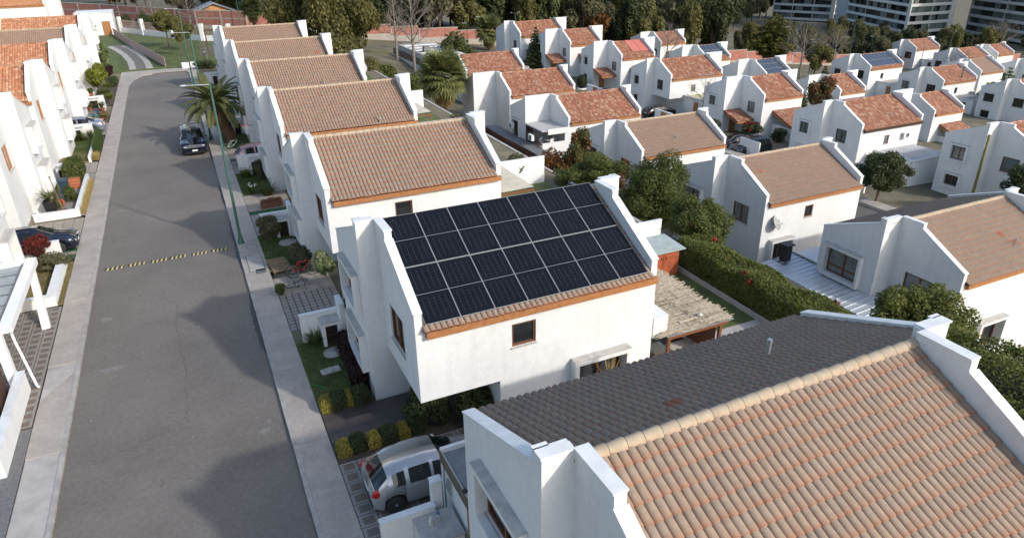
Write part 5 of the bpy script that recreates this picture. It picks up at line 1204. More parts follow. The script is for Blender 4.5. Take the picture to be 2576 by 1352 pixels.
tag(MB().tube([(0, 0, .02), (.25, -.25, .03), (.42, -.5, .02)], .02, 6).build('green_hose', mat('hose_green', (.02, .25, .06), .5), None, (2.25, 23.6, 0)), 'short piece of green hose lying on the lawn edge', 'hose')
shrub('dark_shrub', 'round dark grey-green shrub behind the near lamp post', (2.75, 39.3, 0), (.85, .8, .75), 5200, .07, L_DUSTY)
shrub('dark_shrub', 'dark shrub behind the red bicycle', (3.75, 35.2, 0), (.75, .8, .65), 3800, .07, L_DUSTY)
tag(MB().lathe([(.5, 0), (.5, .03), (.44, .035), (.1, .035), (.02, .05)], 24).build('manhole_cover', SILL, None, (3.65, 38.6, 0)), 'round concrete manhole cover beside the dark shrub', 'manhole cover')
T = thing('wooden_pallet', 'old timber pallet lying on the soil beside the bicycles', 'pallet', (2.35, 34.6, .05), .1)
for k in range(6): MB().box(0, k * .32, 0, 1.0, k * .32 + .28, .03).build('plank', mat('pallet_wood', (.22, .16, .09), .9, .25, 5), T, rot=(0, rnd.uniform(-.01, .03), 0))
MB().box(.0, 0, -.06, .08, 1.9, -.001).box(.9, 0, -.06, .98, 1.9, -.001).build('bearer', mat('pallet_wood', (.22, .16, .09)), T)
shrub('small_shrub', 'small leafy shrub at the pavement edge below the bicycles', (2.35, 32.1, 0), (.32, .3, .32), 900, .06, L_MID)
shrub('variegated_creeper', 'pale variegated creeper hanging over the side wall beside the driveway', (4.45, 31.5, .9), (.5, .65, .6), 3600, .08, L_VAR)
strappy('arum_lily', 'arum lilies with white flowers by the low wall near the pink car', (2.85, 52.6, 0), 90, .7, .07, L_MID, .7, .25, flowers=9)
strappy('arum_lily', 'arum lilies with white flowers in the middle of the lawn', (2.85, 48.6, 0), 80, .55, .06, L_MID, .7, .25, flowers=9)
strappy('agapanthus', 'wide strappy green clump against the third house wall', (3.7, 47.7, 0), 170, .9, .035, L_MID, .8, .3)
shrub('dark_shrub', 'grey-green shrub standing beside the third house meter cabinet', (3.75, 51.6, 0), (.5, .6, .9), 2600, .07, L_DUSTY)
T = thing('planter_box', 'long brown wooden planter with dry pink flowers', 'planter', (3.0, 44.9, .0), .05); MB().box(0, 0, 0, 1.35, .4, .42).build('box', mat('planter_wood', (.12, .05, .03), .7, .25, 6), T); inst('flowers', leaves('flowers', [(.3, .2, .5, .3, .18, .12), (.7, .2, .52, .3, .18, .14), (1.1, .2, .5, .3, .18, .12)], 900, .04, lf('dry_flower', (.3, .08, .08), (.16, .12, .05), (.4, .2, .18), (.1, .1, .04))), T)
shrub('dark_shrub', 'dark tufted shrub at the far right corner of the street end', (3.2, 106.5, 0), (1.6, 1.3, .7), 2600, .13, L_DARK)
wallthing('short low white wall at the head of the street', [(.3, 108.2, 0, 3.4, 108.5, .75)])
# ------------------------------------------------------------------ nearest house front: walls, annex, gnomes
wallthing('low white front wall with step beside the silver car', [(2.5, 14.2, -.1, 4.06, 14.38, 1.28), (4.05, 14.38, -.1, 4.35, 14.6, 1.95)])
def near_annex():
    T = thing('front_annex', 'flat-roofed entrance annex with bamboo screen beside the silver car', 'annex', (4.62, 11.7, 0))
    MB().box(0, 0, -.2, 3.2, 3.5, 2.2).build('wall_body', WHITE, T); MB().box(.1, .1, 2.201, 3.15, 3.45, 2.24).build('flat_roof', mat('roof_felt', (.2, .21, .22)), T); MB().box(.0, 3.4, 2.24, 3.2, 3.52, 2.38).build('parapet', WHITE, T)
    me = MB().tube([(0, 0, 0), (0, 3.4, 0)], .022, 7).mesh('bamboo_cane', mat('bamboo', (.12, .095, .05), .6, .3, 8))
    for k in range(8): inst('bamboo_cane', me, T, (-.03 + rnd.uniform(-.01, .01), .02, 1.98 + k * .047))
    MB().box(-.02, .5, 0, .0, 1.4, 1.95).build('door', WOODDOOR, T)
    m_ = MB().box(-.06, -.13, -.22, 0, .13, .22); m_.tube([(-.06, 0, .05), (-.1, 0, .05)], .1, 10); m_.build('electric_meter', mat('meter_grey', (.32, .36, .33)), T, (0, 2.75, 1.55)); MB().tube([(-.02, 3.2, 0), (-.02, 3.2, 2.2)], .02, 6).build('conduit', METAL, T)
    G = thing('meter_box', 'white meter cabinet with rusty grille in front of the nearest house', 'meter cabinet', (0, 14.2, 0)); grille_box(G, 3.4, -1.1, 4.5, -.02, .95)
    for k, (gx, gy, cm) in enumerate(((3.78, 13.75, (.55, .55, .52)), (4.02, 13.85, (.08, .14, .35)))):
        N = thing('garden_gnome', ['small pale stone garden gnome on the meter cabinet', 'small garden gnome with blue hat on the meter cabinet'][k], 'gnome', (gx, gy, 1.115)); m1 = mat('gnome_%d' % k, cm, .7, .1)
        MB().lathe([(.07, 0), (.08, .08), (.06, .15), (.04, .17)], 10).build('body', SILL, N); MB().ell((0, 0, .2), (.045, .045, .05), 8, 6).build('head', mat('gnome_face', (.5, .3, .22), .7), N); MB().lathe([(.055, .22), (.03, .29), (.004, .36)], 8).build('hat', m1, N); MB().ell((-.03, 0, .16), (.03, .035, .05), 8, 6).build('beard', PVC, N)
        for sg in (-1, 1): MB().tube([(-.02, .05 * sg, .14), (-.06, .04 * sg, .09)], .018, 6).build('arm', m1, N)
near_annex()
strappy('agapanthus', 'green strappy plant before the low wall at the bottom edge', (3.3, 12.6, 0), 80, .6, .03, L_MID, .8, .15)
tag(MB().lathe([(.05, 0), (.07, .03), (.05, .09), (.02, .1)], 10).build('black_ornament', BLACK, None, (4.02, 11.5, 4.1)), 'small black object on the upper window ledge of the nearest house', 'ornament')
# red replaced tile and basketball hoop, street side
T = thing('basketball_hoop', 'orange basketball hoop with net fixed to the street house wall', 'basketball hoop', (4.2, 57.6, 2.6)); MB().tube([(-.45 + .23 * math.cos(a), .23 * math.sin(a), 0) for a in np.linspace(0, 2 * PI, 17)], .016, 6, cap=False).build('rim', mat('hoop_orange', (.6, .1, .03), .4), T); MB().box(-.22, -.02, -.02, .05, .02, .02).build('bracket', DARKM, T)
nb_ = MB()
for a in np.linspace(0, 2 * PI, 13)[:-1]: nb_.tube([(-.45 + .23 * math.cos(a), .23 * math.sin(a), 0), (-.45 + .14 * math.cos(a + .3), .14 * math.sin(a + .3), -.4)], .004, 3)
nb_.build('net', PVC, T)

# ------------------------------------------------------------------ street furniture
def lamp(label, loc, h=9.0, arm=1.1, ang=PI, m=None, name='street_lamp', group='green lamp posts', double=False, r=.085, foot=True):
    T = thing(name, label, 'lamp post', loc, 0, group); m = m or GREENP
    MB().tube([(0, 0, 0), (0, 0, h * .5), (0, 0, h)], [r, r * .8, r * .55], 8).build('post', m, T)
    if foot: MB().lathe([(r * 2.3, 0), (r * 2.2, .04), (r * 1.7, .2), (r * 1.05, .6)], 10).build('flared_base', m, T); MB().box(-.24, -.24, -.05, .24, .24, .015).build('base_plate', CONC, T)
    for a in ((ang, ang + PI) if double else (ang,)):
        ar = MB().tube([(0, 0, h - .05), (arm * math.cos(a), arm * math.sin(a), h + (.35 if double else 0))], [.03, .025], 6).build('arm', METAL if not double else m, T)
        hd = MB(); c, s_ = math.cos(a), math.sin(a); p = Vector((arm * c, arm * s_, h + (.35 if double else 0)))
        hd.tube([p, p + Vector((c, s_, 0)) * .16, p + Vector((c, s_, 0)) * .32], [.03, .06, .025], 8); hd.build('lamp_head', mat('lamp_head', (.38, .42, .46), .4, .05), ar)
    return T
lamp('green lamp post on the right pavement beside the speed bumps', (1.22, 39.65, 0))
lamp('green lamp post beside the dark blue car', (1.26, 65.4, 0))
lamp('green lamp post at the far end of the street', (1.1, 91.2, 0))
lamp('short black park lamp with white globe at the street end lawn', (3.34, 110.1, 0), 1.75, .05, 0, BLACK, r=.05)
for k, (x_, y_, z_, h_, lab, db) in enumerate(((53, 134.5, -4.4, 5.0, 'green lamp post before the brick wall right of the rounded conifer', 0), (57, 137, -4.6, 6.0, 'green lamp post against the wood above the fan palm', 0), (68, 126, -6.4, 7.5, 'double-armed green lamp post behind the narrow red-roofed houses', 1), (62, 131, -5, 7.0, 'double-armed green lamp post left of the farthest white house', 1), (115.6, 105, -10.9, 7.4, 'tall green lamp post in the far park, left of a close pair', 0), (117, 105.6, -10.9, 6.8, 'green lamp post in the far park, right of a close pair', 0), (126, 126.5, -11.2, 7.3, 'green lamp post in front of the yellow-tipped cypress', 0), (122.6, 118.6, -11.4, 8.6, 'green lamp post right of the yellow-tipped cypress', 0),
                                          (155, 128.8, -13.6, 8.2, 'double-armed lamp post before the balcony tower', 1), (165, 130.9, -14.4, 5.6, 'slim lamp post left of the house under the tower', 0), (170.3, 119.8, -16, 5.8, 'dark pole before the house under the tower', 0), (182, 121, -16.6, 8.6, 'double-armed lamp post above the far right red roofs', 1), (12.2, 150, .1, 6.4, 'green lamp post in front of the brick wall by the far fan palm', 0), (10.6, 146, .1, 4.2, 'shorter green post beside the far fan palm', 0), (24.5, 140, -1, 8.5, 'green lamp post half hidden in the huge drooping tree', 0))):
    lamp(lab, (x_, y_, z_), h_, .7, PI, None, 'street_lamp', 'green lamp posts', bool(db), .09, False)
def pole(label, loc, h, m, r=.11):
    T = thing('utility_pole', label, 'pole', loc); MB().tube([(0, 0, -.5), (0, 0, h)], [r, r * .85], 8).build('post', m, T); MB().box(-.35, -.03, h - .18, .35, .03, h - .1).build('cross_arm', GREYM, T); MB().ell((-.3, 0, h + .02), (.05, .05, .09), 6, 5).build('insulator', PVC, T)
OL = mat('olive_pole', (.16, .15, .04), .7, .2)
pole('olive utility pole before the wide red roof', (62.2, 72.6, -7.0), 5.2, OL); pole('olive utility pole beside the narrow red-roofed house', (60.8, 108, -6), 4.9, OL); pole('tall olive utility pole in front of the right-edge white house', (63.4, 36.6, -6.9), 6.2, mat('olive_pole', (.16, .15, .04)), .13); pole('dark leaning pole before the mid-slope red roof', (124, 79, -13), 7.2, GREENP, .12)
# speed bumps
for k, (xa_, xb_) in enumerate(((-5.72, -4.83), (-4.62, -3.75), (-3.52, -2.66), (-2.56, -1.7), (-1.45, -.62), (-.42, .42))):
    T = thing('speed_bump', ['black and yellow rubber speed bump nearest the left kerb', 'second rubber speed bump from the left kerb', 'third rubber speed bump from the left kerb', 'fourth rubber speed bump from the left kerb', 'fifth rubber speed bump from the left kerb', 'rubber speed bump nearest the right kerb'][k], 'speed bump', (xa_, 39.55 + .02 * (k % 2), ROADZ), .012, 'rubber speed bumps across the road'); l = xb_ - xa_
    prof = [(-.17, .0), (-.13, .035), (-.05, .055), (.05, .055), (.13, .035), (.17, .0)]
    MB().prism([(0, a, b) for a, b in prof], (l, 0, 0)).build('rubber_body', RUBBER, T)
    ns = 4
    for j in range(ns):
        s0 = l * (j + .28) / ns; w_ = l / ns * .42; sk = .1; V = []
        for a, b in prof: t = (a + .17) / .34; V += [(s0 + sk * t, a, b + .004), (s0 + w_ + sk * t, a, b + .004)]
        m_ = MB(); m_.add(V, [(2 * i, 2 * i + 1, 2 * i + 3, 2 * i + 2) for i in range(5)]); m_.build('yellow_stripe', YELLOW, T)
# ------------------------------------------------------------------ cars
def wheel(parent, x, y, r, wd, side, rimm):
    o = MB().lathe([(r * .62, -wd / 2), (r * .93, -wd / 2), (r, -wd * .36), (r, wd * .36), (r * .93, wd / 2), (r * .62, wd / 2)], 22).build('wheel', RUBBER, parent, (x, y, r), (PI / 2, 0, 0))
    k = -side * wd / 2
    rb = MB(); rb.lathe([(r * .64, k * .55), (r * .66, k * .9), (r * .6, k * .98), (r * .58, k * .8), (.02, k * .62)], 20)
    for j in range(7):
        a = 2 * PI * j / 7; d = Vector((math.cos(a), math.sin(a), 0)); p = Vector((-d.y, d.x, 0)) * .045
        rb.add([d * .04 - p + Vector((0, 0, k * .92)), d * .04 + p + Vector((0, 0, k * .92)), d * r * .6 + p * .8 + Vector((0, 0, k * .99)), d * r * .6 - p * .8 + Vector((0, 0, k * .99))], [(0, 1, 2, 3)])
    rb.lathe([(.05, k * .9), (.045, k * 1.02), (.01, k * 1.03)], 10)
    rb.build('rim', rimm, o)
def car(name, label, loc, rz, P, paint, cat='car', lights=True):
    """P: L, W, H, wb, r, belt, top[(x,z)], ws(x0,x1), rw(x0,x1), side(x0,x1), pillar(x list)"""
    T = thing(name, label, cat, loc, rz); L, W, r = P['L'], P['W'], P['r']; hw = W / 2
    tx, tz = zip(*P['top']); bx_, bz_ = zip(*P['belt']); wf, wr_ = P['wb']
    ra = r + .06
    X = sorted(set(np.round(np.concatenate([np.linspace(-L / 2, L / 2, 40), [x for x in tx], np.linspace(wf - ra, wf + ra, 13), np.linspace(wr_ - ra, wr_ + ra, 13), np.array(P['ws']), np.array(P['rw']), np.array(P['side'])]), 3)))
    rings = []
    for x in X:
        top = np.interp(x, tx, tz); belt = min(np.interp(x, bx_, bz_), top - .02); e = min(1, (L / 2 - abs(x)) / (.42)); wm = hw * (.80 + .20 * math.sqrt(max(0, 1 - (1 - e) ** 2)))
        sill = P.get('sill', .2) + (.06 if abs(x) > L / 2 - .12 else 0)
        for c in (wf, wr_):
            if abs(x - c) < ra: sill = max(sill, r + math.sqrt(ra * ra - (x - c) ** 2))
        g = max(0, min(1, (top - belt - .04) / .35)); wt = wm * (.93 - .20 * g)
        zm = max(sill + .04, min(.62 * belt + .05, belt - .02)); zl = max(sill + .02, min(sill + .12, zm - .01))
        rings.append([(wm * .93, sill), (wm * .985, zl), (wm, zm), (wm * .975, max(belt, zm + .005)), (wt + .02, max(top - .05 - .05 * g, belt + .01)), (wt * .72, top - .008), (0, top + .012)])
    B = {}
    def put(key, vs): B.setdefault(key, MB()).add(vs, [(0, 1, 2, 3)], 0, True)
    def inr(x, rg): return rg[0] < x < rg[1]
    for i in range(len(X) - 1):
        xc = (X[i] + X[i + 1]) / 2
        for sg in (-1, 1):
            for j in range(6):
                key = 'body'
                if j == 3 and inr(xc, P['side']) and not any(abs(xc - p) < .05 for p in P['pillar']):
                    nseg = sum(xc > p for p in P['pillar']); key = ('side', sg, nseg)
                if j >= 4 and inr(xc, P['ws']): key = 'windscreen'
                if j >= 4 and inr(xc, P['rw']): key = 'rear_window'
                a, b = rings[i], rings[i + 1]
                put(key, [(X[i], sg * a[j][0], a[j][1]), (X[i + 1], sg * b[j][0], b[j][1]), (X[i + 1], sg * b[j + 1][0], b[j + 1][1]), (X[i], sg * a[j + 1][0], a[j + 1][1])])
    for i, sgx in ((0, -1), (len(X) - 1, 1)):
        rg = rings[i]; B['body'].add([(X[i], y, z) for y, z in rg] + [(X[i], -y, z) for y, z in rg[::-1][1:]], [tuple(range(13))], 0, False)
    gl = mat('car_glass', (.012, .014, .016), .05, 0, spec=.7)
    for mb in B.values(): mb.weld()
    B['body'].build('body', paint, T)
    for k, mb in B.items():
        if k == 'body': continue
        mb.build('side_window' if isinstance(k, tuple) else k, gl, T)
    MB().box(-L / 2 + .12, -hw * .86, .17, L / 2 - .12, hw * .86, .5).build('underbody', BLACK, T)
    rim = P.get('rim') or METAL
    for c in (wf, wr_):
        for sg in (-1, 1): wheel(T, c, sg * (hw - .1), r, .2, sg, rim)
    if P.get('cladding'):
        MB().box(wr_ + ra, -hw - .005, .2, wf - ra, -hw + .04, .34).box(wr_ + ra, hw - .04, .2, wf - ra, hw + .005, .34).build('side_skirt', BLACK, T)
    tzf = np.interp(L / 2 - .15, tx, tz); tzr = np.interp(-L / 2 + .12, tx, tz)
    red = mat('tail_red', (.45, .01, .012), .2, .1, spec=.7); cl = mat('headlamp', (.55, .57, .6), .12, .1, 8, spec=.8)
    for sg in (-1, 1):
        MB().ell((L / 2 - .16, sg * hw * .68, tzf - .16), (.17, hw * .22, .075), 12, 8).build('headlight', cl, T)
        zt = P.get('tail_z', tzr - .12); b = MB().ell((-L / 2 + .17, sg * hw * .88, zt), (.2, .07, P.get('tail_h', .16) * .85), 12, 8); b.build('tail_light', red, T)
        mx = P['ws'][0] + .1 if P['ws'][0] > 0 else P['ws'][1]; mx = P['side'][1] - .25; mz = np.interp(mx, bx_, bz_) + .07
        MB().ell((mx, sg * (hw + .1), mz), (.07, .1, .07), 8, 6).build('mirror', P.get('mirror') or paint, T)
        for p in P['handles']: MB().box(p - .1, sg * hw * .985 - .02, np.interp(p, bx_, bz_) - .12, p + .1, sg * hw * .985 + .022, np.interp(p, bx_, bz_) - .09).build('door_handle', P.get('handle_m') or paint, T)
    s_ = MB()
    for p in P['seams']:
        for sg in (-1, 1): s_.box(p - .006, sg * hw * .99 - .014, .32, p + .006, sg * hw * .99 + .012, np.interp(p, bx_, bz_) - .02)
    if P['seams']: s_.build('door_seam', BLACK, T)
    MB().box(L / 2 - .02, -hw * .5, tzf - .32, L / 2 + .012, hw * .5, tzf - .2).build('grille', BLACK, T)
    MB().box(L / 2 - .05, -hw * .7, .24, L / 2 + .02, hw * .7, .38).build('bumper', P.get('bump_m') or BLACK, T); MB().box(-L / 2 - .02, -hw * .7, .26, -L / 2 + .05, hw * .7, .36).build('bumper', P.get('bump_m') or BLACK, T)
    plate = mat('plate_white', (.75, .75, .73), .5, 0)
    MB().box(L / 2 + .012, -.2, .4, L / 2 + .03, .2, .52).build('number_plate', plate, T); MB().box(-L / 2 - .03, -.2, P.get('rp', .62), -L / 2 - .012, .2, P.get('rp', .62) + .12).build('number_plate', plate, T)
    return T
def paint(name, c, metal=.5, rough=.32): return mat(name, c, rough, .03, 1, metal=metal, spec=.5, coat=.6)
HATCH = dict(L=3.72, W=1.69, r=.3, wb=(1.15, -1.2), sill=.22, belt=[(-1.9, .98), (0, .93), (.9, .88), (1.9, .72)], top=[(-1.86, .55), (-1.85, .78), (-1.79, .98), (-1.6, 1.16), (-1.34, 1.36), (-1.05, 1.43), (-.6, 1.475), (-.1, 1.48), (.3, 1.43), (.65, 1.22), (1.02, .98), (1.6, .86), (1.8, .74), (1.86, .55)], ws=(.32, 1.02), rw=(-1.77, -1.36), side=(-1.22, .82), pillar=[-.78, .0], handles=[-.55, .4], seams=[-.9, .02, .85], tail_z=.86, tail_h=.2, rp=.6, rim=METAL)
SUVP = dict(L=5.0, W=1.98, r=.38, wb=(1.5, -1.5), sill=.28, belt=[(-2.5, 1.12), (1.2, 1.08), (2.5, 1.0)], top=[(-2.5, .75), (-2.48, 1.0), (-2.42, 1.15), (-2.1, 1.68), (-1.6, 1.75), (0, 1.77), (.35, 1.7), (1.25, 1.14), (2.2, 1.04), (2.45, .88), (2.5, .65)], ws=(.37, 1.25), rw=(-2.42, -2.1), side=(-2.0, 1.0), pillar=[-1.25, -.25], handles=[-.7, .5], seams=[-1.3, -.25, .95], cladding=True, rim=METAL)
MINI = dict(L=3.55, W=1.63, r=.29, wb=(1.12, -1.15), sill=.2, belt=[(-1.8, .92), (.6, .9), (1.8, .78)], top=[(-1.77, .5), (-1.75, .8), (-1.68, .95), (-1.3, 1.38), (-.8, 1.48), (.0, 1.48), (.35, 1.4), (1.0, .97), (1.55, .86), (1.74, .7), (1.77, .5)], ws=(.36, 1.0), rw=(-1.68, -1.32), side=(-1.15, .8), pillar=[-.35], handles=[.15], seams=[-.45, .85], tail_z=.72, tail_h=.14)
SEDAN = dict(L=4.55, W=1.8, r=.32, wb=(1.4, -1.35), sill=.22, belt=[(-2.3, .96), (1.0, .92), (2.3, .76)], top=[(-2.27, .55), (-2.25, .85), (-2.15, 1.0), (-1.6, 1.06), (-.95, 1.38), (-.5, 1.44), (.2, 1.44), (.5, 1.38), (1.2, .98), (1.95, .84), (2.2, .7), (2.27, .5)], ws=(.52, 1.2), rw=(-1.58, -.97), side=(-1.15, .95), pillar=[-.2], handles=[-.45, .55], seams=[-.95, -.1, 1.0], tail_z=.88, tail_h=.1)
car('parked_car', 'silver hatchback with red tail lights parked on the near driveway', (4.52, 16.55, 0), 0, HATCH, paint('silver_paint', (.46, .47, .48), .5, .28))
T = car('parked_car', 'dark blue sport utility car with silver roof bars parked at the kerb', (-.2, 63.4, ROADZ), -PI / 2, SUVP, paint('navy_paint', (.008, .012, .028), .3, .2))
for sg in (-1, 1): MB().tube([(-1.9, sg * .68, 1.74), (-1.7, sg * .68, 1.84), (.1, sg * .68, 1.86), (.3, sg * .68, 1.74)], .03, 6).build('roof_rail', METAL, T)
for x_ in (-1.5, -.2): MB().box(x_ - .04, -.82, 1.88, x_ + .04, .82, 1.92).build('roof_bar', METAL, T)
gb = MB()
for k in range(3): gb.box(2.5, -.62, .72 + k * .08, 2.525, .62, .745 + k * .08)
gb.build('chrome_grille', PFRAME, T)
bd = MB().tube([(2.53, .1 * math.cos(a), .8 + .1 * math.sin(a)) for a in np.linspace(0, 2 * PI, 15)], .01, 4, cap=False); bd.tube([(2.53, -.05, .87), (2.53, -.022, .76), (2.53, 0, .82), (2.53, .022, .76), (2.53, .05, .87)], .008, 4); bd.build('badge', PFRAME, T)
car('parked_car', 'small rose-pink hatchback parked behind the low white wall', (4.3, 56.2, 0), .06, MINI, paint('rose_paint', (.42, .27, .26), .5))
car('parked_car', 'silver saloon car seen over a low wall on the left driveway', (-9.65, 73.6, 0), PI, SEDAN, paint('silver_blue', (.30, .34, .40), .6)) if False else car('parked_car', 'silver saloon car seen over a low wall on the left driveway', (-9.7, 73.6, 0), 0 + PI * 0, dict(SEDAN, rim=METAL), paint('silver_blue', (.30, .34, .40), .6)) if False else None
T = car('parked_car', 'silver saloon car with its boot towards the left pavement', (-9.65, 73.9, 0), PI, SEDAN, paint('silver_blue', (.30, .34, .40), .6))
car('parked_car', 'dark navy car parked nose-out behind the red-leaved shrub', (-9.45, 43.7, 0), 0, SEDAN, paint('dark_navy', (.012, .016, .035), .4, .2))
car('parked_car', 'black estate car under the overhang of the wide-roofed house', (58.3, 77.4, -6.75), .0, dict(SEDAN, top=[(-2.27, .55), (-2.2, .95), (-2.0, 1.25), (-1.5, 1.45), (.2, 1.47), (.5, 1.4), (1.2, 1.0), (1.95, .86), (2.2, .7), (2.27, .5)], rw=(-2.2, -1.55), side=(-1.7, .95)), paint('black_paint', (.008, .008, .01), .2, .2))
car('parked_car', 'black saloon parked before the canopied narrow house', (57.6, 61.0, -6.95), .05, SEDAN, MATS['black_paint'])
car('parked_car', 'dark grey off-road car parked beside the black saloon', (57.0, 58.3, -6.95), PI, SUVP, paint('graphite_paint', (.06, .062, .065), .5, .35))

# ------------------------------------------------------------------ bicycles
def bicycle(label, loc, rz, frame, lean=0.0, s=1.0, flat=False, fork_m=None, tyre=None):
    T = thing('bicycle', label, 'bicycle', loc, rz); r = .33
    Rm = Matrix.Rotation(PI / 2 - .12 if flat else lean, 4, 'X')
    def add(o): o.matrix_basis = Rm @ Matrix.Diagonal((s, s, s, 1)) @ o.matrix_basis; return o
    for x_ in (-.5, .52):
        t = MB().tube([(x_ + r * math.cos(a), 0, r + r * math.sin(a)) for a in np.linspace(0, 2 * PI, 25)], .026, 7, cap=False); o = add(t.build('wheel', tyre or RUBBER, T))
        sp = MB()
        for k in range(14): a = 2 * PI * k / 14; sp.tube([(x_, .02 * (-1) ** k, r), (x_ + (r - .03) * math.cos(a), 0, r + (r - .03) * math.sin(a))], .0025, 3)
        sp.tube([(x_ + (r - .03) * math.cos(a), 0, r + (r - .03) * math.sin(a)) for a in np.linspace(0, 2 * PI, 25)], .01, 5, cap=False); sp.tube([(x_, -.05, r), (x_, .05, r)], .02, 6); sp.build('spokes', METAL, o)
    f = MB(); bb = (-.06, 0, .3); st = (-.2, 0, .74); hd = (.32, 0, .78); hl = (.36, 0, .66)
    f.tube([bb, st], .02, 7).tube([st, hd], .022, 7).tube([bb, hl], .026, 7).tube([hd, hl], .025, 7).tube([st, (-.5, .05, r)], .012, 6).tube([st, (-.5, -.05, r)], .012, 6).tube([bb, (-.5, .05, r)], .014, 6).tube([bb, (-.5, -.05, r)], .014, 6)
    add(f.build('frame', frame, T))
    g = MB()
    for sg in (-1, 1): g.tube([(.37, sg * .05, .62), (.52, sg * .05, r)], .018, 6)
    g.tube([hl, (.37, 0, .6)], .025, 6); add(g.build('fork', fork_m or DARKM, T))
    h = MB().tube([(.3, 0, .78), (.27, 0, .92)], .016, 6); h.tube([(.2, -.34, .97), (.27, -.2, .94), (.28, 0, .92), (.27, .2, .94), (.2, .34, .97)], .014, 6); add(h.build('handlebar', DARKM, T))
    sd_ = MB().tube([st, (-.24, 0, .88)], .014, 6); sd_.ell((-.25, 0, .92), (.14, .07, .035), 10, 6); add(sd_.build('saddle', BLACK, T))
    c_ = MB().lathe([(.02, -.01), (.09, -.008), (.09, .008), (.02, .01)], 14); o = add(c_.build('chainring', DARKM, T)); o.matrix_basis = Rm @ Matrix.Translation((-.06 * s, .05, .3 * s)) @ Matrix.Rotation(PI / 2, 4, 'X')
    p_ = MB().box(-.06, .09, .12, .02, .19, .14).box(-.14, -.19, .46, -.06, -.09, .48).tube([(-.06, .07, .3), (-.02, .1, .13)], .012, 5).tube([(-.06, -.07, .3), (-.1, -.1, .47)], .012, 5); add(p_.build('pedal', DARKM, T))
    return T
bicycle('red mountain bicycle standing on the garden path', (3.7, 33.7, 0), .0, mat('red_bike', (.6, .025, .02), .35, 0), -.12, 1.02)
bicycle('small white and grey bicycle fallen on the garden path', (3.05, 33.0, .05), .5, mat('white_bike', (.55, .56, .56), .35, 0), 0, .72, True)
bicycle('pale green bicycle with front wheel raised beside the palm trunk', (2.75, 61.0, 0), .35, mat('mint_bike', (.35, .5, .42), .35, 0), .1)
bicycle('teal bicycle lying on the left paving', (-8.95, 81.2, .05), .5, mat('teal_bike', (.05, .42, .36), .35, 0), 0, .95, True)
bicycle('dark bicycle lying beside the teal one', (-8.7, 82.1, .05), 1.1, mat('black_bike', (.02, .02, .022), .35, 0), 0, .95, True)

# ------------------------------------------------------------------ left side of the street
paving('left_drive', -10.1, 45.9, -7.3, 48.7, 5, 5, PAVT, gap=.03); paving('left_drive', -10.1, 59.4, -7.32, 62.4, 5, 4, PAVT, gap=.03)
sheet('left_terrace', -13.0, 45.9, -10.12, 50.4, mat('brown_tile', (.20, .155, .13), .7, .12, 2), .2, .3)
sheet('door_mat', -11.6, 48.3, -10.75, 49.5, mat('ochre_mat', (.42, .22, .05), .95, .1), .225, .02)
for k in range(4): sheet('turf_strip', -9.9, 41.9 + k * .98, -7.32, 42.4 + k * .98, TURF, .008); sheet('drive_strip', -9.9, 42.4 + k * .98, -7.32, 42.88 + k * .98, PAVT, .004)
sheet('dry_lawn', -10.1, 35.9, -7.32, 41.3, LAWND, .0); grass('dry_lawn_grass', 'dry straw-coloured grass inside the left white kerb wall', -9.9, 36.3, -7.9, 41, 5000, L_DGRASS, .06); grass('dry_verge_grass', 'dry grass strip between the white kerb wall and pavement', -7.6, 35.9, -7.32, 41.2, 1200, L_DGRASS, .07)
paving('carport_paving', -10.8, 25.5, -7.32, 35.6, 7, 20, PAVE, .0, gap=.03, stone=PEB)
sheet('cobble_edge', -7.9, 14, -7.31, 25.4, mat('cobble_grey', (.15, .15, .15), .9, .25, 9), -.004); sheet('entrance_paving', -12, 10, -7.92, 25.4, PAVE, -.006)
sheet('left_lawn', -10.1, 62.6, -8.05, 66.5, LAWND, .0); sheet('left_lawn', -10.1, 66.5, -8.05, 71.6, LAWN, .0); grass('left_lawn_grass', 'patchy green grass beside the silver saloon', -10, 63, -8.1, 71.4, 4200, L_GRASS, .09)
sheet('left_paving', -10.1, 72.2, -7.32, 77.0, PAVE, -.003); sheet('left_paving', -10.1, 77.0, -7.9, 86.5, mat('slate_gravel', (.15, .155, .16), .9, .25, 10), .0); sheet('left_verge', -10.1, 49.4, -7.3, 59.3, PAVE, -.01); sheet('left_verge', -10.1, 86.6, -7.35, 100, SOIL, -.01)
wallthing('white sloping wall before the navy car', [(-10.1, 41.4, -.1, -7.75, 41.65, 1.2), (-10.2, 41.66, -.1, -9.95, 42.3, 1.2)], group='low walls on the left'); wallthing('low thick white kerb wall round the dry lawn', [(-7.9, 36.2, -.05, -7.55, 41.3, .45), (-10.1, 35.85, -.05, -7.55, 36.15, .45)], WHITE2, group='low walls on the left')
wallthing('low white planter wall with straw grass beside the pavement', [(-7.75, 49.2, -.05, -7.58, 57.2, .5), (-10.1, 49.2, -.05, -7.76, 49.4, .42)], WHITE2, group='low walls on the left'); wallthing('low white wall before the silver saloon', [(-10.1, 71.75, -.1, -8.15, 71.95, 1.15)], group='low walls on the left')
wallthing('low white wall with grille below the round hedge', [(-10.1, 58.6, -.1, -8.1, 58.8, 1.1)], group='low walls on the left'); wallthing('white planter wall with potted plants, left side middle', [(-10.1, 85.6, -.1, -7.95, 85.85, 1.15), (-8.1, 83.4, -.1, -7.9, 85.5, .5)], group='low walls on the left'); wallthing('white edging stones beside the tall rushes', [(-8.02, 62.8, -.1, -7.85, 71.0, .35)], WHITE2, group='low walls on the left')
G = thing('meter_box', 'meter cabinet with rusty grille behind the left planter bin', 'meter cabinet', (0, 58.6, 0)); grille_box(G, -9.6, -.8, -8.6, -.02, .85)
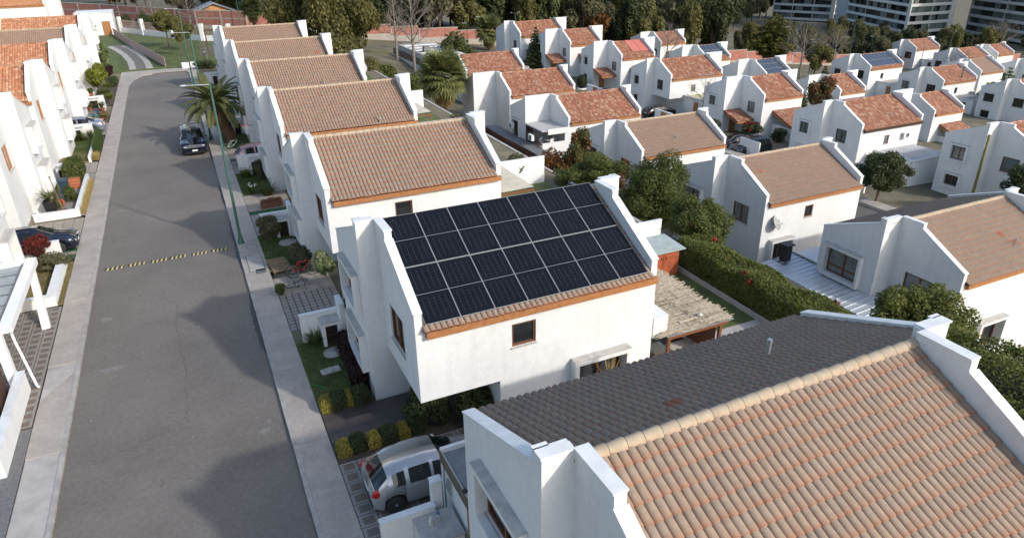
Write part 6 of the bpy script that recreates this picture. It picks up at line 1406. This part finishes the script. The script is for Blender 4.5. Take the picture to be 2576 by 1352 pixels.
G = thing('meter_box', 'meter cabinet with rusty grille behind the left agapanthus', 'meter cabinet', (0, 71.7, 0)); grille_box(G, -9.9, -.8, -8.9, -.02, .85)
G = thing('meter_box', 'meter cabinet with grille beside the left flower pots', 'meter cabinet', (0, 85.6, 0)); grille_box(G, -9.4, -.8, -8.4, -.02, .85)
boxhedge('round_hedge', 'clipped rounded green hedge above an orange planter on the left', -9.0, 56.2, -7.75, 58.3, .35, 1.65, 6500, .055, L_MID, jit=.08, cap=3.5)
T = thing('planter_box', 'orange terracotta planter under the rounded hedge', 'planter', (-8.75, 55.5, 0)); MB().box(0, 0, 0, .75, .5, .7).build('box', TERRA, T)
for k in range(3): MB().box(-.01, -.012, .1 + k * .2, .76, -.001, .13 + k * .2).build('groove', mat('dark_terra', (.2, .06, .03), .8), T)
shrub('box_ball', 'pair of clipped green shrubs beside the blue wheelie bin', (-8.3, 52.6, 0), (.5, .95, .55), 3600, .05, L_MID); shrub('green_shrub', 'green upright shrub behind the black square pot', (-9.3, 53.5, 0), (.45, .6, .75), 2400, .06, L_OLIVE); shrub('flower_shrub', 'low shrub with orange blossoms by the lamp stick', (-8.9, 51.6, 0), (.35, .6, .35), 1300, .05, L_OLIVE, extra=((mat('orange_petal', (.6, .1, .02), .6), 60, .05),))
def bin_(label, loc, c):
    T = thing('wheelie_bin', label, 'bin', loc); m = mat('bin_blue', c, .5, .08); b = MB(); b.add([(-.22, -.26, .06), (.22, -.26, .06), (.22, .26, .06), (-.22, .26, .06), (-.28, -.33, .95), (.28, -.33, .95), (.28, .33, .95), (-.28, .33, .95)], [(0, 1, 2, 3), (0, 1, 5, 4), (1, 2, 6, 5), (2, 3, 7, 6), (3, 0, 4, 7)]); b.build('body', m, T)
    l = MB(); l.add([(-.31, -.36, .96), (.31, -.36, .96), (.31, .36, .98), (-.31, .36, .98), (-.26, -.3, 1.04), (.26, -.3, 1.04), (.26, .3, 1.06), (-.26, .3, 1.06)], [(0, 1, 5, 4), (1, 2, 6, 5), (2, 3, 7, 6), (3, 0, 4, 7), (4, 5, 6, 7), (0, 3, 2, 1)]); l.build('lid', m, T)
    MB().tube([(-.2, .4, .9), (.2, .4, .9)], .02, 6).build('handle', BLACK, T)
    for sg in (-1, 1): MB().lathe([(.1, -.03), (.1, .03)], 12).build('wheel', RUBBER, T, (sg * .2, .28, .1), (0, PI / 2, 0))
bin_('dark blue wheelie bin behind the clipped shrubs on the left', (-8.85, 54.7, 0), (.03, .055, .085))
def pot(label, loc, r, h, m, plant=None, square=False):
    T = thing('plant_pot', label, 'plant pot', loc)
    if square: MB().add([(-r * .7, -r * .7, 0), (r * .7, -r * .7, 0), (r * .7, r * .7, 0), (-r * .7, r * .7, 0), (-r, -r, h), (r, -r, h), (r, r, h), (-r, r, h)], [(0, 1, 5, 4), (1, 2, 6, 5), (2, 3, 7, 6), (3, 0, 4, 7), (0, 3, 2, 1)]).build('pot', m, T)
    else: MB().lathe([(r * .65, 0), (r, h * .85), (r * 1.08, h * .86), (r * 1.08, h), (r * .9, h), (r * .9, h * .9)], 14).build('pot', m, T)
    MB().lathe([(r * .88, h * .9), (.01, h * .92)], 10).build('soil', SOIL, T)
    if plant: inst('plant', plant, T, (0, 0, h))
pot('tall black square pot with a small feathery palm', (-9.15, 50.0, 0), .34, 1.0, BLACK, blades_mesh('plant', 60, 1.1, .05, L_PALM, .9, .1, 4, 1.1), True)
pot('terracotta pot on the low wall top, left side', (-9.0, 85.7, 1.18), .2, .35, TERRA, leaves('plant', [(0, 0, .25, .3, .3, .25)], 500, .07, L_MID)); pot('terracotta pot before the grille on the left', (-9.3, 83.8, 0), .22, .4, TERRA, leaves('plant', [(0, 0, .25, .35, .35, .25)], 600, .07, L_MID)); pot('red pot with a spiky yucca on the left paving', (-8.1, 82.9, 0), .24, .4, TERRA, blades_mesh('plant', 90, .8, .05, L_MID, .8, .08)); pot('terracotta pot at the step of the left house terrace', (-10.6, 47.0, .2), .28, .55, TERRA)
T = thing('twig_bundle', 'tall cane with dark stone ring at the left planter', 'cane', (-8.6, 50.3, 0)); MB().tube([(0, 0, 0), (-.25, .3, 2.3)], [.035, .03], 6).build('cane', mat('cane', (.25, .17, .1), .8, .2), T); MB().lathe([(.28, 0), (.33, .1), (.25, .22), (.12, .24)], 12).build('stone_ring', mat('red_stone', (.12, .05, .045), .8, .3, 8), T); MB().ell((-.25, .3, 2.33), (.07, .07, .04), 8, 5).build('cap', DARKM, T)
me = blades_mesh('tufts', 900, .5, .014, L_STRAW, .55, .1, 3, .9, (.28, 7.0)); tag(inst('straw_grass', me, None, (-7.42, 52.9, 0)), 'straw-coloured ornamental grass along the white planter wall', 'grass', None, 'stuff')
me = blades_mesh('rushes', 1300, .95, .014, L_GRASS, .16, .1, 3, .3, (.4, 6.0)); tag(inst('rushes', me, None, (-7.6, 67.6, 0)), 'tall green rushes along the left pavement', 'rushes', None, 'stuff')
me = blades_mesh('tufts', 500, .45, .014, L_STRAW, .6, .1, 3, .9, (.5, 1.3)); tag(inst('dry_tuft', me, None, (-7.55, 63.6, 0)), 'dry yellow grass tuft at the near end of the rushes', 'grass', None, 'stuff')
for k, (x_, y_) in enumerate(((-8.9, 70.4), (-8.35, 71.2), (-9.4, 70.6))): strappy('agapanthus', ['strappy green clump before the left grille', 'strappy green clump at the wall end by the silver saloon', 'strappy green clump deepest in the left lawn corner'][k], (x_, y_, 0), 110, .8, .04, L_MID, .7, .18, 'agapanthus on the left lawn')
strappy('day_lily', 'bright green strappy clump beside the carport awning', (-9.35, 39.6, 0), 170, 1.0, .06, L_YEL, .75, .25)
shrub('red_shrub', 'red and purple-leaved shrub over the white wall by the navy car', (-8.75, 41.2, .55), (.8, .55, .65), 3200, .06, lf('nandina', (.14, .02, .02), (.07, .03, .025), (.2, .025, .02), (.05, .04, .03))); shrub('juniper', 'low spreading grey-green juniper at the end of the white wall', (-8.2, 40.4, 0), (1.05, .75, .5), 5200, .07, L_DUSTY, asp=.3)
shrub('yellow_bush', 'large yellow-green leafy bush before the left white house', (-8.7, 93.0, .6), (1.35, 1.5, 1.5), 5200, .14, L_YEL); 
for k, (x_, y_, st) in enumerate(((-7.9, 89.5, .5), (-7.6, 87.6, .3), (-8.3, 88.0, .8), (-7.9, 91.0, .9))): strappy('yucca', ['spiky yucca nearest the pavement under the yellow bush', 'low spiky yucca at the front of the left group', 'tall spiky yucca beside the left house wall', 'spiky yucca behind the others, beside the yellow bush'][k], (x_, y_, 0), 150, .85, .06, L_YEL if k % 2 else L_MID, .85, .08, 'yuccas on the left', 'yucca', None, st)
shrub('clipped_hedge', 'dark clipped low hedge beside the street-end pavement', (-7.75, 98.5, 0), (.7, 1.8, .6), 3200, .09, L_DARK); shrub('purple_shrub', 'dark purple shrub before the far left house', (-8.6, 104.5, 0), (1.0, 1.6, .9), 2400, .12, L_PURP); tree('cactus_shrub', 'upright grey-green flowering shrub by the far left house', (-8.9, 109.5, 0), 2.2, (.75, .9, 2.0), 2600, .13, L_VAR, .08); shrub('dry_shrub', 'brown dried shrub at the kerb past the bicycles on the left', (-7.75, 79.2, 0), (.5, 1.1, .35), 2200, .06, lf('dry_leaf', (.18, .11, .05), (.26, .18, .08), (.1, .05, .03), (.12, .12, .04)))
# carport with sloping white A-frame
def carport():
    T = thing('carport', 'white carport with sloping frame and grey sheet roof at left edge', 'carport', (-7.7, 28.5, 0))
    MB().prism([(-.35, 6.6, 2.6), (-.1, 6.6, 2.6), (.12, 4.85, -.05), (-.2, 4.85, -.05)], (0, .28, 0)).build('slanted_post', WHITE2, T)
    MB().box(-.35, .0, 2.42, .05, 6.9, 2.72).build('front_beam', WHITE2, T); MB().box(-5.5, 6.62, 2.42, -.352, 6.9, 2.7).box(-5.5, 0, 2.42, -.352, .28, 2.7).build('side_beam', WHITE2, T)
    MB().box(-.6, -.25, -.05, -.3, .05, 2.42).build('post', WHITE2, T); MB().box(-5.4, .28, 2.5, -.36, 6.62, 2.54).build('roof_sheet', mat('polycarbonate', (.22, .27, .30), .25, .15, 1.5, spec=.6), T)
    for k in range(6): MB().box(-5.4, .28 + k * 1.05, 2.541, -.36, .34 + k * 1.05, 2.57).build('glazing_bar', GREYM, T)
    MB().box(-.5, .3, 2.54, -.36, 6.6, 2.62).build('gutter', GREYM, T)
    MB().tube([(.0, -.05, 2.4), (.02, -.1, 2.1), (.25, -.3, .1), (.32, -.35, .05)], .05, 9).build('downpipe', PVC, T)
carport()
wallthing('long low white wall with rust stain at lower left', [(-7.95, 22.8, -.1, -7.68, 28.2, .85)], WHITE2)
T = thing('gate', 'dark brown slatted gate leaning open behind the low left wall', 'gate', (-8.1, 25.2, 0), .05)
for k in range(14): MB().box(-.02, k * .17, .1, .02, k * .17 + .14, 1.6).build('slat', BROWNF, T)
MB().box(.021, 0, .3, .05, 2.35, .38).box(.021, 0, 1.3, .05, 2.35, 1.38).build('rail', BROWNF, T)
T = thing('closed_umbrella', 'closed weathered umbrella and stakes leaning by the gate', 'umbrella', (-8.35, 24.9, 0)); MB().tube([(0, 0, 0), (-.15, .25, 1.5)], [.05, .03], 7).build('folded_canopy', mat('old_cloth', (.2, .15, .12), .9, .2), T); MB().tube([(.12, .05, 0), (-.1, .25, 1.75)], .015, 5).tube([(-.18, 0, 0), (-.16, .2, 1.4)], .015, 5).build('stake', DARKM, T); MB().ell((-.1, .26, 1.78), (.06, .06, .03), 8, 5).build('cap', DARKM, T)
# ------------------------------------------------------------------ park at the end of the street
sheet('park_lawn', -12, 109.2, 6.5, 139, LAWN, .03, .1); sheet('park_lawn', -16, 139, 9, 163, LAWN, .02, .1); grass('park_grass', 'uneven lawn grass in the park beyond the street', -8, 111, 5, 138, 9000, L_GRASS, .13, .03)
def ptrack():
    m = MB(); c = [(-4.7, 110.6), (-5.2, 118), (-6.2, 126), (-7.5, 133), (-9.2, 140)]; v = []
    for x_, y_ in c: v += [(x_ - 1.0, y_, .045), (x_ + .8, y_, .045)]
    m.add(v, [(2 * i, 2 * i + 1, 2 * i + 3, 2 * i + 2) for i in range(len(c) - 1)]); o = struct(m.build('track', GRAVEL))
    me = MB().box(-.42, 0, 0, .42, 1.35, .06).mesh('track_slab', CONC)
    for side in (-1.15, .95):
        for k in range(20):
            y_ = 110.8 + k * 1.42; x_ = np.interp(y_, [q[1] for q in c], [q[0] for q in c]); inst('track_slab', me, o, (x_ + side, y_, .03), (0, 0, .12 + rnd.uniform(-.03, .03)))
ptrack()
T = thing('lattice_fence', 'pinkish lattice fence curving down the park lawn in stepped panels', 'fence', (-1.75, 110.8, .02))
fp = [(-1.75, 110.8), (-3.1, 118), (-4.6, 126), (-6.3, 134), (-7.9, 144), (-9.2, 152), (-10.2, 158)]; pm_ = mat('pink_lattice', (.48, .33, .29), .8, .15, 6)
for a, b_ in zip(fp, fp[1:]):
    for k in range(2):
        p = Vector((a[0] + (b_[0] - a[0]) * k / 2, a[1] + (b_[1] - a[1]) * k / 2, 0)); q = Vector((a[0] + (b_[0] - a[0]) * (k + 1) / 2, a[1] + (b_[1] - a[1]) * (k + 1) / 2, 0)); l = (q - p).length; an = math.atan2(q.y - p.y, q.x - p.x)
        m = MB().box(0, -.03, 0, .1, .03, 1.35); m.box(.1, -.02, 1.2, l, .02, 1.28).box(.1, -.02, .05, l, .02, .12); m.box(.1, -.008, .12, l, .008, 1.2)
        m.build('lattice_panel', pm_, T, (p.x + 1.75, p.y - 110.8, 0), (0, 0, an))
WF = thing('railing_wall', 'white plinth wall with pink railings between pillars behind the park lawn', 'wall', (-9, 162, 0))
wp = [(-9, 162), (-5, 154.5), (0, 146), (4.7, 138.6), (9, 136), (14, 134)]
for i, (a, b_) in enumerate(zip(wp, wp[1:])):
    l = math.hypot(b_[0] - a[0], b_[1] - a[1]); an = math.atan2(b_[1] - a[1], b_[0] - a[0]); p = (a[0] + 9, a[1] - 162, 0)
    MB().box(.2, -.15, -.2, l, .15, .95).build('plinth', WHITE2, WF, p, (0, 0, an)); MB().box(-.3, -.3, -.2, .3, .3, 2.9).build('pillar', WHITE2, WF, p, (0, 0, an))
    m = MB()
    for k in range(int(l / .28)): m.box(.35 + k * .28, -.02, .951, .40 + k * .28, .02, 2.4)
    m.box(.3, -.025, 2.2, l - .3, .025, 2.26); m.build('railing', pm_, WF, p, (0, 0, an))
T = thing('white_building', 'white gatehouse with brown wooden door at the left of the park', 'building', (-16, 158.5, 0)); MB().box(0, 0, -.2, 6.2, 7, 4.0).build('wall_body', WHITE, T); MB().box(-.1, -.1, 4.001, 6.3, 7.1, 4.1).build('roof_slab', COPE, T); d_o = MB().box(4.2, -.06, 0, 5.6, -.001, 2.5).build('door', WOODDOOR, T)
for k in range(4): MB().box(4.2, -.075, .5 + k * .5, 5.6, -.061, .53 + k * .5).build('door_plank_line', TIMBER, d_o)
MB().box(2.9, -.08, 1.5, 3.2, -.001, 2.0).build('meter_cover', mat('meter_grey', (.32, .36, .33)), T)
T = thing('wooden_cabin', 'orange plywood cabin with grey gabled roof beyond the brick wall', 'cabin', (5.0, 168, -.3)); O = mat('plywood', (.42, .22, .09), .8, .3, 1.2)
MB().prism([(.7, 0, 0), (7.4, 0, 0), (7.4, 0, 2.9), (3.9, 0, 4.1), (.7, 0, 2.9)], (0, 7, 0)).build('wall_body', O, T)
MB().prism([(-.1, -.6, 2.75), (3.9, -.6, 4.35), (3.9, -.6, 4.45), (-.1, -.6, 2.85)], (0, 8.4, 0)).prism([(3.9, -.6, 4.35), (8.2, -.6, 2.75), (8.2, -.6, 2.85), (3.9, -.6, 4.45)], (0, 8.4, 0)).build('roof', mat('cabin_roof', (.30, .31, .33), .7, .12, 1), T); MB().box(3.87, -.02, 0, 3.93, -.001, 4.0).box(.7, -.02, 2.2, 7.4, -.001, 2.26).build('batten', TIMBER, T)
for k, (x_, y_, r_) in enumerate(((-8.5, 170, 1.7), (-5.2, 166, 2.0), (9.5, 143, 1.0))): shrub('ball_shrub', ['rounded clipped shrub behind the gatehouse roof', 'rounded clipped shrub behind the pink railings', 'rounded shrub below the shorter green post'][k], (x_, y_, 0), (r_, r_, r_ * .85), 2600, .16, L_DARK)
T = thing('swing_frame', 'dark timber post frame beside the last street house', 'post frame', (4.6, 126, 0)); MB().box(0, 0, 0, .18, .18, 2.9).build('post', TIMBERD, T); MB().box(-.1, 0, 2.9, 2.2, .18, 3.08).build('beam', TIMBERD, T); MB().box(2.0, 0, 0, 2.18, .18, 2.9).build('post', TIMBERD, T)
sheet('sand_patch', 3.2, 119, 6.4, 129, DIRT, .05)
# lawn strip, fence and flat building behind the fan palm
T = thing('white_building', 'low white flat-roofed building behind the dark fence, centre back', 'building', (37.5, 112, -5.2)); MB().box(0, 0, -1, 6.5, 18, 3.2).build('wall_body', WHITE, T); MB().box(-.1, -.1, 3.201, 6.6, 18.1, 3.3).build('flat_roof', mat('pale_felt', (.42, .42, .42), .9, .12, 1), T)
for k in range(5): MB().box(.2, 2 + k * 3.2, 3.301, 6.3, 2.3 + k * 3.2, 3.4).build('roof_bar', PVC, T)
MB().box(1, 6, 3.301, 2, 7, 4.2).build('roof_unit', GREYM, T)
T = thing('picket_fence', 'dark picket fence along the lawn strip before the flat building', 'fence', (34.4, 103, -2.6)); MB().box(-.1, 0, -.6, .1, 20, .15).build('plinth', WHITE2, T)
sl = MB().box(-.02, 0, .151, .02, .2, 1.25).mesh('picket', DARKM)
for k in range(60): inst('picket', sl, T, (0, .05 + k * .33, 0))
m = MB(); m.add([(28, 99, zg(28, 99) + .05), (34.2, 99, zg(34, 99) + .05), (34.2, 124, zg(34, 124) + .08), (28, 124, zg(28, 124) + .08)], [(0, 1, 2, 3)]); struct(m.build('lawn_strip', mat('strip_lawn', (.11, .11, .035), .95, .35, .8)))
# ------------------------------------------------------------------ attachments on lower houses
def dish(label, loc, rz, r=.38):
    T = thing('satellite_dish', label, 'satellite dish', loc, rz)
    MB().lathe([(.02, 0), (r * .5, .03), (r, .11), (r, .125), (r * .5, .045), (.02, .015)], 18).build('reflector', mat('dish_grey', (.34, .35, .36), .5, .05), T, (0, -.18, .1), (R(62), 0, 0)); MB().tube([(0, 0, 0), (0, -.12, .05), (0, -.18, .1)], .022, 6).build('mount', DARKM, T); MB().tube([(0, -.2, -.1), (0, -.62, .12)], .012, 5).build('arm', DARKM, T); MB().ell((0, -.64, .15), (.05, .07, .05), 8, 6).build('receiver', PVC, T)
dish('grey satellite dish on the lit wall above a lower window', (33.95, 31.78, -2.0), .5, .5); dish('satellite dish on the corner of the right-hand white house', (33.2, 18.3, -3.2), .6, .45); dish('white satellite dish behind the third street roof', (15.2, 66, 4.8), .3, .55)
def ac(label, loc, rz):
    T = thing('air_conditioner', label, 'air conditioner', loc, rz); MB().box(-.42, -.3, 0, .42, 0, .6).build('casing', PVC, T); MB().lathe([(.23, 0), (.24, .015), (.2, .02), (.19, .006), (.02, .006)], 18).build('fan_grille', GREYM, T, (.1, -.301, .3), (PI / 2, 0, 0)); MB().box(-.42, -.02, -.06, -.36, .02, -.001).box(.36, -.02, -.06, .42, .02, -.001).build('bracket', DARKM, T)
    for k in range(7): MB().box(-.421 - .012, -.27, .06 + k * .07, -.4205, -.03, .09 + k * .07).build('louvre', GREYM, T)
ac('air conditioner on the lit wall of the red-roofed house, right side', (66.5, 46.74, -3.7), 0); ac('air conditioner on the left wall of the terrace house', (31.4, 67.4, -3.0), -PI / 2); ac('air conditioner on the terrace of the terrace house', (31.2, 62.2, -3.1), -PI / 2); ac('air conditioner beside the mid-slope red-roofed house', (127, 78.4, -10.8), 0); ac('air conditioner behind the dark conifer', (63.2, 104.4, -2.6), 0)
def terrace_i():
    T = thing('roof_terrace', 'covered balcony with table in the corner of the terrace house', 'balcony', (34.9, 64.87, -6.39)); xa, na = -.22, -3.17
    MB().box(na, -3.9, -3, xa + .3, -.01, 2.3).build('base_wall', WHITE, T); MB().box(na - .1, -3.95, 4.3, xa, -.02, 4.42).build('canopy_slab', mat('pale_felt', (.42, .42, .42)), T); MB().box(na + .6, -4.0, 3.95, xa, -3.85, 4.5).build('canopy_fascia', WHITE, T)
    MB().box(na, -3.9, 2.301, xa, -3.75, 3.1).build('parapet', WHITE, T); MB().box(xa - .35, -3.89, 3.1, xa, -3.7, 4.3).build('pillar', WHITE, T); MB().box(na + .02, -1.6, 2.35, na + .08, -.1, 4.25).build('dark_glazing', GLASS, T)
    b = MB()
    for k in range(3): b.box(na, -3.6, 2.6 + k * .25, na + .05, -1.7, 2.66 + k * .25)
    b.build('railing', TIMBER, T)
    Q = thing('patio_table', 'round pale table with chairs on the covered balcony', 'table', (33.2, 62.4, -4.08)); MB().lathe([(.05, .72), (.5, .72), (.5, .75), (.05, .75)], 16).build('table_top', PVC, Q); MB().lathe([(.25, 0), (.05, .05), (.04, .72)], 10).build('pedestal', PVC, Q)
    for k, (dx, dy) in enumerate(((.75, .1), (-.6, .4), (.1, -.7))):
        K = thing('patio_chair', ['white balcony chair right of the round table', 'white balcony chair left of the round table', 'white balcony chair in front of the round table'][k], 'chair', (33.2 + dx, 62.4 + dy, -4.08)); MB().box(-.2, -.2, .42, .2, .2, .46).build('seat', PVC, K); MB().box(-.2, .17, .46, .2, .21, .92).build('backrest', PVC, K)
        for sx in (-1, 1):
            for sy in (-1, 1): MB().tube([(.17 * sx, .17 * sy, .42), (.19 * sx, .19 * sy, 0)], .015, 5).build('leg', PVC, K)
terrace_i()
T = thing('metal_fence', 'dark brown corrugated fence before the terrace house', 'fence', (29.6, 57.5, -6)); 
sl = MB().prism([(0, 0, 0), (.05, .1, 0), (0, .2, 0), (-.03, .1, 0)], (0, 0, 2.6)).mesh('corrugated_board', BROWNF)
for k in range(78): inst('corrugated_board', sl, T, (.08 * math.sin(k * .11), k * .2, 0))
struct(MB().box(29.8, 56, -7, 31.7, 72.5, -3.75).build('upper_terrace', mat('grey_deck', (.16, .165, .17), .8, .15, 1)))
# tiled canopies and annexes of the narrow houses, garages of the others
def canopy(label, hx, hy, hz, sW, kind='barrel', x0=None, x1=None, y0=0.0, depth=2.7, zt=3.05, sl=.3, group='tiled canopies', legs=False):
    x0 = -.22 - sW if x0 is None else x0; x1 = -.24 if x1 is None else x1
    T = thing('tiled_canopy', label, 'canopy', (hx, hy, hz), 0, group); W_ = x1 - x0; ang = math.atan(sl)
    b = MB().prism([(x0, y0, zt), (x0, y0 - depth, zt - depth * sl), (x0, y0 - depth, zt - depth * sl - .05), (x0, y0, zt - .08)], (W_, 0, 0)).build('roof_deck', UNDER, T)
    H2 = bpy.data.objects.new('tile_slope', None)
    lay_tiles(b, (hx, hy + y0, hz), W_, sl, x0, math.hypot(depth, depth * sl) + .05, -1, kind, BARREL, 0, zt + .015, None)
    for ch in b.children: ch.location = (0, y0, 0)
    f = MB(); f.box(x0, y0 - depth - .04, zt - depth * sl - .26, x1, y0 - depth, zt - depth * sl - .03); f.prism([(x0, y0, zt - .26), (x0, y0 - depth, zt - depth * sl - .26), (x0, y0 - depth, zt - depth * sl - .02), (x0, y0, zt - .02)], (.05, 0, 0)); f.build('fascia', FASCIA, T)
    return T
for lab, hx, hy, hz in (('tiled canopy over the door of the bougainvillea house', 63.3, 67.3, -7.37), ('tiled canopy over the door of the house with red collectors', 61.9, 96.3, -6.3), ('tiled canopy over the door of the house behind the conifer', 59.7, 108.4, -5.5)):
    canopy(lab, hx, hy, hz, 2.6)
    D = thing('front_door', lab.replace('tiled canopy over the door', 'wooden front door'), 'door', (hx - 1.2, hy - .03, hz)); MB().box(-.5, -.05, 0, .5, 0, 2.1).build('leaf', WOODDOOR, D); MB().ell((.38, -.08, 1.0), (.03, .03, .03), 6, 5).build('knob', METAL, D)
canopy('wide tiled canopy of the right-edge house beside the pole', 65.4, 37.0, -7.0, 1.35, x0=-1.5, x1=3.0, y0=-3.92, depth=3.2, zt=2.9, sl=.25)
for lab, hx, hy, hz, W_ in (('sloping tiled annex roof beside the bougainvillea house', 63.3, 67.3, -7.37, 5.9), ('sloping tiled annex roof beside the house with red collectors', 61.9, 96.3, -6.3, 5.8), ('sloping tiled annex roof behind the conifer', 59.7, 108.4, -5.5, 5.6), ('sloping tiled annex roof below the farthest narrow house', 94.1, 129.8, -10.25, 6.1), ('sloping tiled roof behind the air-conditioned house', 92.3, 65.0, -11.95, 5.7)):
    T = canopy(lab, hx, hy, hz, 0, x0=1.4, x1=W_ + .1, y0=-3.92, depth=3.8, zt=3.3, sl=.38, group='tiled annex roofs')
    MB().box(1.6, -7.5, -3, W_, -3.93, 1.75).build('annex_wall', WHITE, T)
ANN = [(60.2, 50.66, -7.02, 'pale flat carport roof below the air conditioner'), (60.0, 81.3, -6.85, 'white flat annex of the wide-roofed house'), (118.8, 82.3, -13.05, 'grey flat annex beside the mid-slope house'), (116, 95, -12.2, 'tan flat annex below the full solar roof'), (173, 127.5, -16.9, 'flat annex of the house below the tower'), (65.4, 50.0 - 6, -7.1, 'white walled yard before the right-edge house'), (121.8, 69.1, -13.3, 'flat annex of the right-edge far house'), (34.6, 78.4, -6.05, 'white flat annex of the flue house'), (85.2, 89.6, -10, 'flat annex of the house by the park'), (88.7, 77.8, -11, 'flat annex behind the brown-leaved tree')]
for k, (hx, hy, hz, lab) in enumerate(ANN):
    T = thing('flat_annex', lab, 'annex', (hx, hy, hz), 0, 'flat annexes of the lower houses'); x0, x1, y0, y1 = (2.2, 8.0, -8.3, -3.93) if k not in (5,) else (-4, 1.5, -1.5, 2.5); h = 2.35
    MB().box(x0, y0, -3, x1, y1, h).build('wall_body', WHITE, T); MB().box(x0 - .05, y0 - .05, h + .001, x1 + .05, y1 + .001, h + .06).build('flat_roof', [mat('pale_felt', (.42, .42, .42)), mat('cream_sheet', (.46, .43, .27), .7, .1, 1), mat('roof_felt', (.2, .21, .22)), PALE][k % 4], T)
    m = MB(); m.box(x0 - .05, y0 - .05, h + .06, x0 + .1, y1, h + .25); m.box(x0 + .1, y0 - .05, h + .06, x1 + .05, y0 + .1, h + .25); m.build('parapet', WHITE, T)
    MB().box(x0 - .03, y0 + 1.2, 0, x0 - .001, y0 + 2.1, 2.0).build('door', WOODDOOR if k % 2 else TIMBERD, T)
for k, (x0, y0, z, ln, lab) in enumerate(((56.5, 42.5, -7, 4.5, 'white yard wall with orange gate beside the dark glossy tree'), (55.4, 71.0, -6.9, 3.5, 'white yard wall before the wide-roofed house'), (55.2, 87.5, -6.5, 4, 'white yard wall beside the topiary'), (55.5, 55.5, -7.0, 3.0, 'low white yard wall beside the grey off-road car'), (43.2, 29, -5.9, 9.0, 'white yard wall on the near side of the lower road'), (43.2, 43, -6, 8, 'white yard wall of the near lower row'))):
    T = wallthing(lab, [(x0, y0, z - .5, x0 + .18, y0 + ln, z + 2.0)], group='yard walls along the lower road')
    if k < 3: MB().box(-.04, ln * .3, .5, -.001, ln * .3 + 1.1, 2.4).build('gate', WOODDOOR, T)
